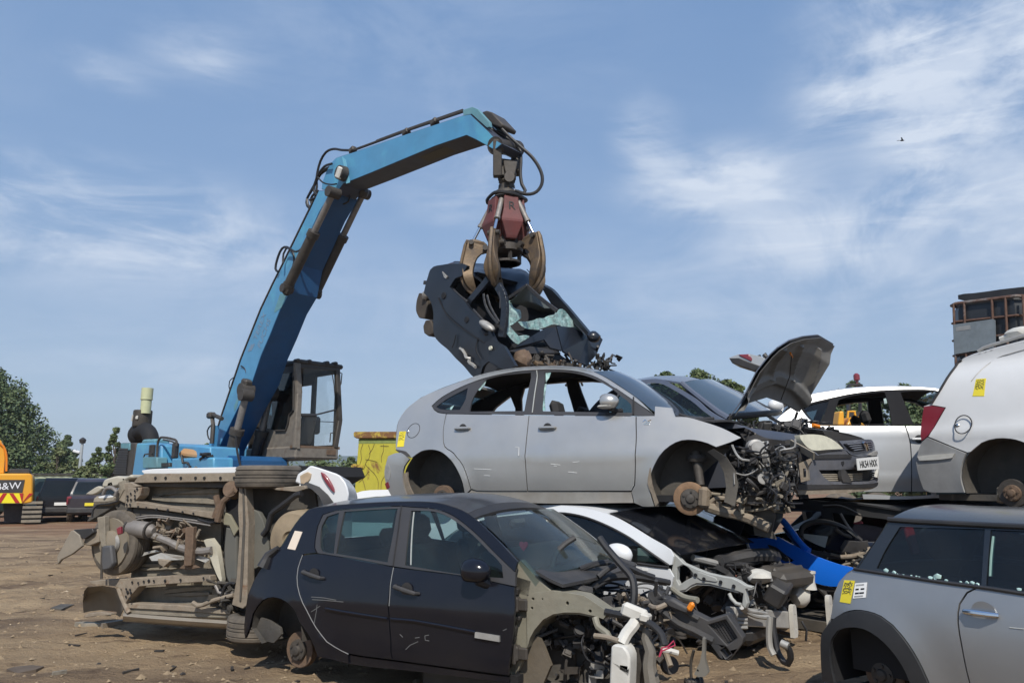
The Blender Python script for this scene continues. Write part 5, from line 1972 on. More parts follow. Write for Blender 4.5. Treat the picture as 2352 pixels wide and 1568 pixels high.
 car.hub(hubr[0], hubr[1] - .01, .125, M_RUST, .12, True)
 d = car.hub(hubf[0], hubf[1], .155, M_DISC, .10, False, True, "brake_disc", (.28, 0, 0))
 hx, hz = hubf
 yy = -car.hw(hx, hz) + .10
 MB().box((hx + .13, yy + .0, hz + .01), (.10, .13, .20), (0, .1, .3), .03).box((hx + .16, yy + .02, hz + .04), (.05, .15, .08), None, .02).build("brake_caliper", mat("dusty_caliper", (.20, .155, .11), .8, .1, 0, .4, DUST, 8, var=.2, bump=.4), r)
 # mud strip at the edge of the front arch, splash shield behind the disc
 car.panel("mud_flap", Z1((1835, 770), (1848, 880), (1872, 960), (1892, 1015), (1872, 1038), (1845, 950), (1818, 880)), (), M_UNDERL, off=.012, gap=0)
 car.panel("mud_flap", Z1((140, 810), (165, 800), (165, 860), (205, 960), (165, 965), (135, 880)), (), M_UNDERL, off=.006, gap=0)
 ux, uz = fr.xz(Z1((2150, 680)), -.6)[0]
 MB().tube([(ux, -.62, uz + .02), (hx + .08, -.68, hz + .12)], [.05, .04], 12).lathe([(-.03, .09), (.0, .1), (.03, .09)], (ux + .01, -.62, uz - .04), (0, 0, 1), 16).build("suspension_strut", M_DARKSTEEL, r)
 MB().tube([(hx, -.6, hz - .05), (hx - .12, -.2, hz - .1), (hx + .3, -.2, hz - .1), (hx, -.6, hz - .05)], .028, 7).tube([(hx + .05, -.6, hz + .05), (hx + .38, -.3, hz + .02)], .014, 6).build("control_arm", M_UNDER, r)
 # rear bumper corner hanging loose
 bump = Z1((85, 672), (125, 668), (185, 712), (150, 760), (138, 830), (146, 900), (165, 962), (60, 962), (30, 900), (14, 800), (40, 692))
 car.panel("rear_bumper", bump, off=.03, t=.03, gap=0)
 car.panel("bumper_bracket", Z1((80, 648), (150, 655), (192, 706), (120, 680)), (), M_PLASTIC, off=.015)
 car.panel("reflector", Z1((18, 880), (40, 868), (52, 905), (32, 920)), (), M_TAILRED, off=.036, gap=0)
 car.panel("lamp_recess", Z1((20, 760), (40, 745), (58, 800), (48, 860), (28, 850)), (), M_ALU, off=.034, gap=0)
 # trim
 car.handle(Z1((545, 500))[0], .20)
 car.handle(Z1((1128, 496))[0], .20)
 mirror(car, Z1((1570, 325))[0], (.115, .085, .085), M_SILVER, lower=M_WPLAST)
 fc = car.spot(Z1((203, 515))[0])
 m = MB()
 for k in range(28):
  t0, t1 = 2 * math.pi * k / 28, 2 * math.pi * (k + 1) / 28
  pt = lambda t: Vector((fc.x + .088 * math.cos(t), -car.hw(fc.x + .088 * math.cos(t), fc.z + .085 * math.sin(t)) - .001, fc.z + .085 * math.sin(t)))
  m.bar(pt(t0), pt(t1), .006, .004, (0, 1, 0))
 o = m.build("fuel_flap", M_PILLAR, r)
 MB().lump(car.spot(Z1((165, 523))[0], .004), (.02, .01, .02), 1, 2, 0).build("flap_latch", M_CHROME, o)
 sticker(car, "yellow_sticker", Z1((108, 522), (152, 520), (136, 626), (90, 628)), M_YSTICK, 5, seed=3)
 # scuffs and scratches on the doors
 m = MB()
 sc_ = mat("pale_scuff", (.62, .62, .60), .6)
 rnd = random.Random(4)
 for q in (((905, 630), (930, 632), (928, 690)), ((1150, 745), (1215, 752)), ((1300, 735), (1345, 728)), ((620, 778), (740, 784)), ((1270, 800), (1330, 806)), ((1170, 758), (1190, 760)), ((690, 824), (730, 826))):
  m.tube(car.edge(Z1(*q), .05, .0005), .004, 4)
 m.build("scratches", sc_, r)
 m = MB()
 for q in (((1785, 455), (1800, 440), (1815, 455), (1840, 440)), ((1790, 470), (1830, 472)), ((1800, 462), (1835, 455))):
  m.tube(car.edge(Z1(*q), .02, .001), .006, 4)
 m.build("badge", M_CHROME, r)
 # torn front end
 P4 = lambda u, v, y: fr.side(Z4((u, v))[0], y)
 hw = W / 2
 a = P4(330, 900, -hw + .05)
 e = P4(860, 1100, -hw + .15)
 for nm, c0, c1, n, sd, mm, kk in (("engine_parts", (a.x + .02, -.75, a.z - .5), (e.x - .14, -.35, a.z - .06), 120, 12, M_PLASTIC, "bbpptc"), ("engine_parts", (a.x - .1, -.35, a.z - .5), (a.x + .25, .5, a.z - .02), 90, 13, M_TRIM, "bbpptc"), ("castings", (a.x + .1, -.74, a.z - .45), (e.x - .18, -.4, a.z - .1), 44, 17, M_ALU, "bptc"),
           ("brackets", (a.x, -.78, a.z - .62), (e.x - .2, -.2, a.z - .25), 42, 19, M_UNDER, "bpt")):
  clutter(r, nm, c0, c1, n, sd, mm, kk)
 wires(r, "wiring_loom", (a.x, -.84, a.z - .5), (e.x - .1, -.4, a.z - .04), 26, 5, M_HOSE, (.004, .011), 6)
 wires(r, "pale_pipes", (a.x + .05, -.84, a.z - .4), (e.x - .1, -.4, a.z), 9, 8, M_ALU, (.006, .012), 5)
 # inner wing strip and splash guard (the pale curved liner)
 ln = [fr.side(p, -hw + .08) for p in Z4((170, 955), (240, 1010), (285, 1100), (300, 1200), (285, 1300))]
 ln2 = [fr.side(p, -hw + .02) for p in Z4((210, 935), (300, 990), (360, 1080), (383, 1180), (360, 1330))]
 MB().shell([ln, ln2], .012, (0, 1, 0)).build("arch_liner", mat("dusty_liner", (.13, .12, .105), .8, dirt=.4, var=.2, bump=.3), r)
 # canister, cross member, hanging radiator plate
 c = P4(480, 1180, -.55)
 MB().lathe([(-.19, .055), (-.18, .095), (.0, .095), (.01, .10), (.16, .10), (.19, .06)], c, (.12, 0, 1), 20).build("canister", mat("grey_canister", (.055, .055, .055), .6, dirt=.3), r)
 m = MB()
 for q, rad in ((((170, 1330), (220, 1280), (330, 1290), (350, 1370), (300, 1400)), .022), (((160, 1330), (250, 1360), (420, 1400), (600, 1480)), .05), (((250, 1300), (240, 1380)), .03), (((360, 1300), (430, 1260), (410, 1330), (470, 1340)), .03)):
  m.tube([P4(u, v, -.6 + .02 * i) for i, (u, v) in enumerate(q)], rad, 8, h=.05)
 m.build("subframe", M_UNDERL, r)
 MB().prism(fr.xz(Z4((500, 1280), (600, 1260), (640, 1400), (610, 1500), (640, 1560), (490, 1530), (480, 1400)), -.5), -.5, -.44, (), .08, None, lambda x, y, z: (x, y + .03 * math.sin(z * 14), z)).build("torn_panel", M_UNDERD, r)
 MB().prism(fr.xz(Z4((540, 1140), (660, 1150), (705, 1280), (690, 1420), (620, 1530), (560, 1530), (540, 1380), (520, 1250)), -.36), -.36, -.33, (), .08, None, lambda x, y, z: (x, y + .05 * math.sin(z * 9), z)).build("hanging_shield", mat("dark_teal_plastic", (.012, .022, .032), .5, dirt=.1), r)
 MB().bar(P4(745, 895, -.55), P4(905, 985, -.7), .07, .015, (0, 1, .6)).build("slam_panel", M_UNDER, r)
 MB().prism(fr.xz(Z4((800, 1035), (880, 1000), (885, 1020), (860, 1060), (870, 1150), (815, 1165)), -.6), -.6, -.5, [fr.xz(Z4((830, 1070), (850, 1070), (850, 1130), (830, 1130)), -.6)]).build("bumper_mount", M_UNDERL, r)
 MB().lathe([(-.06, .05), (-.05, .08), (.04, .08), (.06, .05), (.07, .06), (.09, .06)], P4(500, 930, -.66), (.5, -1, 0), 18).build("alternator", M_ALU, r)
 MB().lathe([(-.02, .05), (.02, .05)], P4(555, 1140, -.7), (.3, -1, 0), 14).build("fog_lamp", M_ALU, r)
 return car


SILVER = silver_hatch()


# ------------------------------------------------------------------ black five door hatchback in front
def black_hatch():
 fr = car_frame(Z2((285, 1172))[0], 6.0, R(27.6))
 W = 1.70
 centre(fr, W / 2)
 r = thing("hatchback", "black five door hatchback with no wheels, bonnet or front wings standing on the dirt", "car", fr)
 car = Car(fr, r, [(-.25, .77), (-.1, .812), (.1, .842), (.35, .855), (.55, .838), (.68, .80), (.85, .74), (1.05, .655), (1.2, .57), (1.35, .45)], M_BLACKP, taper=(1.2, 2.1, .10))
 hr = fr.xz(Z2((285, 1172)), -W / 2)[0]
 car.arches = ((hr[0] - .03, hr[1] + .05, .37, .02, .10),)
 car.crease = ((.40, .02, .012, .05), (.13, 0.0, .012, .02))
 rail = Z2((270, 430), (330, 330), (400, 232), (455, 178), (560, 155), (800, 133), (1100, 120), (1340, 126), (1480, 162), (1560, 200), (1660, 285), (1800, 420), (1905, 535))
 bandT = Z2((503, 440), (525, 290), (558, 215), (640, 188), (900, 166), (1080, 156), (1170, 163), (1330, 176), (1450, 220), (1600, 335), (1750, 485), (1882, 612))
 belt = Z2((1882, 705), (1560, 638), (1050, 568), (800, 520), (520, 476))
 shut = Z2((420, 488), (388, 580), (384, 700), (420, 820), (480, 935), (550, 1042), (640, 1122), (735, 1172))
 arch = Z2((60, 1090), (52, 1000), (78, 895), (140, 808), (215, 783), (300, 812), (365, 880), (398, 960), (410, 1040), (468, 1060))
 arch_in = Z2((130, 1100), (62, 1000), (78, 895), (140, 808), (215, 783), (300, 812), (365, 880), (398, 960), (408, 1090))
 tail = Z2((22, 1070), (14, 980), (25, 880), (42, 765), (90, 650), (160, 545), (192, 480))
 frame = tail + rail + Z2((1882, 612)) + bandT[::-1][1:] + Z2((518, 476)) + shut + Z2((740, 1245), (520, 1190), (468, 1060)) + arch[::-1][2:-1]
 car.panel("side_frame", frame)
 car.panel("rear_door", Z2((422, 490), (520, 477), (800, 522), (1048, 570), (1022, 700), (1014, 900), (1040, 1214), (735, 1170), (640, 1122), (550, 1042), (480, 935), (420, 820), (384, 700), (388, 580)))
 car.panel("front_door", Z2((1048, 570), (1560, 640), (1882, 707), (1882, 900), (1842, 1322), (1040, 1214), (1014, 900), (1022, 700)))
 wq = Z2((538, 440), (548, 290), (585, 225), (668, 198), (632, 482), (550, 466))
 wr = Z2((704, 192), (900, 178), (1072, 170), (1040, 350), (1002, 542), (648, 482))
 wf = Z2((1165, 185), (1320, 190), (1430, 232), (1570, 335), (1700, 465), (1790, 560), (1800, 650), (1560, 632), (1122, 562))
 car.panel("window_frame", bandT + belt, (wq, wr, wf), M_PILLAR, off=-.004, gap=0)
 for nm, w_ in (("quarter_glass", wq), ("rear_door_glass", wr), ("front_door_glass", wf)):
  car.panel(nm, w_, (), M_GLASS, off=-.012, t=.004, gap=-.012)
 MB().tube(car.edge(Z2((1100, 150), (1072, 350), (1040, 566)), off=.0), .006, 5).build("door_seam", M_TRIM, r)
 MB().tube(car.edge(Z2((1180, 195), (1165, 360), (1158, 560)), off=-.014), .006, 5).build("glass_edge", M_GREYMETAL, r)
 MB().tube(car.edge(shut, off=.0), .003, 5).build("shut_line", mat("worn_edge", (.24, .24, .235), .6), r)
 MB().tube(car.edge(Z2((1046, 575), (1024, 700), (1015, 840)), off=.0), .003, 5).build("shut_line", mat("worn_edge", (.24, .24, .235), .6), r)
 car.panel("sill", Z2((470, 1062), (520, 1190), (740, 1247), (1200, 1300), (1840, 1378), (1840, 1330), (1040, 1218), (735, 1174), (640, 1126), (550, 1046)), (), M_BLACKP, off=-.012)
 car.far("far_side", [(tail + rail + Z2((1884, 700), (1842, 1322), (740, 1245), (468, 1060)) + arch[::-1][2:-1], (wq, wr, wf))])
 M_BROOF = mat("dusty_black_roof", (.018, .02, .026), .32, 0, .5, .45, (.16, .155, .15), 1.2)
 roofl = Z2((455, 178), (560, 155), (800, 133), (1100, 120), (1340, 126), (1480, 162), (1560, 200))
 car.across("roof", roofl, M_BROOF, crown=.055)
 car.across("windscreen", Z2((1600, 235), (1660, 285), (1800, 420), (1905, 535), (2010, 640)), glass_mat("dusty_windscreen", (.64, .74, .74), dirt=.10), crown=.045, bow=.22, inn=.04, t=.005)
 car.across("roof_front", Z2((1540, 190), (1600, 235)), M_TRIM, crown=.05, bow=.02, inn=.005)
 car.across("tailgate", Z2((20, 990), (25, 880), (42, 765), (90, 650), (160, 545), (192, 480), (270, 430)), M_BLACKP, crown=0, bow=-.15)
 car.across("rear_screen", Z2((270, 430), (330, 330), (400, 232), (455, 178)), M_GLASS, crown=.03, bow=-.13)
 ml = car.edge(Z2((150, 575), (190, 490), (255, 440)), off=.006)
 MB().tube(ml, [.05, .045, .02], 8).build("lamp_opening", M_TRIM, r)
 # inside
 zf = fr.xz(Z2((740, 1245)), -W / 2)[0][1] + .02
 x0 = hr[0] + .35
 x1 = fr.xz(Z2((1850, 1300)), -W / 2)[0][0]
 MB().box(((x0 + x1) / 2, 0, zf), (x1 - x0, W - .22, .05)).box((x1 - .05, 0, zf + .3), (.05, W - .3, .62)).build("floor_pan", M_INNER, r)
 for sy in (-.36, .36):
  car.seat(x0 + 1.0, sy, zf + .1, back=.6, material=M_SEATG if sy > 0 else M_SEAT)
 s = MB().box((x0 + .1, 0, zf + .2), (.5, 1.25, .18), None, .05).box((x0 - .2, 0, zf + .45), (.14, 1.25, .5), (0, -.3, 0), .05).build("rear_seat", M_SEAT, r)
 for sy in (-.38, .38):
  MB().box((x0 - .3, sy, zf + .78), (.1, .24, .16), (0, -.25, 0), .04).build("headrest", M_SEAT, s)
 MB().box((x1 - .15, 0, zf + .62), (.6, W - .3, .26), (0, .2, 0), .08).build("dashboard", M_TRIM, r)
 MB().lathe([(-.012, .165), (-.012, .185), (.012, .185), (.012, .165)], (x1 - .5, -.36, zf + .72), (1, 0, -.5), 26).build("steering_wheel", M_TRIM, r)
 hp = fr.side(Z2((1940, 430))[0], -.38)
 hs = [(0, -.055), (.03, -.02), (.055, .02), (.045, .05), (.02, .052), (0, .035), (-.02, .052), (-.045, .05), (-.055, .02), (-.03, -.02)]
 MB().prism([(hp.x + a, hp.z + b) for a, b in [(a_ * .62, b_ * .62) for a_, b_ in spline(hs, .01, True, 60)]], hp.y, hp.y + .012).build("heart_charm", M_PINK, r)
 mp = fr.side(Z2((1900, 270))[0], -.1)
 MB().box(mp, (.05, .22, .07), (0, .3, 0), .02).build("rear_view_mirror", M_TRIM, r)
 # rear brake, arch, torn corner
 car.liner("wheel_arch", arch_in, .30)
 car.hub(hr[0], hr[1], .135, M_RUST, .16, True)
 MB().tube([(hr[0] + .02, -.6, hr[1]), (hr[0] + .3, -.45, hr[1] + .06), (hr[0] + .45, -.4, hr[1] + .05)], .05, 8).build("trailing_arm", M_UNDER, r)
 car.panel("arch_plastic", Z2((62, 1000), (108, 1088), (180, 1105), (232, 1045), (225, 1000), (150, 950), (90, 930)), (), M_UNDERD, off=-.06, gap=0)
 car.handle(Z2((500, 625))[0], .21, M_PLASTIC, .02, .032)
 car.handle(Z2((1140, 728))[0], .21, M_PLASTIC, .02, .032)
 mirror(car, Z2((1650, 590))[0], (.125, .08, .085), M_BLACKP, out=.10)
 sticker(car, "blank_sticker", Z2((368, 322), (420, 330), (370, 455), (316, 445)), M_BEIGE, 0)
 car.panel("door_strip", Z2((1615, 1018), (1780, 1045), (1782, 1085), (1612, 1056)), (), M_ALU, off=.016, gap=0)
 m = MB().tube(car.edge(Z2((580, 858), (700, 880), (1005, 928)), off=.004), .010, 6).tube(car.edge(Z2((1030, 930), (1200, 945), (1610, 1020)), off=.004), .010, 6)
 m.build("rubbing_strip", M_BLACKP, r)
 m = MB()
 for q in (((480, 778), (570, 785), (650, 800)), ((485, 796), (560, 800), (700, 812)), ((1090, 1035), (1110, 1055)), ((1195, 1060), (1225, 1056)), ((1262, 1045), (1290, 1040)), ((1262, 1045), (1265, 1075), (1292, 1080)), ((1215, 1085), (1160, 1110), (1130, 1140)), ((520, 830), (500, 960)), ((540, 840), (480, 880)), ((1800, 1010), (1825, 998))):
  m.tube(car.edge(Z2(*q), .05, .0005), .0032, 4)
 m.build("scratches", mat("grey_scuff", (.12, .12, .118), .7), r)
 # stripped front: hinge pillar, inner wing and rail in bare primer
 P = lambda pts, y: fr.xz(Z3(*pts), y)
 ya = -.70
 p1 = P([(232, 545), (262, 520), (330, 600), (420, 690), (470, 735), (440, 760), (305, 772), (300, 880), (305, 1000), (330, 1040), (290, 1150), (250, 1260), (195, 1370), (150, 1370), (185, 1250), (215, 1000), (215, 800), (225, 640)], ya)
 MB().prism(p1, ya, ya + .05, (), .1).build("hinge_pillar", M_PRIMER, r, bevel=.008)
 p2 = P([(300, 772), (340, 752), (470, 735), (520, 738), (690, 768), (740, 800), (845, 872), (900, 866), (925, 876), (845, 905), (825, 932), (770, 912), (660, 888), (560, 886), (480, 898), (410, 935), (350, 1005), (320, 1060), (300, 1130), (296, 880)], ya - .03)
 hole = [P(arc(u, v, ru, rv, 0, 360, 10)[:-1], ya - .03) for u, v, ru, rv in ((577, 822, 11, 14), (733, 876, 12, 12), (1040 - 700 + 0, 792, 10, 10), (405, 793, 6, 6), (333, 855, 9, 9))]
 MB().prism(p2, ya - .03, ya + .10, hole, .1).build("inner_wing", M_PRIMER, r, bevel=.006)
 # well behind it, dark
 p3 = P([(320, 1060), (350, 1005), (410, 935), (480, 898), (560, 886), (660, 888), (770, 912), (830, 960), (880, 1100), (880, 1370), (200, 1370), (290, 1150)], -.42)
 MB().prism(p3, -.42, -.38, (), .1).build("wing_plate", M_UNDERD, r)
 p4 = P([(330, 1075), (380, 1040), (420, 1120), (470, 1250), (420, 1370), (230, 1370), (280, 1220)], -.64)
 MB().prism(p4, -.66, -.62, (), .1).build("splash_guard", mat("tan_splash_guard", (.075, .064, .05), .85, dirt=.5, var=.2, bump=.3), r)
 g = [[(x, -.70, z) for x, z in P([(320, 1060), (350, 1005), (410, 935), (480, 898), (560, 886), (660, 888), (770, 912)], ya)], [(x, -.42, z) for x, z in P([(320, 1060), (350, 1005), (410, 935), (480, 898), (560, 886), (660, 888), (770, 912)], ya)]]
 MB().shell(g, .01).build("arch_roof", M_PRIMER, r)
 m = MB()
 for u, v in ((225, 830), (225, 1165)):
  q = fr.side(Z3((u, v))[0], ya - .03)
  MB().box(q, (.05, .07, .10), None, .012).tube([q + Vector((.0, -.03, -.06)), q + Vector((0, -.03, .06))], .014, 6).box(q + Vector((.05, 0, 0)), (.07, .03, .08), None, .01).build("door_hinge", M_DARKSTEEL, r)
 m = MB()
 for u, v, s in ((230, 740, .03), (220, 930, .025), (210, 1010, .04), (205, 1070, .03), (250, 925, .02)):
  q = fr.side(Z3((u, v))[0], ya - .02)
  MB().box(q, (s, .05, s * 1.6), (0, .2, 0), .008).build("door_clip", M_TRIM, r)
 # engine bay
 q0, q1 = fr.side(Z3((420, 780))[0], -.4), fr.side(Z3((1150, 900))[0], -.2)
 fx = q0.x
 ex = fx + .62
 zt = q0.z
 MB().box((fx + .3, .05, zt - .28), (.5, .75, .4), None, .05).build("engine_block", M_DARKSTEEL, r)
 clutter(r, "engine_parts", (fx + .0, -.62, zt - .35), (ex, .6, zt - .02), 230, 31, M_PLASTIC, "bbpptc")
 clutter(r, "castings", (fx + .05, -.5, zt - .42), (ex + .1, .55, zt - .12), 70, 33, M_DARKSTEEL, "bptc")
 clutter(r, "pale_fittings", (fx + .35, -.66, zt - .5), (ex + .12, .3, zt - .12), 40, 35, M_ALU, "bptc", big=.7)
 wires(r, "wiring_loom", (fx + .1, -.66, zt - .5), (ex + .2, .5, zt), 26, 37, M_HOSE, (.004, .010), 6)
 # scuttle, wiper arm, hoses
 H = lambda pts, y0, y1, rad, nm="hose", mm=M_HOSE: MB().tube([fr.side(p, y) for p, y in zip(Z3(*pts), np.linspace(y0, y1, len(pts)))], rad, 8, h=.04).build(nm, mm, r)
 H([(430, 640), (465, 655), (470, 580), (500, 480), (560, 415), (630, 370)], -.55, -.3, [.022, .022], "wiper_arm", M_PLASTIC)
 H([(800, 372), (840, 430), (890, 490), (960, 570), (1020, 640), (1038, 720), (1035, 800), (1018, 885)], -.35, -.5, .026)
 H([(880, 480), (930, 540), (1010, 580), (1100, 620), (1175, 645)], -.3, -.1, .022)
 H([(580, 660), (660, 600), (770, 560), (880, 545)], -.5, -.2, .014, "wiper_blade", M_TRIM)
 H([(660, 585), (760, 550), (860, 535)], -.4, -.2, .018, "wiper_blade", M_TRIM)
 H([(790, 640), (850, 590), (910, 560)], -.4, -.3, .020, "wiper_arm", M_PLASTIC)
 H([(430, 650), (560, 690), (690, 730), (740, 740)], -.62, -.5, .03, "scuttle_trim", M_PLASTIC)
 H([(700, 740), (780, 680), (900, 640), (1050, 640), (1180, 660), (1280, 680)], -.45, 0, .022, "scuttle_seal", M_TRIM)
 H([(760, 720), (860, 665), (960, 650), (1120, 665), (1260, 690)], -.4, .05, .014, "scuttle_seal", M_TRIM)
 car.across("scuttle", Z3((330, 600), (420, 655), (520, 700)), M_PLASTIC, crown=.02, bow=.14, inn=.06)
 H([(840, 880), (960, 905), (1080, 930), (1170, 975), (1230, 1040), (1250, 1110)], -.72, -.8, .022)
 H([(1175, 900), (1190, 870), (1230, 850), (1200, 930), (1250, 960)], -.6, -.5, .014)
 H([(1130, 1000), (1120, 1060), (1150, 1150), (1140, 1240), (1160, 1370)], -.7, -.72, [.03, .055, .06, .05], "coolant_pipe", mat("grey_pipe", (.13, .125, .115), .7, dirt=.4, bump=.2))
 H([(1080, 1120), (1075, 1250), (1050, 1370)], -.6, -.6, .06, "dark_duct", M_DARKSTEEL)
 H([(1210, 1190), (1230, 1130), (1270, 1120), (1310, 1080), (1320, 1110), (1230, 1150), (1215, 1185)], -.85, -.85, .0045, "red_wire", M_PINK)
 H([(1230, 1140), (1290, 1150), (1340, 1165)], -.8, -.75, .016, "plug", M_WPLAST)
 # washer bottle with its filler neck
 pb = P([(902, 1105), (925, 1095), (990, 1108), (1015, 1140), (1030, 1180), (1025, 1400), (888, 1400), (896, 1210)], -.84)
 MB().prism(spline(pb, .04, True, 50), -.90, -.76).build("washer_bottle", M_WPLAST, r, bevel=.02)
 H([(950, 1100), (985, 1030), (1030, 975), (1052, 935), (1055, 895)], -.83, -.7, .038, "filler_neck", M_WPLAST)
 q = fr.side(Z3((1040, 890))[0], -.74)
 MB().box(q, (.17, .06, .09), (0, .3, 0), .02).box(q + Vector((.07, 0, -.02)), (.06, .08, .05), (0, .2, 0), .01).build("neck_bracket", M_WPLAST, r)
 H([(765, 1045), (850, 1055), (930, 1080)], -.82, -.85, .016, "strap", M_UNDERL)
 H([(770, 920), (790, 985), (850, 1030), (880, 1100)], -.74, -.8, .022, "wing_stay", M_PRIMER)
 # hanging black front panel
 pf = P([(1150, 735), (1210, 725), (1250, 770), (1300, 790), (1460, 880), (1560, 930), (1690, 890), (1800, 1050), (1795, 1090), (1700, 1210), (1640, 1190), (1570, 1090), (1300, 980), (1200, 850), (1145, 770)], -.55)
 fh_ = [P(q, -.55) for q in ([(1560, 960), (1680, 925), (1760, 1050), (1690, 1100)], [(1640, 1135), (1680, 1110), (1720, 1160), (1680, 1190)])]
 MB().prism(pf, -.60, -.50, fh_, .1).build("front_panel", M_PLASTIC, r, bevel=.006)
 m = MB()
 for k in range(7):
  a = Vector(fr.side(Z3((1560 + 20 * k, 955 - 5 * k))[0], -.57)).lerp(fr.side(Z3((1690, 1095))[0], -.57), .0)
  m.bar(fr.side(Z3((1575 + 17 * k, 960 - 6 * k))[0], -.55), fr.side(Z3((1660 + 17 * k, 1095 - 6 * k))[0], -.55), .012, .02, (0, 1, 0))
 m.build("panel_slats", M_TRIM, r)
 H([(1240, 880), (1340, 960), (1450, 1010), (1580, 1080)], -.62, -.6, .022, "panel_rib", M_PLASTIC)
 H([(1260, 800), (1390, 880), (1480, 930)], -.62, -.6, .016, "panel_rib", M_PLASTIC)
 MB().prism(P([(1300, 775), (1460, 870), (1420, 900), (1290, 850), (1240, 800)], -.63), -.66, -.60).build("headlamp_back", M_PLASTIC, r, bevel=.02)
 MB().box(fr.side(Z3((1428, 845))[0], -.66), (.035, .03, .06), (0, .6, 0), .012).build("indicator_bulb", M_ORANGE, r)
 H([(1300, 722), (1380, 780), (1475, 800)], -.4, -.5, .02, "stay", M_PRIMER)
 MB().prism(P([(1520, 1050), (1535, 1060), (1535, 1200), (1560, 1290), (1540, 1315), (1490, 1320), (1462, 1300), (1500, 1220), (1515, 1150)], -.7), -.74, -.70, [P(arc(1487, 1275, 7, 10, 0, 360, 8)[:-1], -.7)]).build("hanging_arm", mat("dusty_grey_plate", (.14, .135, .12), .75, dirt=.3), r)
 clutter(r, "hanging_parts", fr.side(Z3((1180, 760))[0], -.55), fr.side(Z3((1260, 900))[0], -.4), 14, 41, M_PLASTIC, "bpt", big=1.1)
 q = fr.side(Z3((1000, 1230))[0], -.55)
 clutter(r, "lower_castings", (q.x - .5, -.6, q.z - .15), (q.x + .4, 0, q.z + .35), 46, 43, M_DARKSTEEL, "bptc", big=1.3)
 clutter(r, "lower_pale_parts", (q.x - .1, -.66, q.z + .05), (q.x + .35, -.3, q.z + .4), 16, 47, M_UNDERL, "bpt", big=.9)
 # it rests on blocks hidden below
 MB().box((x1 - .2, 0, zf - .12), (1.4, 1.1, .16), None, .03).build("underbody", M_UNDERD, r)
 return car


BLACK = black_hatch()


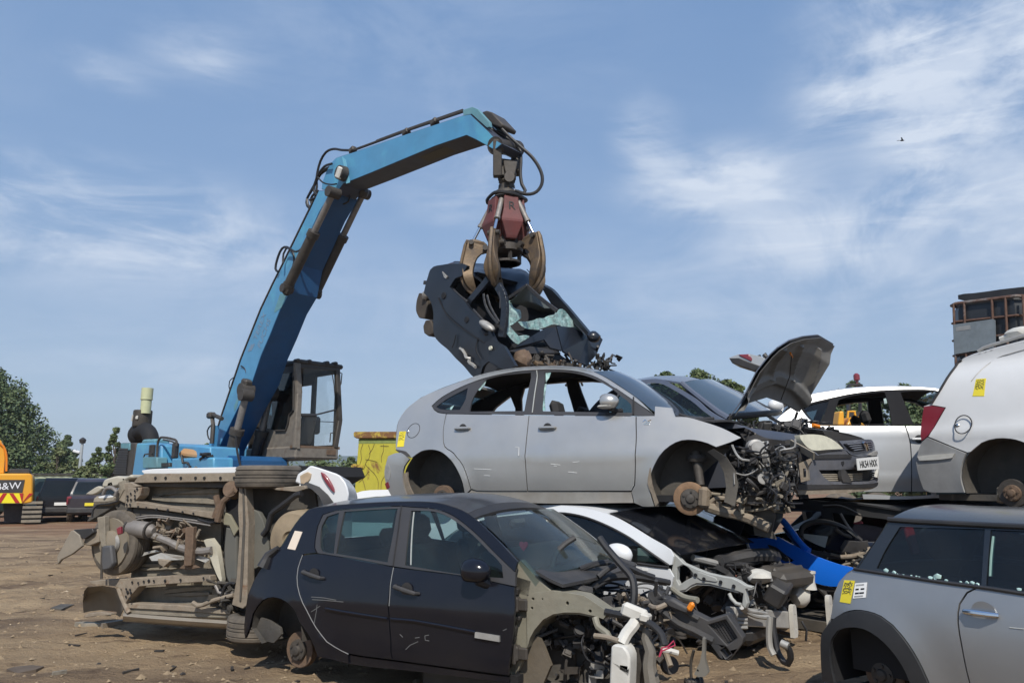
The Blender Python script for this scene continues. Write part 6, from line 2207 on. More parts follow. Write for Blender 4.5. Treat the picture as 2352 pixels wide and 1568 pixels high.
# ------------------------------------------------------------------ grey hatchback, bottom right
def grey_mini():
 fr = car_frame(Z5((690, 1535))[0], 4.9, R(58))
 W = 1.66
 centre(fr, W / 2)
 r = thing("hatchback", "grey three door hatchback with black roof and black arch trim at the lower right", "car", fr)
 car = Car(fr, r, [(-.25, .76), (0, .808), (.25, .832), (.45, .818), (.6, .775), (.75, .72), (.95, .64), (1.06, .60), (1.3, .5)], M_MINI, taper=(1.1, 1.75, .12))
 hx, hz = fr.xz(Z5((690, 1535)), -W / 2)[0]
 car.arches = ((hx, hz + .02, .36, .02, .08),)
 door = Z5((1442, 909), (1764, 955), (2250, 1030), (2250, 1900), (1450, 1720), (1390, 1570), (1332, 1300), (1309, 1150), (1322, 1020), (1372, 945))
 quarter = Z5((590, 785), (900, 832), (1200, 876), (1442, 908), (1372, 945), (1322, 1020), (1309, 1150), (1332, 1300), (1390, 1570), (1440, 1720), (1150, 1700), (1105, 1560), (1060, 1460), (1000, 1350), (930, 1250), (860, 1170),
     (780, 1110), (690, 1077), (600, 1067), (520, 1087), (450, 1132), (428, 1125), (440, 1050), (456, 950), (490, 870), (540, 815))
 car.panel("rear_quarter", quarter)
 car.panel("door", door)
 flo = Z5((385, 1550), (372, 1380), (376, 1230), (402, 1190), (450, 1132), (520, 1087), (600, 1067), (690, 1077), (780, 1110), (860, 1170), (930, 1250), (1000, 1350), (1060, 1460), (1105, 1560), (1150, 1700))
 fli = Z5((1020, 1700), (985, 1560), (930, 1440), (850, 1330), (760, 1245), (665, 1192), (570, 1182), (485, 1205), (445, 1260), (430, 1350), (440, 1460), (462, 1560))
 car.panel("arch_trim", flo + fli, (), mat("black_arch_plastic", (.022, .025, .030), .5, 0, 0, .2, (.12, .11, .10), 3), off=.014, gap=0)
 car.liner("wheel_arch", fli[::-1], .34, M_INNER)
 car.hub(hx, hz, .13, M_RUST, .15, True)
 clutter(r, "axle_parts", (hx - .05, -.5, hz - .08), (hx + .35, -.2, hz + .25), 14, 61, M_DARKSTEEL, "bptc", big=1.2)
 band = Z5((598, 780), (680, 665), (830, 458), (1500, 486), (1764, 496), (2250, 520), (2250, 1030), (1764, 953), (1460, 908), (1200, 874), (900, 828))
 wr = Z5((745, 778), (800, 660), (905, 492), (1492, 508), (1468, 890), (1200, 858), (900, 812))
 wf = Z5((1532, 512), (2230, 540), (2230, 1010), (1764, 936), (1500, 896))
 car.panel("window_frame", band, (wr, wf), mat("gloss_black_trim", (.010, .013, .018), .2, 0, .5, .15, (.1, .1, .1), 2), off=-.004, gap=0)
 car.panel("front_door_glass", wf, (), M_GLASSD, off=-.012, t=.004, gap=-.012)
 car.panel("quarter_glass", wr, (), M_GLASSD, off=-.012, t=.004, gap=-.012)
 MB().tube(car.edge(Z5((1545, 560), (1530, 700), (1523, 835)), off=-.02), .010, 6).build("glass_edge", mat("pale_green_edge", (.28, .42, .36), .3), r)
 MB().tube(car.edge(Z5((595, 782), (900, 828), (1200, 873), (1464, 908), (1764, 953), (2240, 1028)), off=.004), .011, 6).build("belt_moulding", M_TRIM, r)
 rnd = random.Random(6)
 m = MB()
 for u, v, s in ((812, 795, .014), (865, 808, .013), (890, 828, .014), (985, 828, .006), (1020, 833, .006), (1115, 842, .012), (1165, 835, .020), (1150, 850, .008), (1225, 862, .010), (1325, 870, .007), (1370, 876, .010), (1405, 878, .012), (1440, 888, .009), (1040, 836, .005), (1728, 922, .010), (930, 822, .006)):
  m.lump(car.spot(Z5((u, v))[0], -.004), (s * 1.3, s * .6, s), rnd.random() * 9, 1, .5)
 m.build("glass_crumbs", mat("green_glass_crumbs", (.45, .62, .58), .2, 0, .5), r)
 rl = Z5((790, 500), (832, 440), (1000, 452), (1500, 478), (1764, 490), (2250, 515))
 car.across("roof", rl[1:], M_BLACKROOF, crown=.085, inn=.01)
 MB().tube(car.edge(rl[1:], off=.004), .016, 7).build("gutter", M_TRIM, r)
 car.across("rear_screen", Z5((610, 780), (690, 660), (830, 445)), M_GLASSD, crown=.02, bow=-.14)
 car.across("tailgate", Z5((385, 1550), (376, 1230), (430, 1125), (456, 950), (490, 870), (540, 815), (600, 780)), M_MINI, crown=0, bow=-.18)
 car.across("windscreen", Z5((2250, 515), (2700, 1080)), M_GLASSD, crown=.04, bow=.1, inn=.03)
 car.across("bonnet", Z5((2700, 1080), (3000, 1200), (3250, 1400)), M_MINI, crown=.05, bow=.1)
 car.panel("front_wing", Z5((2260, 1035), (2700, 1082), (3000, 1200), (3250, 1400), (3250, 1900), (2260, 1900)))
 car.far("far_side", [(quarter[:4] + Z5((2250, 1030), (3250, 1400), (3250, 1900), (1150, 1700)) + quarter[11:], ()), (band, (wr, wf))])
 # inside
 x0 = hx
 MB().box((x0 + .9, 0, hz - .12), (2.2, W - .25, .05)).box((x0 + .05, 0, hz + .25), (.5, W - .3, .5)).build("floor_pan", M_INNER, r)
 for sy in (-.36, .36):
  car.seat(x0 + 1.45, sy, hz + .02, back=.6)
 q = fr.side(Z5((985, 570))[0], -.1)
 MB().box(q, (.03, .10, .22), (0, -.2, 0), .01).build("red_strap", M_REDP, r)
 q = fr.side(Z5((1610, 540))[0], -.3)
 MB().box(q, (.05, .08, .08), (0, .6, 0), .01).build("red_tag", M_REDP, r)
 q = fr.side(Z5((1190, 590))[0], .2)
 MB().box(q, (.12, .4, .24), (0, -.2, 0), .06).build("headrest", M_SEATG, r)
 # handle: a chromed bar over a round cup
 c = car.spot(Z5((1488, 1090))[0])
 m = MB().tube([car.spot(Z5((1360, 1073))[0], .012), car.spot(Z5((1440, 1078))[0], .036), car.spot(Z5((1530, 1090))[0], .036), car.spot(Z5((1596, 1102))[0], .012)], [.015, .017, .016, .013], 10)
 h = m.build("door_handle", M_CHROME, r)
 MB().lathe([(0, .004), (-.02, .03), (-.004, .062), (.004, .066), (.004, .06)], c, (0, -1, 0), 26).build("handle_cup", mat("silver_cup", (.36, .38, .40), .3, .7), h)
 MB().tube(car.edge(Z5((1665, 1185), (1764, 1195)), off=.0), .004, 5).build("scratches", M_GREYMETAL, r)
 sticker(car, "yellow_sticker", Z5((527, 858), (600, 862), (568, 1020), (496, 1008)), M_YSTICK, 7, seed=5)
 sticker(car, "printed_sticker", Z5((602, 880), (684, 873), (674, 978), (587, 984)), M_WSTICK, blocks=True, ink=M_INK)


M_BLACKROOF = mat("black_roof_paint", (.008, .011, .016), .18, 0, .0, .10, (.14, .14, .135), 1.5)
grey_mini()


# ------------------------------------------------------------------ white van, right edge
def white_van():
 fr = car_frame(Z4((2228, 1240))[0], 7.3, R(55))
 W = 1.72
 centre(fr, W / 2)
 r = thing("small_van", "dusty white panel van stacked at the right edge, rear lamp and bare hub showing", "van", fr)
 car = Car(fr, r, [(-.2, .82), (0, .845), (.3, .86), (.55, .845), (.62, .835), (.70, .80), (1.0, .71), (1.2, .62), (1.35, .5)], M_VANWHITE, taper=(1.2, 2.0, .10))
 hx, hz = fr.xz(Z4((2228, 1240)), -W / 2)[0]
 car.arches = ((hx, hz + .02, .37, .022, .08),)
 car.crease = ((.60, .02, .010, .03),)
 side = Z4((1722, 622), (1785, 520), (1905, 338), (1935, 312), (2030, 278), (2200, 232), (2352, 195), (2800, 120), (3100, 130), (3100, 1330), (2620, 1300), (2560, 1130), (2480, 1000), (2400, 920), (2330, 885), (2260, 868), (2160, 866), (2060, 895), (1985, 958), (1962, 962), (1690, 852), (1810, 652), (1700, 632))
 car.panel("body_side", side)
 arch = Z4((1952, 1240), (1922, 1130), (1935, 1032), (1982, 952), (2060, 892), (2160, 865), (2260, 868), (2330, 885), (2400, 920), (2480, 1000), (2560, 1130), (2600, 1260))
 car.liner("wheel_arch", arch, .34)
 m = mat("grubby_grey_bumper", (.34, .34, .335), .5, 0, .1, .5, (.16, .15, .14), 2.2, var=.15)
 car.panel("rear_bumper", Z4((1688, 855), (1960, 965), (1935, 1030), (1922, 1130), (1950, 1238), (1705, 1236), (1664, 1215), (1640, 1150), (1612, 1030), (1622, 975), (1650, 890)), (), m, off=.02, t=.03)
 car.panel("bumper_strip", Z4((1622, 985), (1700, 975), (1892, 962), (1870, 1000), (1780, 1012), (1640, 1020)), (), M_WPLAST, off=.035)
 car.panel("tail_lamp", Z4((1662, 642), (1722, 636), (1812, 652), (1760, 740), (1695, 845), (1645, 885), (1644, 760)), (), M_TAILRED, off=.006)
 car.across("tailgate", Z4((1640, 1150), (1612, 1030), (1650, 890), (1662, 642), (1720, 622)), M_VANWHITE, crown=0, bow=-.1)
 car.across("rear_window", Z4((1720, 622), (1785, 520), (1905, 338)), M_GLASSD, crown=.02, bow=-.1)
 MB().tube(car.edge(Z4((1716, 625), (1782, 520), (1900, 340), (1922, 322)), off=.004), .014, 6).build("tailgate_seal", M_TRIM, r)
 car.across("roof", Z4((1905, 338), (1935, 312), (2030, 278), (2200, 232), (2352, 195), (2800, 120), (3100, 130)), crown=.07)
 car.across("windscreen", Z4((3105, 132), (3500, 640)), M_GLASSD, crown=.05, bow=.2, inn=.03, t=.006)
 car.panel("front_door", Z4((3106, 140), (3500, 645), (3640, 700), (3640, 1330), (3106, 1330)), (Z4((3130, 230), (3200, 250), (3440, 640), (3130, 650)),))
 MB().tube([p + Vector((0, .06, .035)) for p in car.edge(Z4((2020, 282), (2060, 258), (2200, 215), (2352, 172), (2800, 95)))], .018, 7).build("roof_rail", M_ALU, r)
 MB().tube(car.edge(Z4((1990, 470), (2060, 390), (2160, 315), (2260, 280), (2400, 240)), off=.0), .006, 5).build("roof_crease", M_ALU, r)
 car.hub(hx, hz, .135, M_DARKSTEEL, .14, True, face=M_RUST)
 MB().box((hx - .12, -.66, hz - .02), (.08, .1, .16), (0, .2, 0), .02).build("brake_caliper", M_UNDER, r)
 fc = car.spot(Z4((1942, 768))[0])
 mb = MB()
 for k in range(28):
  t0, t1 = 2 * math.pi * k / 28, 2 * math.pi * (k + 1) / 28
  pt = lambda t: Vector((fc.x + .082 * math.cos(t), -car.hw(0, fc.z + .095 * math.sin(t)) - .008, fc.z + .095 * math.sin(t)))
  mb.bar(pt(t0), pt(t1), .010, .006, (0, 1, 0))
 o = mb.build("fuel_flap", M_TRIM, r)
 MB().lump(car.spot(Z4((1892, 775))[0], .006), (.03, .012, .022), 1, 2, 0).build("flap_latch", M_CHROME, o)
 sticker(car, "yellow_sticker", Z4((2022, 455), (2092, 450), (2078, 572), (1998, 572)), M_YSTICK, 7, seed=9)
 car.far("far_side", [(side[:11] + Z4((1952, 1240), (1640, 1150), (1662, 642)), ())])
 MB().box((hx + .6, 0, hz - .05), (2.6, W - .3, .06)).build("floor_pan", M_UNDERD, r)
 q = fr.side(Z4((2330, 130))[0], -.2)
 MB().lump(q, (.14, .08, .06), 3, 2, .2).tube([q + Vector((-.2, 0, -.05)), q, q + Vector((.2, 0, .02))], .03, 6).build("roof_fitting", M_WPLAST, r)


white_van()


# ------------------------------------------------------------------ pale silver hatchback behind
def pale_hatch():
 fr = car_frame(Z4((1340, 1200))[0], 8.9, R(16))
 W = 1.74
 centre(fr, W / 2)
 r = thing("hatchback", "pale silver hatchback with broken side windows between the open bonnet and the van", "car", fr)
 car = Car(fr, r, [(-.1, .83), (.1, .86), (.4, .87), (.6, .855), (.72, .83), (.9, .74), (1.1, .64), (1.3, .55)], M_PALE, taper=(0, 2.2, .1))
 car.crease = ((.10, 0, .012, .03), (.62, .0, .008, .03))
 sil = Z4((560, 1000), (600, 800), (680, 700), (760, 640), (830, 592), (885, 560), (1000, 540), (1100, 525), (1250, 511), (1400, 505), (1550, 506), (1700, 513), (1780, 524), (1950, 580), (2150, 700))
 bt = Z4((815, 655), (880, 622), (1010, 590), (1150, 560), (1300, 540), (1400, 533), (1550, 528), (1700, 530), (1780, 545), (1930, 620), (2090, 765))
 bb = Z4((1640, 770), (1300, 772), (1030, 772), (930, 770), (870, 725))
 frame = sil + Z4((2150, 765)) + bt[::-1] + Z4((868, 727), (928, 772), (1000, 790), (1000, 1235), (760, 1235), (600, 1200))
 car.panel("side_frame", frame)
 car.panel("rear_door", Z4((930, 774), (1300, 775), (1532, 775), (1568, 900), (1577, 1232), (1002, 1235), (1000, 800)))
 car.panel("front_door", Z4((1534, 775), (1640, 775), (2090, 770), (2150, 775), (2150, 1230), (1578, 1232), (1569, 900)))
 wq = Z4((830, 655), (885, 630), (1008, 602), (985, 680), (950, 762), (905, 745), (865, 705))
 wr = Z4((1075, 600), (1150, 575), (1300, 552), (1392, 546), (1420, 640), (1442, 764), (1035, 766), (1045, 690))
 wf = Z4((1500, 545), (1600, 538), (1700, 540), (1770, 552), (1920, 628), (2050, 762), (1590, 764), (1545, 660))
 car.panel("window_frame", bt + bb, (wq, wr, wf), M_MATT, off=.003, gap=0)
 car.panel("quarter_glass", wq, (), M_GLASSD, off=-.01, t=.004, gap=-.01)
 car.far("far_side", [(sil + Z4((2150, 1230), (760, 1235), (600, 1200)), (wq, wr, wf))])
 car.across("roof", Z4((885, 560), (1000, 540), (1100, 525), (1250, 511), (1400, 505), (1550, 506), (1700, 513), (1780, 524)), crown=.05)
 car.across("windscreen", Z4((1780, 524), (1950, 580), (2150, 700)), M_GLASSD, crown=.04, bow=.12, inn=.03)
 car.across("tailgate", Z4((600, 1200), (560, 1000), (600, 800), (680, 700)), crown=0, bow=-.1)
 car.across("rear_screen", Z4((680, 700), (760, 640), (885, 560)), M_GLASSD, crown=.02, bow=-.1)
 car.panel("side_skirt", Z4((1232, 1243), (1350, 1248), (1520, 1258), (1822, 1243), (1822, 1272), (1500, 1285), (1240, 1283)), (), M_PALE, off=.03)
 car.handle(Z4((1630, 868))[0], .18, dz=0)
 fl = fr.xz(Z4((1300, 1235)), -W / 2)[0]
 MB().box((fl[0], 0, fl[1] + .03), (3.0, W - .25, .05)).build("floor_pan", M_INNER, r)
 for sy in (-.37, .37):
  car.seat(fl[0] + .55, sy, fl[1] + .06, back=.62)
 MB().box((fl[0] - .7, 0, fl[1] + .3), (.5, 1.3, .2), None, .05).build("rear_seat", M_SEAT, r)
 sh = MB().prism(fr.xzf(Z4((1385, 590), (1405, 585), (1410, 620), (1392, 625)), car.hw), .012, .018, (), .1, lambda x, z: -car.hw(x, z))
 sh.build("glass_shards", M_SHATTER, r)


pale_hatch()


# ------------------------------------------------------------------ slate saloon with its bonnet up
def slate_saloon():
 fr = Fr(at(*Z4((850, 905))[0], 6.95), R(45))
 W = 1.72
 centre(fr, W / 2)
 r = thing("saloon_car", "slate blue car with raised bonnet, hazed headlamp and a white number plate", "car", fr)
 car = Car(fr, r, [(-.5, .80), (-.2, .84), (0, .86), (.15, .85), (.3, .80), (.6, .70), (.8, .62)], M_SLATE)
 hw = W / 2
 N4 = lambda y, *p: [fr.side(q, y) for q in Z4(*p)]
 flank = Z4((-700, 780), (-600, 620), (-430, 500), (-278, 462), (-150, 456), (-58, 500), (92, 592), (182, 672), (330, 752), (455, 788), (620, 802), (815, 838), (850, 905), (880, 1000), (800, 1240), (-700, 1240))
 win = Z4((-520, 690), (-420, 540), (-280, 490), (-160, 485), (-70, 525), (60, 605), (150, 680), (230, 735), (-100, 735))
 car.panel("body_side", Z4((-700, 780), (-600, 620), (-430, 500), (-278, 462), (-150, 456), (-58, 500), (92, 592), (182, 672), (330, 752), (452, 785), (300, 800), (300, 1200), (-700, 1240)), (win,), gap=0)
 car.panel("front_wing", ZF((300, 150), (450, 178), (640, 203), (860, 232), (1075, 266), (1100, 330), (1150, 393), (1222, 458), (1310, 517), (1150, 430), (1000, 335), (880, 345), (640, 305), (470, 215)), (), t=.03, h=.05)
 car.panel("side_glass", win, (), M_GLASSD, off=-.012, t=.004)
 car.far("far_side", [(flank, (win,))])
 # roof and windscreen between both traced edges
 n0, f0 = N4(-.62, (-430, 498), (-278, 460), (-150, 455), (0, 480)), N4(.62, (-250, 470), (-60, 462), (100, 462), (240, 497))
 g = coons(n0, f0, [n0[0], f0[0]], [n0[-1], f0[-1]], 8, 12, lambda u, v: Vector((0, 0, .05 * (1 - (2 * v - 1) ** 2))))
 MB().shell(g, .02).build("roof", M_SLATE, r)
 n1, f1 = N4(-.63, (-8, 482), (60, 540), (160, 620), (250, 690), (315, 728)), N4(.63, (238, 498), (400, 560), (520, 625), (650, 695))
 g = coons(n1, f1, [n1[0], f1[0]], [n1[-1], f1[-1]], 8, 12, lambda u, v: Vector((.12, 0, .05)) * (1 - (2 * v - 1) ** 2))
 MB().shell(g, .006).build("windscreen", mat("blue_grey_screen", (.035, .055, .070), .08, 0, 1, .12, (.25, .26, .26), 2), r)
 MB().tube(n1, [.03, .03, .035, .04, .04], 8).build("windscreen_pillar", M_SLATE, r)
 MB().tube(f1, .028, 8).build("windscreen_pillar", M_TRIM, r)
 MB().box(n1[0] + Vector((.03, .3, .0)), (.02, .14, .06), (0, .5, 0)).build("screen_sticker", M_WSTICK, r)
 q = fr.side(Z4((640, 640))[0], .95)
 MB().lump(q, (.09, .12, .09), 2, 2, .05).build("door_mirror", M_WHITE, r)
 # raised bonnet
 ne = N4(-.70, (335, 705), (385, 640), (440, 545), (510, 405), (600, 292), (660, 236))
 fe = N4(.70, (790, 682), (850, 600), (930, 470), (1004, 345), (1012, 275), (1040, 212))
 mid = lambda y, uv: fr.side(Z4(uv)[0], y)
 he = [ne[0], mid(-.35, (400, 625)), mid(0, (560, 575)), mid(.35, (690, 622)), fe[0]]
 te = [ne[-1], mid(-.35, (735, 188)), mid(0, (830, 161)), mid(.35, (935, 150)), fe[-1]]
 nv = ((fe[0] - ne[0]).cross(ne[-1] - ne[0])).normalized()
 if nv.x < 0:
  nv = -nv
 bow = lambda u, v: nv * (-.05 * (1 - (2 * v - 1) ** 2) * math.sin(math.pi * min(1, u * 1.1)))
 g = coons(ne, fe, he, te, 22, 24, bow)
 bn = MB().shell(g, .012, -nv).build("bonnet", M_SLATE, r)
 # pressed inner frame with ribs facing us
 inn = mat("bonnet_inner", (.19, .185, .175), .5, .1, 0, .25, (.16, .14, .12), 3, var=.2)
 def lift(u, v):
  e = min(u / .12, (1 - u) / .16, v / .10, (1 - v) / .10)
  rim = max(0, 1 - max(0, e) * .55)
  band = abs(u - .30 + .12 * (2 * v - 1) ** 2)
  k = .045 * math.exp(-(max(0, band - .05) / .035) ** 2) + .045 * max(0, math.cos((v * 6.2 + u * 1.6) * 2 * math.pi * .62)) ** 6 * (1 if .34 < u < .86 and .1 < v < .92 else 0) + .028 * rim ** 3
  return nv * (.014 + k)
 gi = [[p + lift(i / 60, j / 60) for j, p in enumerate(row)] for i, row in enumerate(coons(ne, fe, he, te, 60, 60, bow))]
 MB().shell([row[1:-1] for row in gi[1:-1]], .004, -nv).build("bonnet_frame", inn, bn)
 MB().tube([g[16][11] + nv * .06, g[9][14] + nv * .10, g[1][16] + nv * .05], .006, 5).build("bonnet_stay", M_DARKSTEEL, bn)
 MB().tube([g[17][10] + nv * .05, g[15][12] + nv * .06], .012, 6).build("stay_clip", M_ORANGE, bn)
 for e in (ne[0], fe[0]):
  MB().bar(e, e + Vector((-.05, 0, -.12)), .04, .015).build("bonnet_hinge", M_DARKSTEEL, r)
 # bowed front end
 xf = lambda y, z: .18 - .18 * abs(y / hw) ** 2.4 + .02 * math.sin((z + .35) * 2)

 def front(pts, off=0.0):
  """Where each sight line first meets the bowed front."""
  out = []
  cp = fr.l((0, 0, CAMZ))
  for uv in ZF(*pts):
   d = fr.m.transposed() @ ray(*uv)
   best = None
   for k in range(400):
    p = cp + d * ((.45 - cp.x) / d.x + k * .008)
    g = p.x - xf(p.y, p.z) - off
    if best is None or abs(g) < best[0]:
     best = (abs(g), p)
    if g <= 0:
     break
   out.append((best[1].y, best[1].z))
  return out

 def fpanel(nm, pts, mm, off=0.0, t=.03, holes=(), par=None, h=.07, smooth=True):
  poly = spline(front(pts, off), .05, True) if smooth else front(pts, off)
  hs = [front(q, off) for q in holes]
  return MB().prism(poly, off - t, off, hs, h, None, lambda a, b, c: (xf(a, c) + b, a, c)).build(nm, mm, par or r)
 bm_ = mat("scuffed_bumper", (.085, .092, .115), .55, .1, 0, .45, (.17, .15, .125), 5, var=.2, bump=.2)
 gh = ((1320, 702), (1560, 700), (1790, 692), (2058, 682), (2045, 790), (1965, 838), (1700, 845), (1450, 840), (1385, 790))
 fpanel("front_bumper", ((1310, 517), (1480, 480), (1640, 462), (1700, 520), (1900, 542), (2040, 475), (2075, 512), (2082, 700), (2066, 810), (2030, 852), (1900, 872), (1500, 880), (1180, 880), (1105, 860), (1170, 740), (1205, 620), (1250, 565)), bm_, 0, .03, (gh,))
 fpanel("bumper_strip", ((1260, 520), (1500, 510), (1715, 510), (1725, 556), (1500, 562), (1250, 566)), M_TRIM, .012)
 gr = fpanel("lower_grille", gh, M_INNER, -.06, .02)
 m = MB()
 for k in range(4):
  v = 752 + k * 24
  a = [Vector((xf(y, z) - .035, y, z)) for y, z in front(((1345 + k * 22, v + 6), (1560, v + 4), (1800, v - 2), (2050, v - 12)))]
  m.tube(a, .009, 5)
 m.build("grille_bars", M_UNDER, gr)
 fpanel("broken_bracket", ((1590, 700), (1640, 690), (1700, 790), (1730, 860), (1620, 850), (1600, 800)), M_PLASTIC, .01)
 fpanel("tow_eye_hole", ((1595, 600), (1625, 592), (1635, 625), (1615, 655), (1598, 630)), M_INNER, .004, .02)
 fpanel("splitter", ((1035, 872), (1500, 884), (1900, 876), (2052, 850), (2025, 905), (1500, 930), (1070, 945)), M_TRIM, .0)
 fpanel("splitter_lip", ((1060, 948), (1500, 932), (2022, 908), (1900, 952), (1500, 990), (1072, 1003)), M_UNDERL, -.01)
 hl = fpanel("headlamp", ((1088, 276), (1200, 265), (1310, 270), (1410, 292), (1520, 352), (1622, 442), (1430, 452), (1232, 458), (1150, 392), (1102, 325)), M_LAMP, .02, .05)
 fpanel("nose_panel", ((1230, 470), (1640, 458), (1725, 515), (1900, 540), (2020, 470), (1995, 380), (1960, 330), (1570, 345), (1640, 440)), M_SLATE, -.012, .02)
 gu = fpanel("grille", ((1640, 382), (1800, 362), (1952, 346), (1985, 438), (1860, 462), (1742, 470)), M_INNER, .004, .02)
 m = MB()
 for k in range(4):
  a = [Vector((xf(y, z) + .012, y, z)) for y, z in front(((1655 + k * 26, 388 + k * 24), (1800, 372 + k * 26), (1955 + k * 8, 356 + k * 24)))]
  m.tube(a, .007, 5)
 m.build("grille_bars", M_SLATE, gu)
 bp = [Vector((xf(y, z) + .03, y, z)) for y, z in front(((1828, 362), (1862, 375), (1880, 420), (1890, 462), (1868, 470), (1855, 420)))]
 MB().tube(bp + bp[:1], .010, 6).tube([bp[0], bp[3]], .012, 6).build("emblem", M_CHROME, gu)
 # number plate
 pq = [Vector((xf(y, z) + .05, y, z)) for y, z in front(((1786, 562), (2048, 536), (2060, 688), (1800, 705)), .05)]
 ex, ey = (pq[1] - pq[0]), (pq[0] - pq[3])
 nrm = ex.cross(ey).normalized()
 if nrm.x < 0:
  nrm = -nrm
 MB().add(pq + [p - nrm * .008 for p in pq], [(0, 1, 2, 3), (7, 6, 5, 4), (0, 4, 5, 1), (1, 5, 6, 2), (2, 6, 7, 3), (3, 7, 4, 0)]).build("number_plate", mat("plate_white", (.80, .80, .78), .4), r)
 cc = (pq[0] + pq[1] + pq[2] + pq[3]) / 4
 tx = text_mesh("registration", "HK54 HXX", .1, M_INK, r, (0, 0, 0), (1, 0, 0), (0, 1, 0), .001)
 xs = [v.co.x for v in tx.data.vertices]
 ys = [v.co.y for v in tx.data.vertices]
 sx, sy = ex.length * .80 / (max(xs) - min(xs)), ey.length * .60 / (max(ys) - min(ys))
 M = Matrix((ex.normalized() * sx, ey.normalized() * sy, nrm)).transposed().to_4x4()
 mx, my = (max(xs) + min(xs)) / 2, (max(ys) + min(ys)) / 2
 M.translation = cc + nrm * .003 - ex.normalized() * sx * mx - ey.normalized() * sy * my
 tx.data.transform(M)
 fpanel("fog_lamp_trim", ((1940, 520), (1985, 485), (2035, 468), (2050, 500), (1990, 530)), M_ALU, .012)
 fpanel("side_trim", ((2050, 700), (2075, 690), (2070, 770), (2045, 800), (2030, 790)), M_WPLAST, .012)
 # engine bay
 q = fr.side(Z4((560, 775))[0], -.3)
 xa = n1[-1].x + .12
 MB().box(((xa - .2) / 2, 0, q.z - .32), (-.25 - xa, 1.35, .42), None, .06).build("engine_block", M_PLASTIC, r)
 clutter(r, "engine_parts", (xa, -.62, q.z - .15), (-.2, .65, q.z - .03), 150, 71, M_PLASTIC, "bbpptc", big=1.1)
 clutter(r, "castings", (xa, -.6, q.z - .12), (-.22, .5, q.z - .02), 30, 73, M_STEEL, "bptc", big=.8)
 wires(r, "wiring_loom", (xa, -.6, q.z - .08), (-.2, .6, q.z + .0), 16, 75, M_HOSE, (.005, .014), 6)
 MB().box((-.55, .1, q.z - .06), (.35, .6, .14), (0, .1, 0), .05).build("air_box", M_TRIM, r)
 tp = [Vector((xf(y, z) - .05, y, z)) for y, z in front(((1430, 215), (1560, 220), (1750, 255), (1900, 300), (1980, 345), (1890, 360), (1560, 335), (1450, 260)))]
 MB().add(tp + [p + Vector((-.18, 0, .03)) for p in tp], [tuple(range(8)), tuple(range(15, 7, -1))] + [(i, (i + 1) % 8, 8 + (i + 1) % 8, 8 + i) for i in range(8)]).build("slam_panel", M_TRIM, r)
 MB().tube([Vector((xf(y, z) - .1, y, z + .02)) for y, z in front(((1380, 170), (1450, 190)))], .02, 6).build("orange_clip", M_ORANGE, r)
 MB().tube([p + Vector((.03, 0, .02)) for p in (n1[-1], n1[-1].lerp(f1[-1], .5) + Vector((.1, 0, 0)), f1[-1])], .035, 8).build("scuttle", M_TRIM, r)
 MB().box((-1.6, 0, fr.side(Z4((700, 1200))[0], -hw).z + .05), (3.0, W - .3, .08)).build("underbody", M_UNDERD, r)


slate_saloon()


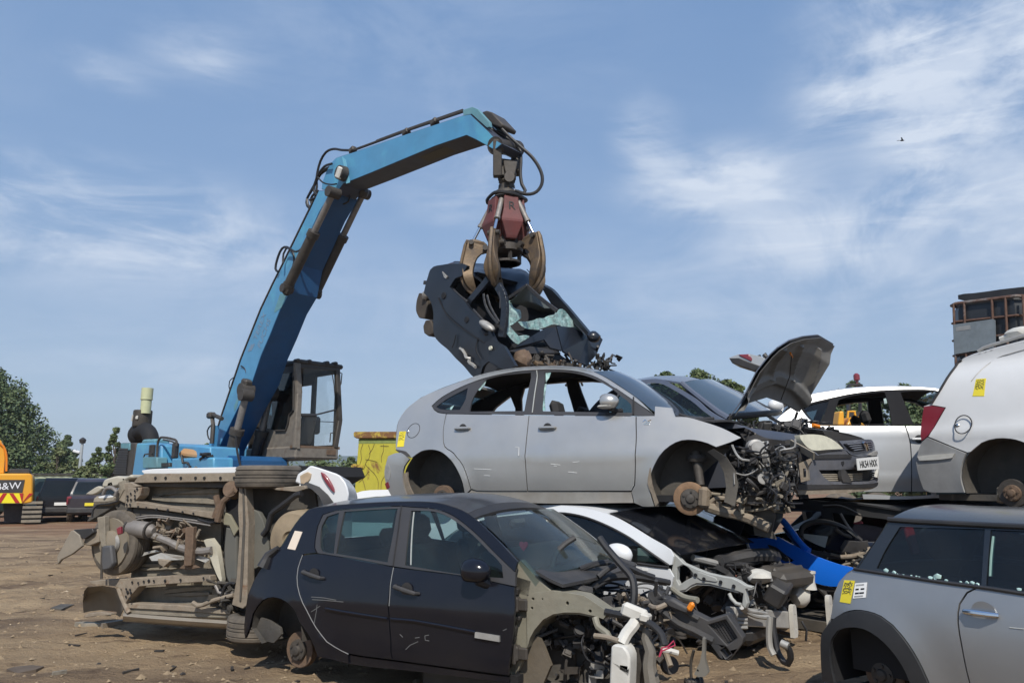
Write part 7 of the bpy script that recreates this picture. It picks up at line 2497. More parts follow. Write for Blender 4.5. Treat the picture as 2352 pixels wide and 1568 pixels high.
# ------------------------------------------------------------------ white hatchback in the lower row
def white_hatch():
 fr = Fr(at(*Z3((1290, 450))[0], 6.7), R(40))
 W = 1.70
 centre(fr, W / 2)
 r = thing("hatchback", "white hatchback stripped to its inner wings beneath the silver one, white mirror", "car", fr)
 car = Car(fr, r, [(-.9, .80), (-.4, .845), (-.15, .85), (0, .83), (.2, .75), (.35, .69), (.6, .6)], M_WHITE)
 P = lambda y, *q: fr.xz(q, y)
 ot = Z3((-500, 420), (-300, 270), (-50, 180), (150, 150), (300, 150), (500, 146), (700, 165), (850, 202), (960, 252), (1150, 368), (1290, 452))
 it = Z3((1282, 562), (1200, 510), (1100, 440), (1000, 370), (850, 290), (700, 232), (560, 205), (430, 205), (250, 215), (50, 240), (-150, 300), (-350, 440))
 car.panel("side_frame", ot + Z3((1312, 500), (1300, 560)) + it + Z3((-480, 470)), (), h=.08)
 car.panel("front_door", Z3((-350, 445), (300, 490), (700, 525), (1060, 552), (1280, 582), (1312, 640), (1290, 740), (1270, 900), (300, 900), (-350, 800)))
 car.panel("side_glass", it + Z3((-350, 442), (300, 485), (700, 520), (1060, 548), (1272, 574)), (), M_GLASSD, off=-.014, t=.004)
 MB().tube(car.edge(Z3((1276, 560), (1200, 508), (1100, 438), (1000, 368), (850, 288), (700, 230), (560, 203), (430, 203)), off=.002), .012, 6).tube(car.edge(Z3((1060, 548), (1180, 565), (1275, 575)), off=.002), .012, 6).build("window_seal", M_TRIM, r)
 q = fr.xz(Z3((1062, 440), (1110, 440), (1190, 505), (1262, 560), (1060, 535)), -.83)
 MB().prism(q, -.83, -.822).build("quarterlight", mat("pale_teal_glass", (.06, .11, .10), .15, 0, .6, .2, (.3, .36, .33), 6), r)
 car.across("roof", Z3((-50, 180), (150, 150), (300, 150), (500, 146), (700, 165), (850, 202)), crown=.04)
 car.across("windscreen", Z3((850, 202), (960, 252), (1150, 368), (1290, 452), (1340, 490)), mat("black_screen", (.006, .007, .010), .10, 0, .7, .05, (.1, .1, .1), 2), crown=.05, bow=.2, inn=.05, t=.006)
 car.far("far_side", [(ot + Z3((1312, 640), (1270, 900), (-350, 800)), ())])
 mirror(car, Z3((975, 480))[0], (.15, .085, .10), M_WHITE, out=.13)
 car.panel("door_sticker", Z3((1085, 570), (1135, 573), (1135, 604), (1090, 600)), (), M_WSTICK, off=.003, t=.002)
 # inner wing
 G = lambda *p: ZG(*p)
 wing = fr.xz(G((265, 345), (300, 372), (345, 410), (400, 468), (480, 502), (520, 520), (620, 558), (760, 590), (845, 602), (905, 630), (965, 668), (1028, 684), (1025, 697), (965, 702), (975, 790), (985, 835), (968, 885), (935, 850), (948, 745), (900, 726), (770, 692), (640, 658), (520, 652), (470, 672), (420, 712), (332, 728), (275, 690), (272, 600), (300, 480)), -.80)
 hole = fr.xz(G((340, 505), (395, 480), (440, 505), (488, 558), (488, 590), (430, 620), (360, 668), (335, 620)), -.80)
 MB().prism(wing, -.80, -.74, [hole], .12).build("inner_wing", M_GREYMETAL, r, bevel=.005)
 MB().prism(fr.xz(G((530, 548), (560, 552), (700, 600), (715, 630), (700, 640), (560, 618), (530, 600)), -.80), -.808, -.799).build("wing_pressing", M_GREYMETAL, r, bevel=.004)
 m = MB()
 for u, v in ((588, 612), (742, 640), (862, 678), (510, 575)):
  m.lathe([(0, .016), (.004, .016)], fr.side(G((u, v))[0], -.809), (0, -1, 0), 10)
 m.build("bolt_holes", M_INNER, r)
 g = [[(x, -.79, z) for x, z in fr.xz(G((335, 725), (420, 712), (470, 675), (520, 655), (640, 660), (770, 694), (900, 728)), -.8)]]
 g.append([(x, -.45, z) for x, _, z in g[0]])
 MB().shell(g, .012).build("arch_roof", M_GREYMETAL, r)
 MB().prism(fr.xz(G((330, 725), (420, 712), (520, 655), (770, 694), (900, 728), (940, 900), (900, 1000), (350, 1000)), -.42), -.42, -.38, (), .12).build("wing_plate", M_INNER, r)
 T = lambda pts, y0, y1, rad, nm, mm: MB().tube([fr.side(p, y) for p, y in zip(G(*pts), np.linspace(y0, y1, len(pts)))], rad, 8, h=.04).build(nm, mm, r)
 T([(820, 745), (840, 790), (885, 838), (930, 850)], -.78, -.8, .016, "stay", M_GREYMETAL)
 T([(935, 870), (960, 905), (1060, 950), (1180, 965)], -.8, -.4, .020, "pipe", M_ALU)
 T([(960, 860), (990, 900), (1080, 915), (1160, 930)], -.75, -.4, .016, "pipe", M_ALU)
 T([(1195, 960), (1188, 1040), (1185, 1130), (1195, 1240), (1230, 1310)], -.7, -.72, .026, "dangling_pipe", mat("silvery_pipe", (.40, .39, .36), .45, .4, 0, .3, DUST, 6))
 T([(1225, 960), (1222, 1050), (1240, 1160), (1265, 1280), (1320, 1370), (1360, 1390), (1385, 1340), (1370, 1260), (1330, 1215), (1310, 1222)], -.62, -.75, .026, "dangling_hose", M_HOSE)
 MB().lathe([(-.03, .03), (.03, .03)], fr.side(G((1330, 1215))[0], -.74), (1, 0, -.3), 12).build("hose_end", M_ALU, r)
 # bumper beam with its two end brackets
 b0, b1 = fr.side(G((830, 950))[0], -.72), fr.side(G((1330, 985))[0], .12)
 MB().box((0, 0, 0), (.09, (b1 - b0).length, .15), None, .01).warp(lambda p: (b0 + b1) / 2 + Vector((p.x + (b1 - b0).x * p.y / (b1 - b0).length, p.y * (b1 - b0).y / (b1 - b0).length, p.z + (b1 - b0).z * p.y / (b1 - b0).length))).build("bumper_beam", M_ALU, r)
 m = MB()
 for v in (935, 975, 1010, 1050):
  m.tube([fr.side(G((815, v))[0], -.75), fr.side(G((980, v + 6))[0], -.6)], .018, 6)
 m.build("beam_ribs", M_ALU, r)
 for uv, y in (((1368, 990), .15), ((1700, 895), .75)):
  c = fr.side(G(uv)[0], y)
  L = .14
  sh = spline([(-.055, -L), (.035, -L * 1.02), (.06, -L * .8), (.05, L * .85), (.02, L), (-.045, L * .95), (-.06, L * .7)], .03, True, 50)
  MB().prism([(x * .8, z) for x, z in sh], -.02, .02, [[(-.012, -.07), (.014, -.07), (.012, .06), (-.01, .065)]], None, None, lambda x, y_, z: (c.x + y_ + .04, c.y + x, c.z + z)).build("crash_bracket", M_WPLAST, r, bevel=.006)
 # engine bay
 q = fr.side(G((800, 560))[0], -.55)
 e = fr.side(G((1430, 800))[0], 0)
 xa, xb, zt = fr.side(Z3((1340, 490))[0], -.6).x, b1.x - .1, q.z
 MB().box(((xa + xb) / 2, .15, zt - .35), (xb - xa - .1, 1.1, .45), None, .06).build("engine_block", M_DARKSTEEL, r)
 clutter(r, "engine_parts", (xa, -.6, zt - .3), (xb, .75, zt + .02), 220, 81, M_PLASTIC, "bbpptc", big=1.15)
 clutter(r, "castings", (xa + .2, -.5, zt - .45), (xb + .02, .7, zt - .08), 70, 83, M_ALU, "bptc", big=.85)
 clutter(r, "lower_parts", (xa + .1, -.4, zt - .75), (xb, .7, zt - .4), 60, 87, M_DARKSTEEL, "bptl", big=1.2)
 wires(r, "wiring_loom", (xa, -.65, zt - .35), (xb + .05, .7, zt + .03), 26, 85, M_HOSE, (.004, .010), 6)
 wires(r, "copper_wires", (xb - .3, -.3, zt - .2), (xb - .05, .3, zt - .02), 6, 89, mat("copper_wire", (.35, .10, .06), .5), (.003, .006), 6)
 T([(340, 385), (420, 400), (560, 470), (720, 470)], -.6, -.3, .05, "scuttle_trim", M_PLASTIC)
 T([(715, 460), (800, 440), (1000, 400), (1180, 395), (1240, 410)], -.35, .5, .065, "scuttle_seal", M_PLASTIC)
 T([(720, 490), (900, 480), (1100, 440), (1230, 430)], -.35, .5, .035, "scuttle_seal", M_TRIM)
 T([(485, 415), (700, 470)], -.6, -.35, .030, "silver_bar", M_ALU)
 T([(430, 75), (620, 165), (780, 245), (850, 275)], -.1, .3, .010, "wiper_blade", M_DARKSTEEL)
 T([(600, 400), (620, 330), (760, 260), (850, 290)], -.2, .1, .016, "wiper_arm", M_TRIM)
 c = fr.side(G((1340, 580))[0], .25)
 MB().box(c, (.30, .5, .14), (.0, .25, -.25), .04).box(c + Vector((.02, 0, .06)), (.05, .46, .05), (0, .25, -.25), .02).build("air_box", mat("black_air_box", (.03, .031, .034), .5, dirt=.25), r)
 MB().box(fr.side(G((1270, 730))[0], -.05), (.16, .30, .18), (.2, .5, .2), .02).build("fuse_box", M_PLASTIC, r)
 MB().lump(fr.side(G((1085, 590))[0], -.2), (.13, .13, .07), 5, 2, .25).build("reservoir", M_WPLAST, r)
 c = fr.side(G((1548, 700))[0], .45)
 t = fr.side(G((1550, 560))[0], .45)
 MB().tube([c, c.lerp(t, .5), t], [.075, .055, .055], 14).tube([t, t + Vector((0, 0, .02))], .062, 14).lump(c + Vector((-.08, 0, -.05)), (.1, .1, .13), 3, 2, .2).build("filler_tube", M_WPLAST, r)
 MB().tube([fr.side(p, .4) for p in G((1485, 1000), (1530, 1080), (1525, 1180))], .012, 6).build("loose_wire", M_HOSE, r)
 MB().box((xa + .1, 0, fr.side(G((1000, 1150))[0], -.5).z), (1.0, 1.0, .16), None, .05).box((xa - 1.6, 0, fr.side(Z3((300, 900))[0], -.85).z - .02), (3.0, 1.5, .1)).build("subframe", M_TRIM, r)


white_hatch()


# ------------------------------------------------------------------ blue car, crushed wrecks and the hidden stack
def crumple(p, k=.05, f=2.2, s=0):
 return p + Vector((mnoise.noise(p * f + Vector((s, 0, 0))), mnoise.noise(p * f + Vector((0, s, 9))), mnoise.noise(p * f + Vector((5, 0, s))))) * k


def blue_car():
 fr = Fr(at(*Z5((330, 800))[0], 7.7), R(52))
 W = 1.66
 centre(fr, W / 2)
 r = thing("wrecked_car", "bright blue crushed car whose front wing shows under the torn silver front", "car", fr)
 car = Car(fr, r, [(-.5, .80), (-.1, .83), (.1, .81), (.3, .74), (.6, .6)], M_BLUECAR)
 wing = Z5((35, 560), (62, 556), (150, 602), (330, 692), (480, 746), (600, 778), (720, 850), (800, 960), (800, 1060), (700, 960), (560, 905), (430, 905), (300, 868), (140, 742), (172, 722), (60, 632))
 car.panel("front_wing", wing, (), h=.05, t=.03)
 car.panel("arch_liner", Z5((300, 872), (430, 908), (560, 908), (700, 965), (690, 1000), (540, 940), (420, 945), (330, 920)), (), M_TRIM, off=-.02)
 m = MB().tube(car.edge(Z5((82, 448), (120, 492), (200, 602), (262, 664)), off=-.05), .035, 8)
 m.build("windscreen_pillar", M_BLUECAR, r)
 MB().tube(car.edge(Z5((95, 500), (150, 575), (212, 648)), off=-.03), .014, 6).build("pillar_trim", mat("dark_blue_trim", (.01, .03, .10), .4), r)
 car.panel("door", Z5((-700, 600), (-300, 560), (30, 565), (60, 640), (140, 745), (120, 900), (-700, 900)), (), h=.1, warp=lambda x, y, z: tuple(crumple(Vector((x, y, z)), .05)))
 car.panel("mirror_sail", Z5((60, 630), (170, 720), (130, 735), (40, 680), (0, 610)), (), M_TRIM, off=.02)
 car.far("far_side", [(Z5((-700, 600), (30, 560), (600, 778), (700, 960), (-700, 950)), ())])
 g = [[Vector((x, y, .16 + .10 * mnoise.noise(Vector((x * 1.3, y * 2, 4))))) for y in np.linspace(-.72, .72, 12)] for x in np.linspace(-2.6, -.4, 14)]
 MB().shell(g, .02).build("crushed_roof", M_BLUECAR, r)
 MB().box((-1.2, 0, -.55), (3.4, 1.4, .1)).build("floor_pan", M_UNDERD, r)
 clutter(r, "engine_parts", (-.2, -.6, -.35), (.7, .6, -.05), 60, 91, M_PLASTIC, "bbpt", big=1.3)


blue_car()


def crushed_dark():
 fr = Fr(at(*Z5((230, 660))[0], 8.3), R(40))
 r = thing("wrecked_car", "crushed dark wreck with a bright glass corner behind the blue wing", "car", fr)
 P = lambda y, *q: [fr.side(p, y) for p in Z5(*q)]
 T = lambda pts, y0, y1, rad, nm, mm: MB().tube([fr.side(p, y) for p, y in zip(Z5(*pts), np.linspace(y0, y1, len(pts)))], rad, 8, h=.05).build(nm, mm, r)
 T([(225, 560), (235, 500), (280, 470), (360, 455), (450, 470), (540, 510), (640, 590)], 0, .3, .03, "roof_edge", M_TRIM)
 T([(225, 560), (230, 620), (260, 660), (350, 680), (480, 700), (560, 690), (660, 665)], 0, .2, .035, "door_edge", M_PLASTIC)
 T([(465, 505), (520, 545), (600, 570), (650, 600)], .1, .3, .020, "bent_pillar", M_DARKSTEEL)
 T([(500, 400), (540, 470), (600, 550), (650, 610)], .3, .3, .014, "bent_strip", M_STEEL)
 T([(380, 350), (500, 350), (640, 412)], .6, .6, .014, "bent_strip", M_DARKSTEEL)
 T([(500, 700), (600, 690), (680, 660), (700, 640)], -.05, .1, .022, "rusty_strip", M_UNDERL)
 T([(600, 760), (590, 735), (640, 715)], -.1, .0, .010, "wire_loop", M_HOSE)
 MB().prism(fr.xz(Z5((235, 538), (300, 545), (412, 558), (392, 635), (330, 612), (252, 572)), .08), .08, .095).build("glass_corner", mat("painted_glass_glint", (.5, .53, .5), .15, 0, .6, .2, (.3, .33, .3), 5), r)  # pale colour paints a glint on the dark wreck's glass
 MB().prism(fr.xz(Z5((228, 560), (240, 500), (300, 470), (450, 475), (540, 515), (650, 600), (640, 660), (480, 700), (300, 670), (235, 625)), .2), .2, .24, (), .12, None, lambda x, y, z: tuple(crumple(Vector((x, y, z)), .06, 4))).build("crumpled_door", M_BLACKP, r)
 MB().prism(fr.xz(Z5((500, 620), (540, 580), (640, 600), (690, 590), (710, 630), (620, 660), (510, 680)), .05), .02, .07, (), .1, None, lambda x, y, z: tuple(crumple(Vector((x, y, z)), .05, 6))).build("torn_trim", M_PLASTIC, r)
 MB().prism(fr.xz(Z5((585, 465), (640, 450), (650, 470), (600, 475)), .5), .5, .53).build("red_lamp", M_TAILRED, r)
 q = fr.side(Z5((450, 720))[0], 0)
 clutter(r, "engine_parts", (q.x - .3, -.1, q.z - .1), (q.x + .5, .4, q.z + .06), 30, 95, M_UNDER, "bpt", big=.9)
 MB().lump((q.x, .9, q.z - .2), (1.3, .7, .5), 4, 3, .3, 1.5).build("crushed_body", M_BLACKP, r)


crushed_dark()


def hulk(label, u, Y, z0, h, L, W, yaw, paint, seed, roof=None, group="crushed car bodies under the stacked cars"):
 """A flattened car body: floor, crumpled sides with torn window gaps, caved roof."""
 fr = Fr((gx(u, Y), Y, z0), yaw)
 r = thing("crushed_car", label, "car", fr, group=group)
 rnd = random.Random(seed)
 wp = lambda x, y, z: tuple(crumple(Vector((x, y, z)), .06, 2.4, seed))
 for s in (-1, 1):
  out = [(-L / 2, .05), (-L / 2 * .98, h * .55), (-L * .36, h * .92), (-L * .1, h), (L * .15, h * .95), (L * .32, h * .6), (L / 2, h * .5), (L / 2, .05), (L * .4, .05), (L * .36, .3), (L * .26, .3), (L * .22, .05), (-L * .22, .05), (-L * .26, .3), (-L * .36, .3), (-L * .4, .05)]
  ho = [[(-L * .32, h * .58), (-L * .28, h * .86), (-L * .06, h * .9), (-L * .06, h * .58)], [(-L * .03, h * .58), (-L * .03, h * .9), (L * .12, h * .86), (L * .24, h * .58)]]
  MB().prism(out, s * W / 2, s * (W / 2 - .04), ho, .18, None, wp).build("body_side", paint, r, smooth=25)
 g = [[crumple(Vector((x, y, h * (.97 - .5 * max(0, (abs(x / L) - .28) * 4)))), .09, 1.8, seed) for y in np.linspace(-W / 2, W / 2, 10)] for x in np.linspace(-L / 2, L / 2, 18)]
 MB().shell(g, .02).build("roof", roof or paint, r, smooth=25)
 MB().box((0, 0, .1), (L * .96, W * .92, .12)).build("floor_pan", M_UNDERD, r)
 clutter(r, "torn_parts", (L * .2, -W / 2, .1), (L / 2, W / 2, h * .5), 30, seed, M_PLASTIC, "bbpt", big=1.4)
 return r


M_HULK = mat("shade_black_paint", (.006, .006, .008), .6, 0, 0, .06, (.08, .07, .06), 3)  # near-black stands in for the deep shade under the stack
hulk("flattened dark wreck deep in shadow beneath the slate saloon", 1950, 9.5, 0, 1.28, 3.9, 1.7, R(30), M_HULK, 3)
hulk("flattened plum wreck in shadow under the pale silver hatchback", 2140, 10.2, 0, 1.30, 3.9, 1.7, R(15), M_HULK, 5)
hulk("flattened red wreck showing a sliver of red under the white van", 2330, 8.7, 0, 1.26, 3.6, 1.6, R(55), mat("dull_red_paint", (.05, .006, .008), .5, 0, .2, .1, DUST, 3), 7)
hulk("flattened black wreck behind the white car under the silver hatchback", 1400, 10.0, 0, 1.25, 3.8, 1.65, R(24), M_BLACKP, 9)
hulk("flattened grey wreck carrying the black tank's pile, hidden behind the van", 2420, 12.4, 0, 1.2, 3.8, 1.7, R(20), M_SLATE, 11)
hulk("flattened green wreck just beneath the caged black tank", 2420, 12.4, 1.16, 1.0, 3.6, 1.6, R(24), M_DKGREEN, 13)


def loose_tailgate():
 fr = Fr(at(*Z4((430, 320))[0], 11.0), R(30))
 r = thing("tailgate", "silver tailgate corner with red lamp jutting out behind the raised bonnet", "tailgate", fr)
 X = lambda *p: fr.xz(Z4(*p), 0)
 MB().prism(X((318, 308), (380, 285), (470, 283), (540, 300), (600, 330), (700, 400), (700, 470), (600, 440), (545, 365), (520, 400), (340, 345)), 0, .5, h=.1).build("panel", M_PALE, r, bevel=.02)
 MB().prism(X((322, 312), (345, 345), (500, 400), (545, 368), (440, 330), (390, 310)), -.012, .4).build("lower_edge", M_TRIM, r, bevel=.01)
 MB().prism(X((385, 287), (455, 283), (480, 315), (475, 335), (400, 300)), -.016, .2).build("tail_lamp", M_TAILRED, r, bevel=.01)
 MB().tube([fr.side(p, .1) for p in Z4((520, 295), (545, 340), (575, 300), (560, 285))], .04, 8).build("hinge", M_TRIM, r)
 c = fr.side(Z4((640, 420))[0], .3)
 MB().bar(c, c + Vector((.3, .2, -2.2)), .12, .1).build("bent_frame", M_DARKSTEEL, r)


loose_tailgate()


# ------------------------------------------------------------------ caged black tank
def ibc():
 fr = Fr(at(*ZE((400, 1000))[0], 11.3), R(58), 0, 0)
 rr = R(4.0)
 fr.m = fr.m @ Matrix.Rotation(rr, 3, 'Y')
 r = thing("caged_tank", "black plastic tank in a rusty tube cage with a grey plate, behind the van", "tank", fr)
 S = lambda *p: fr.pts(ZE(*p), 0)
 a, b = S((372, 345))[0], S((1130, 265))[0]
 lo = S((385, 1010))[0]
 x0, x1, zt, zb = a.x, b.x + .02, a.z, lo.z - .18
 D = 1.0
 cm = mat("rusty_cage_tube", (.13, .065, .042), .65, .2, 0, .3, (.16, .12, .10), 6, var=.3, col2=(.26, .25, .24), c2scale=2.2, c2lo=.52, c2hi=.6)
 rad = .12
 tk = MB()
 sect = lambda e: [(x0 + e + rad, e), (x1 - e - rad, e), (x1 - e, e + rad), (x1 - e, D - e - rad), (x1 - e - rad, D - e), (x0 + e + rad, D - e), (x0 + e, D - e - rad), (x0 + e, e + rad)]
 rows = []
 for k, z in enumerate(np.linspace(zb + .08, zt + .01, 9)):
  e = .025 if 0 < k < 8 else .05
  rows.append([(x, y, z) for x, y in sect(e)])
 tk.sheet([row + row[:1] for row in rows])
 tk.box(((x0 + x1) / 2, D / 2, zt), (x1 - x0 - .2, D - .2, .03))
 tk.build("tank", mat("black_tank_plastic", (.012, .014, .018), .4, 0, .2, .2, (.1, .1, .1), 3), r)
 lp = lambda z, e=0: [(x, y, z) for x, y in sect(e)] + [(*sect(e)[0], z)]
 for k, v in enumerate((345, 525, 700, 852, 1000)):
  z = S((372, v))[0].z
  MB().tube(lp(z, 0), .026 if k == 0 else .018, 7).build("cage_hoop", cm, r)
 for f in (.09, .235, .60, .77, .985):
  x = x0 + (x1 - x0) * f
  for y in (-.01, D + .01):
   MB().tube([(x, y, zt), (x, y, zb)], .018, 7).build("cage_bar", cm, r)
 for f in (.2, .4, .6, .8):
  for x in (x0 - .01, x1 + .01):
   MB().tube([(x, D * f, zt), (x, D * f, zb)], .018, 7).build("cage_bar", cm, r)
 pl = fr.xz(ZE((432, 545), (830, 488), (855, 500), (860, 745), (830, 775), (445, 842)), -.03)
 p = MB().prism(pl, -.035, -.028).build("name_plate", mat("dull_zinc_plate", (.26, .29, .30), .5, .4, 0, .3, (.17, .18, .18), 4, var=.15), r)
 m = MB()
 for q in (((455, 570), (600, 548), (605, 590), (460, 612)),):
  m.prism(fr.xz(ZE(*q), -.036), -.038, -.035)
 m.build("faded_label", M_ALU, p)
 lid = fr.xz(ZE((478, 248), (540, 235), (640, 228), (780, 210), (900, 192), (1140, 165), (1400, 140), (1400, 240), (1140, 262), (540, 305), (535, 292), (480, 290)), .1)
 MB().prism(lid, .1, .9, h=.3).build("pallet_lid", M_TRIM, r)
 MB().box(((x0 + x1) / 2, D / 2, zb - .09), (x1 - x0, D, .14), None, .02).build("pallet", M_TRIM, r)


ibc()


# ------------------------------------------------------------------ white car on its side
def overturned():
 fr = Fr(at(*Z6((1000, 1320))[0], 7.2), R(20))
 fr.o.z = 0
 fr.o = fr.o - fr.b * 0.0
 r = thing("overturned_car", "white car lying on its side with its dusty underside towards us", "car", fr)
 X = lambda y, *p: fr.xz(Z6(*p), y)
 L3 = lambda y, *p: [fr.side(q, y) for q in Z6(*p)]

 def pl(nm, mm, y0, y1, *p, holes=(), bev=.006, h=None, par=None, sm=None):
  poly = X(y0, *p)
  if sm:
   poly = spline(poly, sm, True, 50)
  return MB().prism(poly, y0, y1, [X(y0, *q) for q in holes], h).build(nm, mm, par or r, bevel=bev)

 def tb(nm, mm, y, rad, *p, h=.05, par=None):
  return MB().tube(L3(y, *p), rad, 9, h=h).build(nm, mm, par or r)
 # floor: two halves either side of the tunnel
 pl("floor_pan", M_UNDER, .13, .17, (600, 330), (1190, 345), (1210, 560), (1180, 1290), (520, 1250), (545, 960), (560, 560), (540, 400), h=.15)
 # sills
 pl("sill_flange", M_UNDERL, -.03, .05, (640, 240), (1345, 234), (1345, 295), (560, 308), (595, 262))
 m = MB()
 for u in (725, 800, 912, 1020, 1085, 1203, 1305):
  m.lathe([(0, .014), (.006, .014)], L3(-.034, (u, 270))[0], (0, -1, 0), 10)
 for u, v in ((575, 365), (590, 350), (545, 385), (520, 405), (575, 400), (545, 430), (520, 430), (540, 465), (575, 425), (515, 465), (600, 482), (660, 490), (735, 500), (815, 508), (925, 520), (1005, 530), (1150, 545),
     (555, 1035), (600, 1040), (640, 1030), (675, 1025), (715, 1025), (795, 1025), (910, 1018), (1080, 1005), (512, 1085), (540, 1090), (545, 1115), (510, 1140), (540, 1155), (520, 1110)):
  m.lathe([(0, .011 + .005 * math.sin(u * v)), (.006, .011)], L3(-.078, (u, v))[0], (0, -1, 0), 10)
 hm = m
 pl("sill_lip", M_UNDERD, .02, .2, (560, 308), (1345, 297), (1345, 345), (640, 335), (560, 330))
 pl("white_sill", M_WHITE, .0, .5, (622, 215), (700, 205), (1000, 196), (1345, 190), (1500, 185), (1500, 232), (640, 240), (625, 228), sm=.06)
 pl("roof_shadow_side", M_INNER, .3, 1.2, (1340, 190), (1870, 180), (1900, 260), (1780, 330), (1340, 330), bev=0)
 # long chassis rails
 pl("chassis_rail", M_UNDERL, -.07, .04, (500, 465), (520, 345), (625, 338), (610, 400), (570, 440), (700, 462), (900, 490), (1165, 530), (1165, 575), (900, 525), (700, 498), (560, 488), (500, 490))
 pl("chassis_rail", M_UNDERL, -.07, .04, (235, 1030), (330, 1020), (520, 1008), (820, 990), (1125, 988), (1128, 1030), (820, 1050), (600, 1068), (520, 1160), (500, 1200), (475, 1090), (420, 1065), (250, 1050))
 hm.build("rail_holes", M_INNER, r)
 pl("rail_edge", M_UNDERD, -.02, .05, (560, 490), (700, 500), (1165, 577), (1165, 610), (700, 560), (560, 560))
 # floor pressings
 for q in (((700, 400), (820, 415), (1100, 420), (1180, 440), (1180, 465), (1090, 460), (800, 445), (690, 430)), ((690, 420), (760, 400), (1150, 345), (1190, 350), (1190, 380), (1000, 385), (830, 385)),
     ((580, 905), (700, 900), (880, 905), (890, 920), (700, 925), (600, 920)), ((600, 935), (800, 925), (900, 932), (830, 945), (640, 950)), ((800, 1090), (1000, 1070), (1140, 1065), (1140, 1085), (900, 1110), (780, 1120)),
     ((780, 1130), (940, 1110), (1120, 1110), (1120, 1130), (940, 1140)), ((600, 1210), (700, 1180), (900, 1175), (1150, 1195), (1150, 1215), (800, 1205))):
  pl("floor_pressing", M_UNDER, .10, .135, *q, bev=.004)
 # lower sill
 pl("lower_sill", M_UNDERL, -.04, .06, (490, 1190), (560, 1190), (900, 1205), (1270, 1240), (1280, 1275), (900, 1248), (500, 1225))
 pl("lower_sill_face", M_UNDER, -.02, .08, (490, 1222), (900, 1246), (1290, 1275), (1290, 1300), (900, 1290), (490, 1265))
 g = [L3(y, (485, v0 + dv), (640, v0 + 14 + dv), (900, v0 + 34 + dv), (1180, v0 + 52 + dv), (1290, v0 + 60 + dv)) for y, v0, dv in ((-.05, 1262, 0), (-.09, 1262, 22), (-.05, 1262, 46), (.06, 1262, 62))]
 MB().shell(g, .012, (0, 1, 0)).build("white_lower_sill", mat("grimy_sill_paint", (.34, .31, .27), .3, .1, .4, .45, (.17, .14, .10), 4), r)
 # tunnel, exhaust, heat shields
 g = [[p + Vector((0, -.0 + .14 * math.sin(math.pi * k / 6), 0)) for p in (a.lerp(b, k / 6) for a, b in zip(L3(.13, (560, 570), (800, 590), (1180, 620)), L3(.13, (545, 900), (800, 880), (1150, 850))))] for k in range(7)]
 MB().shell(g, .01, (0, 1, 0)).build("tunnel", mat("dusty_grey_tunnel", (.13, .125, .115), .8, 0, 0, .5, (.22, .18, .14), 3, var=.2, bump=.4), r)
 tb("exhaust_pipe", M_STEEL, -.06, .035, (465, 600), (540, 640), (700, 690), (830, 740), (935, 790), (1060, 810), (1140, 800))
 k0, k1 = L3(-.08, (530, 635), (695, 660))
 MB().tube([k0 - (k1 - k0) * .1, k0, k0.lerp(k1, .1), k0.lerp(k1, .9), k1, k1 + (k1 - k0) * .12], [.035, .06, .078, .08, .062, .035], 16).build("catalyst", M_STEEL, r)
 MB().tube([k1 - (k1 - k0) * .08, k1 - (k1 - k0) * .02], .088, 16).tube([k0 + (k1 - k0) * .02, k0 + (k1 - k0) * .08], .084, 16).build("catalyst_clamp", M_DARKSTEEL, r)
 m = MB()
 for y, pts in ((-.02, ((540, 850), (640, 815), (730, 800), (760, 820), (660, 835), (570, 865))), (-.06, ((670, 840), (760, 825), (930, 830), (940, 862), (800, 875), (690, 868))), (-.05, ((990, 820), (1090, 850), (1115, 880), (1090, 895), (990, 860)))):
  m.prism(X(y, *pts), y, y + .03, (), .05, None, lambda x, y_, z: tuple(crumple(Vector((x, y_, z)), .03, 9)))
 m.build("foil_heat_shield", M_WRINKLE, r, smooth=0)
 m = MB()
 pts = X(-.03, (1090, 700), (1150, 720), (1190, 790), (1215, 900), (1230, 1010), (1230, 1045), (1190, 1000), (1150, 920), (1120, 820))
 m.prism(pts, -.05, .0, (), .06, None, lambda x, y_, z: tuple(crumple(Vector((x, y_, z)), .04, 6)))
 m.build("rear_heat_shield", mat("stained_white_shield", (.52, .49, .40), .5, .2, 0, .4, (.35, .28, .16), 5, bump=.5, bscale=12), r, smooth=30)
 pl("tunnel_brace", M_RUST, -.13, -.08, (945, 632), (1003, 628), (998, 780), (985, 915), (930, 920), (938, 780))
 pl("brace_foot", M_RUST, -.10, -.06, (895, 935), (930, 905), (990, 905), (1040, 930), (970, 945))
 pl("tunnel_bracket", M_UNDERL, -.08, -.02, (735, 865), (800, 870), (830, 880), (780, 930), (745, 905), bev=.01)
 tb("brake_pipes", M_STEEL, -.05, .008, (580, 560), (700, 545), (850, 560), (1000, 580), (1130, 605))
 tb("brake_pipes", M_STEEL, -.05, .008, (580, 575), (700, 560), (850, 572), (1000, 598), (1130, 620))
 tb("fuel_pipe", M_HOSE, -.05, .014, (1040, 575), (1130, 600), (1170, 590), (1190, 500), (1240, 440))
 q0 = L3(-.02, (760, 640))[0]
 clutter(r, "tunnel_parts", (q0.x, -.06, q0.z - .18), (q0.x + .42, .0, q0.z + .06), 26, 97, M_UNDERL, "bptc", big=.9)
 clutter(r, "rusty_parts", (q0.x - .05, -.05, q0.z - .1), (q0.x + .35, .0, q0.z + .04), 12, 98, M_RUST, "bpt", big=.8)
 # rear axle beam, tank, boot floor, spare wheel well
 pl("rear_floor", M_UNDERD, .17, .2, (1185, 345), (1890, 340), (1910, 480), (1850, 1000), (1600, 1300), (1190, 1290), (1210, 560), h=.2, bev=0)
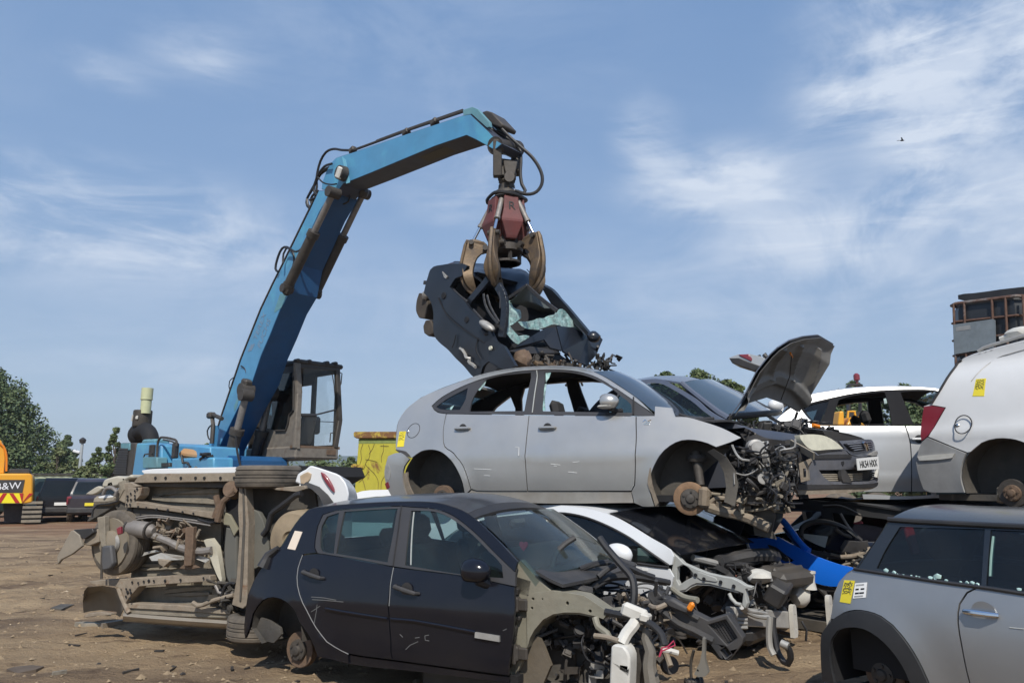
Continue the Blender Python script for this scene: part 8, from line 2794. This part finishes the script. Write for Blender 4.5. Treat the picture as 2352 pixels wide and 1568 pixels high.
 pl("axle_beam", M_UNDERL, -.10, .0, (1338, 335), (1385, 335), (1408, 600), (1400, 900), (1398, 1200), (1370, 1230), (1285, 1200), (1320, 1000), (1340, 700), (1330, 500))
 pl("axle_beam_edge", M_UNDERD, -.11, -.09, (1360, 345), (1372, 345), (1382, 600), (1365, 1000), (1350, 1180), (1340, 1180), (1350, 900), (1366, 600))
 pl("fuel_tank", mat("grey_tank", (.085, .09, .085), .7, dirt=.4, dirtcol=(.17, .145, .11)), -.04, .06, (1240, 620), (1320, 650), (1320, 1040), (1270, 1060), (1240, 1000), (1225, 800), sm=.05, bev=.02)
 pl("tank_shield", M_INNER, -.03, .03, (1235, 430), (1330, 400), (1340, 640), (1290, 620), (1250, 560), sm=.05)
 pl("tank_strap", mat("khaki_shield", (.22, .21, .15), .8, dirt=.3), -.06, -.03, (1225, 520), (1270, 540), (1330, 650), (1300, 700), (1265, 620), (1225, 615))
 pl("rear_panel", mat("dull_green_grey", (.10, .105, .095), .8, dirt=.45, dirtcol=(.18, .15, .11), bump=.3), -.01, .05, (1400, 490), (1480, 520), (1530, 640), (1560, 800), (1520, 900), (1400, 960), (1408, 700), sm=.08)
 c = L3(-.02, (1770, 720))[0]
 rw = (L3(-.02, (1770, 500))[0] - c).length
 MB().lathe([(-.10, rw * .25), (-.12, rw * .3), (-.11, rw * .55), (-.10, rw * .6), (-.09, rw * .86), (-.05, rw * .96), (.1, rw)], c, (0, 1, 0), 40).build("spare_wheel_well", mat("tan_wheel_well", (.26, .20, .13), .85, dirt=.4, var=.2, bump=.4), r)
 tb("fuel_filler_pipe", M_HOSE, -.05, .028, (1515, 690), (1550, 640), (1575, 540), (1620, 500), (1700, 440), (1760, 395), (1800, 385))
 pl("towing_bracket", M_UNDERL, -.05, .0, (1580, 345), (1820, 325), (1830, 350), (1760, 372), (1600, 358))
 c = L3(-.06, (1295, 360))[0]
 MB().lathe([(-.05, .05), (-.05, .075), (.05, .075), (.05, .04)], c, (.2, -1, .3), 18).build("axle_bush", M_RUST, r)
 for y_, q in ((-.1, ((1310, 360), (1270, 400), (1225, 440), (1200, 520), (1180, 590))), (-.08, ((1170, 400), (1190, 480), (1160, 560)))):
  MB().tube(L3(y_, *q), [.03] * (len(q)), 8).build("trailing_arm", M_RUST, r)
 q1 = L3(-.04, (1180, 1120))[0]
 clutter(r, "rear_linkage", (q1.x - .05, -.08, q1.z - .12), (q1.x + .3, .0, q1.z + .12), 26, 99, M_UNDERD, "bptc", big=.8)
 tb("handbrake_cable", M_UNDERL, -.1, .02, (1000, 1185), (1040, 1210), (1150, 1170), (1300, 1130))
 tb("bent_pipe", M_HOSE, -.1, .014, (1210, 1140), (1240, 1060), (1290, 1042), (1310, 1050))
 tb("bent_pipe", M_STEEL, -.08, .014, (1165, 1060), (1190, 1110), (1240, 1120), (1300, 1110))
 # wheels, axis upright
 w1 = L3(.12, (1556, 262))[0]
 wheel(MB(), w1 + Vector((0, .0, 0)), (0, 0, 1), .30, .205, 44).build("rear_wheel", M_TYRE, r)
 w2 = L3(.05, (1500, 1352))[0]
 wheel(MB(), w2, (0, 0, 1), .29, .21, 40).build("rear_wheel", M_TYRE, r)
 # white tail end with its lamp and wheel arch
 tail = X(.05, (1770, 300), (1790, 240), (1850, 205), (1880, 178), (1900, 180), (1950, 195), (2040, 225), (2100, 250), (2140, 300), (2165, 380), (2160, 440), (2060, 500), (2000, 480), (1960, 400), (1900, 345), (1830, 325))
 MB().prism(spline(tail, .06, True, 50), .02, .5, h=.15, warp=lambda x, y, z: (x - y * .42, y, z - y * .1)).build("tail_panel", M_WHITE, r, bevel=.03)
 pl("tail_lamp", M_TAILRED, -.004, .05, (1935, 226), (1960, 240), (2000, 290), (2030, 350), (2034, 378), (2010, 355), (1970, 300), (1945, 255), sm=.04)
 pl("scraped_patch", mat("scraped_tan", (.42, .32, .22), .8, var=.2), .008, .03, (1785, 255), (1840, 225), (1868, 240), (1860, 280), (1825, 318), (1790, 310), sm=.04)
 g = [L3(-.02, (1800, 330), (1870, 350), (1925, 400), (1955, 460), (1960, 520)), L3(.0, (1830, 300), (1920, 335), (1985, 395), (2025, 450), (2050, 520))]
 MB().shell(g, .03, (0, 1, 0)).build("arch_liner", M_TRIM, r)
 # body shell behind the floor
 body = X(.2, (620, 235), (1500, 230), (1700, 240), (1820, 320), (1820, 480), (1800, 1000), (1600, 1320), (1300, 1330), (520, 1280))
 MB().prism(body, .21, .75, h=.3).prism(inset(body, .12), .75, 1.25, h=.3).build("body", M_WHITE, r, bevel=.04)
 # torn front end
 tb("front_subframe", M_UNDER, -.02, .05, (490, 300), (500, 350), (470, 400), (440, 430), (300, 440), h=.06)
 pl("front_wing", mat("cream_wing", (.44, .41, .34), .5, dirt=.35), .0, .3, (325, 325), (345, 280), (440, 255), (500, 262), (545, 240), (560, 270), (500, 290), (480, 320), (340, 345), sm=.05, bev=.02)
 pl("wing_edge", mat("cream_wing", (1, 1, 1)), -.05, .0, (205, 390), (260, 395), (310, 370), (330, 345), (300, 330), (240, 365), sm=.04, bev=.02)
 pl("inner_wing", M_UNDERL, -.05, .1, (390, 400), (440, 360), (480, 310), (540, 300), (600, 330), (520, 360), (500, 460), (440, 430), bev=.01)
 pl("torn_white_edge", M_WHITE, -.06, -.03, (300, 408), (380, 392), (420, 405), (400, 425), (310, 425))
 tb("front_pipe", M_STEEL, -.1, .018, (340, 390), (360, 350), (410, 345), (440, 370), (430, 400))
 tb("loose_wire", M_HOSE, -.1, .008, (260, 560), (265, 510), (300, 470), (380, 460), (450, 440))
 pl("dark_cross_member", M_UNDERD, -.02, .12, (270, 440), (540, 420), (560, 560), (480, 560), (420, 480), (360, 520), (240, 590), (215, 590), (250, 540), bev=.01)
 fw = L3(-.02, (470, 740))[0]
 ax = Vector((-.06, -1, -.03)).normalized()
 o = wheel(MB(), fw, ax, .31, .20, 40).build("front_wheel", M_TYRE, r)
 MB().lathe([(-.02, .24), (.03, .235), (.02, .12), (.06, .115), (.08, .05)], fw + ax * .088, ax, 24).build("rim", mat("dusty_steel_rim", (.24, .205, .155), .7, .2, 0, .5, DUST, 5), o)
 MB().lathe([(0, .10), (.03, .09), (.035, .03)], fw + ax * .12 + Vector((.03, 0, 0)), ax, 20).build("hub_cover", M_ALU, o)
 pl("red_rag", M_TAILRED, -.30, -.27, (435, 640), (465, 625), (470, 680), (445, 690))
 pl("leg_bracket", M_UNDER, -.2, -.14, (295, 560), (350, 550), (352, 680), (360, 770), (330, 780), (310, 700))
 pl("grey_strut_cover", mat("slate_plastic", (.055, .062, .075), .6, dirt=.3), -.22, -.16, (330, 770), (395, 765), (410, 900), (385, 940), (330, 950), (325, 880), sm=.05, bev=.015)
 tb("hanging_strip", M_DARKSTEEL, -.18, .012, (345, 690), (332, 850), (328, 1010))
 pl("flap_plate", mat("dusty_flap", (.24, .21, .17), .75, dirt=.4, var=.15), -.25, -.22, (120, 655), (165, 690), (185, 770), (110, 830), (30, 870), (5, 905), (0, 850), (70, 720), (100, 660))
 pl("flap_hinge", M_TRIM, -.24, -.14, (120, 650), (260, 640), (270, 670), (200, 720), (150, 700))
 pl("rust_bracket", M_UNDERL, -.2, -.1, (215, 690), (300, 640), (310, 740), (240, 770), (190, 760), bev=.01)
 # lower front arch liner
 g = [L3(y, *q) for y, q in ((-.02, ((200, 1100), (225, 1070), (330, 1062), (420, 1078), (480, 1130), (490, 1230))), (.22, ((190, 1180), (215, 1130), (320, 1100), (400, 1120), (450, 1180), (470, 1270))), (.30, ((195, 1260), (240, 1250), (320, 1240), (390, 1250), (430, 1270), (460, 1290))))]
 MB().shell(g, .01, (0, 1, 0)).build("front_arch_liner", mat("dusty_grey_liner", (.17, .155, .13), .75, dirt=.4, var=.15), r)
 pl("bent_lip", M_UNDERL, -.10, -.02, (190, 1288), (230, 1265), (320, 1255), (390, 1262), (395, 1278), (300, 1282), (205, 1298))
 tb("brace_strut", M_UNDERL, -.06, .022, (455, 1085), (475, 1140), (500, 1200), (530, 1260))


overturned()


# ------------------------------------------------------------------ navy car hanging in the grapple
def navy_car():
 p, yaw = R(31), R(47)
 fr = Fr(at(*Z7((1060, 930))[0], 9.05), yaw, p)
 r = thing("crushed_car", "dark navy car held nose down in the grapple, windscreen shattered, bonnet buckled", "car", fr)
 W = 1.45
 S = lambda y, *q: [fr.side(a, y) for a in Z7(*q)]

 def patch(nm, mm, near, far, n=14, m=14, k=.0, f=3, t=.012, par=None, bow=None, sd=0):
  g = coons(near, far, [near[0], far[0]], [near[-1], far[-1]], n, m, bow)
  if k:
   g = [[crumple(q, k, f, sd) for q in row] for row in g]
  return MB().shell(g, t, (-.3, 0, -1)).build(nm, mm, par or r, smooth=28)
 tum = lambda z: 0
 # near flank
 flank = fr.xz(Z7((340, 290), (375, 255), (440, 235), (640, 215), (690, 240), (640, 345), (590, 370), (545, 460), (700, 610), (720, 640), (860, 800), (960, 900), (1000, 990), (1085, 1050), (1130, 1130), (1200, 1240), (1150, 1270), (1060, 1280), (1000, 1240), (930, 1200),
     (870, 1250), (835, 1340), (760, 1352), (690, 1290), (540, 1120), (385, 965), (365, 900), (368, 700), (350, 610), (320, 560), (280, 520), (300, 420), (320, 350)), 0)
 zn, zx = min(q[1] for q in flank), max(q[1] for q in flank)
 MB().prism(spline(flank, .06, True, 42), 0, .05, (), .09, None, lambda x, y, z: tuple(crumple(Vector((x, y - .05 * math.sin(math.pi * min(1, max(0, (z - zn) / (zx - zn)))), z)), .016, 3, 2))).build("body_side", M_NAVY, r, smooth=28)
 MB().prism(inset(flank, .06), .3, 1.2, (), .3).build("cabin_floor", M_INNER, r, smooth=0)
 def pil(nm, y, rad, mm, *q):
  P = [Vector(w) for w in spline([tuple(w) for w in S(y, *q)], .08)]
  w = rad[0] if isinstance(rad, list) else rad
  m = MB()
  for a, b in zip(P, P[1:]):
   m.bar(a, b + (b - a) * .08, w * 2, w * .9, (0, 1, 0))
  m.build(nm, mm, r, bevel=.006)
 pil("roof_pillar", .1, [.05, .06, .05], M_NAVY, (545, 455), (590, 370), (650, 340), (720, 300))
 pil("roof_pillar", .05, [.05, .055, .05, .05], M_NAVY, (700, 620), (800, 500), (870, 420), (900, 380))
 pil("roof_pillar", .02, [.055, .06, .065, .07], M_NAVY, (1000, 440), (1060, 560), (1070, 720), (1040, 950))
 pil("bent_frame", .03, .018, M_PILLAR, (855, 520), (870, 620), (920, 720), (1000, 820))
 pil("bent_frame", .03, .016, M_PILLAR, (890, 530), (920, 640), (950, 700), (1010, 800))
 pil("bent_frame", .0, .014, M_PILLAR, (1010, 500), (1025, 580), (1020, 660))
 pil("sill_strip", -.02, .02, M_PILLAR, (550, 480), (610, 540), (690, 600))
 pil("sill_strip", -.02, .02, M_PILLAR, (750, 680), (850, 790), (960, 890))
 # the mirror, wheel wells, drums
 q = S(-.08, (890, 840))[0]
 MB().lump(q, (.15, .07, .05), 3, 3, .06).build("door_mirror", M_ALU, r)
 MB().box(q + Vector((-.03, .04, -.09)), (.16, .10, .07), (0, .2, 0), .03).build("mirror_base", M_NAVY, r)
 for q_ in (((580, 930), (560, 1010), (540, 1060)), ((800, 960), (780, 1080), (830, 1180)), ((400, 560), (480, 720), (620, 850), (860, 1010))):
  MB().tube(S(-.055, *q_), .007, 5, h=.06).build("door_seam", M_INNER, r)
 for uv, rr in (((455, 540), .05), ((685, 780), .045)):
  MB().lathe([(0, rr), (.008, rr * .9)], S(-.055, uv)[0], (0, -1, 0), 12).build("handle_hole", M_INNER, r)
 MB().lathe([(0, .03), (.02, .025)], S(-.055, (930, 1065))[0], (0, -1, 0), 12).build("side_indicator", M_LAMP, r)
 drum = mat("brown_black_rubber", (.032, .026, .024), .8, dirt=.3)
 MB().prism(spline(fr.xz(Z7((250, 520), (300, 530), (335, 600), (330, 700), (310, 778), (250, 770), (220, 700), (225, 600)), .2), .05, True), .12, .3).build("mud_flap", drum, r, bevel=.02)
 MB().prism(spline(fr.xz(Z7((300, 790), (350, 785), (372, 850), (365, 930), (330, 952), (285, 920), (275, 850)), .1), .05, True), .05, .22).build("brake_drum", drum, r, bevel=.02)
 pil("spoiler_stub", .2, .03, M_TRIM, (258, 408), (320, 415), (360, 435), (400, 465))
 MB().lump(S(.1, (275, 530))[0], (.06, .05, .08), 4, 2, .5).build("lamp_remains", M_ALU, r)
 MB().prism(fr.xz(Z7((450, 300), (500, 350), (490, 372), (470, 360)), -.04), -.06, -.04).build("quarter_glass", M_ALU, r)
 g = S(-.05, (620, 1050), (660, 1110), (700, 1160), (770, 1250))
 MB().tube([crumple(q, .05, 14) for q in spline([tuple(a) for a in g], .03)] if False else [crumple(Vector(q), .05, 14) for q in spline([tuple(a) for a in g], .03)], .022, 5).build("torn_sill", M_ALU, r)
 fw = S(.0, (940, 1250))[0]
 MB().prism(spline(fr.xz(Z7((850, 1340), (880, 1240), (950, 1170), (1040, 1190), (1090, 1280), (1000, 1280), (950, 1360)), -.02), .05, True), -.03, .2).build("front_arch", M_TRIM, r, bevel=.02)
 # roof, caved where the tines bite
 yF = W
 near = S(.12, (440, 240), (680, 300), (900, 390), (1010, 460))
 far = S(yF - .1, (640, 205), (1060, 240), (1290, 272), (1480, 450))
 patch("roof", M_NAVY, near, far, 16, 18, .05, 3.4, sd=3, bow=lambda u, v: Vector((0, 0, -.30 * math.exp(-((u - .75) / .25) ** 2 - ((v - .45) / .3) ** 2))))
 patch("tailgate", mat("faded_maroon_edge", (.06, .02, .025), .5, dirt=.2), S(.0, (340, 290), (380, 252), (440, 236)), S(yF - .1, (560, 200), (620, 200), (660, 203)), 4, 10, .02)
 # far rail and door
 patch("far_side", M_NAVY, S(yF, (1290, 270), (1420, 410), (1560, 500), (1700, 660), (1910, 930)), S(yF + .1, (1380, 380), (1560, 486), (1690, 640), (1790, 780), (1920, 930)), 16, 4, .03, 5)
 MB().tube(S(yF, (1420, 415), (1560, 490), (1680, 640), (1800, 790), (1920, 940)), .018, 8, h=.08).build("roof_rail", M_NAVY, r)
 MB().prism(fr.xz(Z7((1430, 405), (1560, 490), (1700, 655), (1925, 935), (1900, 960), (1740, 775), (1660, 690), (1600, 700), (1500, 560)), yF - .06), yF - .1, yF - .04, (), .1, None, lambda x, y, z: tuple(crumple(Vector((x, y, z)), .03, 5))).build("windscreen_pillar", M_NAVY, r)
 # folded roof front lip above the screen
 patch("folded_roof_edge", mat("grey_green_lining", (.045, .058, .056), .7, dirt=.2, var=.2), S(.15, (1120, 590), (1160, 560), (1290, 450)), S(1.25, (1530, 715), (1590, 690), (1420, 560)), 8, 10, .03, 5)
 pil("torn_roof_edge", .2, .025, M_TRIM, (1110, 560), (1200, 500), (1290, 440), (1420, 560), (1590, 690))
 # cabin darkness and dash
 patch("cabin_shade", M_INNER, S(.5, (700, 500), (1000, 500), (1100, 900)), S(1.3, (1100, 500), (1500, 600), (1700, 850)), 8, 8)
 # shattered screen: left strip, lower band, right mass
 sh = lambda nm, y0, y1, *q: None
 def shard(*q, y=(.05, 1.3), k=.03):
  pts = Z7(*q)
  us = [p_[0] for p_ in pts]
  lo, hi = Z7((1060, 0), (1910, 0))
  P = [fr.on(p_, (.80, 0, .60), k0) for p_ in pts]
  poly = [(a.y, a.z) for a in P]
  xx = lambda y_, z_: (k0 - .60 * z_) / .80
  MB().prism(spline(poly, .05, True, 50), -.006, .006, (), .06, None, lambda a, b, c: tuple(crumple(Vector((xx(a, c) + b, a, c)), k, 6))).build("windscreen", M_SHATTER, r, smooth=0)
 k0 = Vector((.80, 0, .60)).dot(S(.06, (1075, 900))[0])
 shard((1095, 600), (1130, 590), (1150, 640), (1220, 680), (1225, 760), (1180, 790), (1110, 830), (1160, 900), (1200, 940), (1320, 950), (1280, 990), (1170, 1000), (1095, 940), (1062, 870), (1075, 720))
 shard((1200, 800), (1330, 795), (1450, 770), (1560, 725), (1620, 680), (1660, 690), (1740, 770), (1820, 850), (1910, 950), (1860, 965), (1760, 915), (1650, 860), (1560, 830), (1400, 870), (1250, 850))
 # buckled bonnet
 B = lambda y, *q: [fr.on(a, (.55, 0, .84), Vector((.55, 0, .84)).dot(Vector((S(.06, (1100, 1000))[0].x, y, S(.06, (1100, 1000))[0].z))) + .0) for a in Z7(*q)]
 def facet(nm, mm, *q, lift=None):
  P = B(0, *q)
  c = sum(P, Vector()) / len(P)
  P2 = [p_ + Vector((.55, 0, .84)) * (lift[i] if lift else 0) for i, p_ in enumerate(P)]
  n_ = len(P2)
  d = Vector((-.5, 0, -.8)) * .025
  MB().add(P2 + [p_ + d for p_ in P2], [tuple(range(n_)), tuple(range(2 * n_ - 1, n_ - 1, -1))] + [(i, (i + 1) % n_, n_ + (i + 1) % n_, n_ + i) for i in range(n_)]).build(nm, mm, r, smooth=0)
 facet("bonnet_fold", M_NAVY, (1430, 905), (1510, 910), (1590, 1130), (1500, 1080), (1440, 1000), lift=(.10, .14, .10, .05, .05))
 facet("bonnet_fold", M_NAVY, (1510, 910), (1700, 905), (1850, 985), (1840, 1010), (1600, 1132), lift=(.16, .12, .1, .12, .1))
 facet("bonnet_fold", M_NAVY, (1850, 985), (1990, 985), (2012, 1010), (1980, 1140), (1900, 1240), (1840, 1010), lift=(.1, .08, .08, 0, -.08, .12))
 facet("bonnet_fold", M_NAVY, (1840, 1010), (1900, 1240), (1820, 1200), (1600, 1132), lift=(.12, -.0, -.02, .1))
 facet("bonnet_fold", M_NAVY, (1430, 905), (1440, 1000), (1320, 1040), (1170, 1062), (1200, 1030), (1300, 975), lift=(.10, .05, 0, .02, .05, .07))
 facet("bonnet_edge", M_TRIM, (1170, 1065), (1320, 1045), (1500, 1080), (1600, 1135), (1500, 1140), (1300, 1110), (1110, 1085), lift=(.0, 0, .02, .06, .0, -.02, -.02))
 q = S(1.35, (1960, 950))[0]
 MB().lump(q, (.09, .1, .08), 3, 2, .15).build("door_mirror", M_NAVY, r)
 # smashed nose
 e = B(0, (1250, 1180), (1850, 1220))
 lo = Vector((min(e[0].x, e[1].x) - .1, min(e[0].y, e[1].y), min(e[0].z, e[1].z) - .14))
 hi = Vector((max(e[0].x, e[1].x) + .05, max(e[0].y, e[1].y), max(e[0].z, e[1].z) - .04))
 clutter(r, "smashed_parts", lo, hi, 120, 51, M_DARKSTEEL, "bbptc", big=1.4)
 clutter(r, "rusty_parts", lo, hi, 26, 53, M_RUST, "bptl", big=1.0)
 e2 = B(0, (2040, 1180))[0]
 clutter(r, "hanging_parts", e2 - Vector((.12, .14, .22)), e2 + Vector((.1, .2, .12)), 26, 55, M_PLASTIC, "bpt", big=1.0)
 MB().tube(B(0, (2040, 1240), (2120, 1280), (2200, 1310), (2300, 1340)), .012, 6).build("loose_wire", M_HOSE, r)
 MB().lump(B(0, (1240, 1190))[0], (.14, .1, .14), 5, 2, .4).build("strut_top", M_RUST, r)
 MB().box(B(0, (1470, 1230))[0], (.1, .35, .05), None, .01).build("wooden_scrap", M_TINE, r)


navy_car()


# ------------------------------------------------------------------ litter on the dirt
def litter():
 rnd = random.Random(77)
 for nm, mm, n, lab in (("dirt_clods", mat("dirt_clod", (.27, .20, .125), .95, var=.3), 6500, "loose clods and stones scattered over the dirt"), ("pale_chips", mat("pale_chip", (.40, .32, .22), .9, var=.3), 260, "small pale chips scattered over the dirt"),
         ("dark_scraps", mat("dark_scrap", (.035, .03, .027), .8, var=.3), 260, "small dark scraps of plastic and metal scattered over the dirt")):
  mb = MB()
  for _ in range(n):
   Y = 4.0 + 16 * rnd.random() ** 1.6
   x = gx(rnd.uniform(-150, 2500), Y)
   s = (rnd.uniform(.004, .017) + (.02 if rnd.random() < .05 else 0)) * (1 + Y * .04) * (.7 if nm == 'pale_chips' else 1)
   flat = rnd.uniform(.25, .7)
   if nm == "dark_scraps" and rnd.random() < .5:
    a = rnd.uniform(0, 6.3)
    L = rnd.uniform(.03, .13)
    mb.box((x, Y, ground_h(x, Y) + .008), (L, rnd.uniform(.008, .03), .012), (rnd.uniform(-.1, .1), rnd.uniform(-.1, .1), a))
    continue
   q = [Vector((rnd.uniform(.6, 1.3) * math.cos(t) * s, rnd.uniform(.6, 1.3) * math.sin(t) * s, rnd.uniform(-.2, .25) * s)) for t in np.arange(0, 6.2, 1.26)]
   c = Vector((x, Y, ground_h(x, Y)))
   mb.add([c + p for p in q] + [c + Vector((rnd.uniform(-.3, .3) * s, 0, s * flat * 1.4))], [(i, (i + 1) % 5, 5) for i in range(5)])
  o = mb.build(nm, mm, smooth=0, fix=False)
  tag(o, lab, "litter", kind="stuff")
 GS = "flat scraps lying on the dirt at lower left"
 for lab, q, mm, h in (("dull brown flat plate half sunk in the dirt at the lower left corner", ((60, 930), (130, 905), (290, 890), (400, 918), (330, 940), (160, 962)), mat("brown_flat_plate", (.10, .075, .055), .9, var=.2), .012),
        ("thin curved wire lying near the wrecked tail", ((1510, 862), (1570, 870), (1625, 900), (1560, 940), (1600, 905), (1560, 880)), M_DARKSTEEL, .012),
        ("straight dark stick below the curved wire", ((1120, 960), (1280, 920), (1280, 926), (1130, 968)), M_DARKSTEEL, .02),
        ("straight stick near the bottom edge of the dirt", ((470, 1010), (600, 985), (610, 990), (480, 1016)), M_UNDER, .02),
        ("ragged dark rag patch in the middle of the dirt", ((460, 380), (560, 345), (680, 355), (600, 370), (560, 385)), M_UNDERD, .03),
        ("torn strip of trim below the overturned sill", ((680, 545), (760, 535), (860, 540), (920, 560), (780, 560)), M_UNDER, .03),
        ("bent strip of metal lying under the overturned sill", ((920, 560), (1100, 530), (1210, 520), (1100, 545), (940, 572)), M_UNDERL, .025)):
  P = []
  for uv in ZH(*q):
   d = ray(*uv)
   t = -CAMZ / d.z
   P.append(Vector((d.x * t, d.y * t, 0)))
  c = sum(P, Vector()) / len(P)
  zc = ground_h(c.x, c.y)
  n = len(P)
  o = MB().add([(p.x - c.x, p.y - c.y, h + .02 * mnoise.noise(p * 4)) for p in P] + [(p.x - c.x, p.y - c.y, -.03) for p in P], [tuple(range(n)), tuple(range(2 * n - 1, n - 1, -1))] + [(i, (i + 1) % n, n + (i + 1) % n, n + i) for i in range(n)]).build("scrap", mm, smooth=0)
  o.location = (c.x, c.y, zc)
  tag(o, lab, "scrap", GS)


litter()


def haze():
 o = MB().box((0, 1170, 54), (4700, 2520, 111)).build("haze", bpy.data.materials.new("thin_air"), smooth=0)
 m = o.data.materials[0]
 m.use_nodes = True
 t = m.node_tree
 for n in list(t.nodes):
  t.nodes.remove(n)
 out = NN(t, "ShaderNodeOutputMaterial")
 v = NN(t, "ShaderNodeVolumePrincipled")
 v.inputs["Color"].default_value = (.80, .88, 1.0, 1)
 v.inputs["Density"].default_value = 0.00032
 t.links.new(v.outputs[0], out.inputs["Volume"])
 o["kind"] = "stuff"


haze()
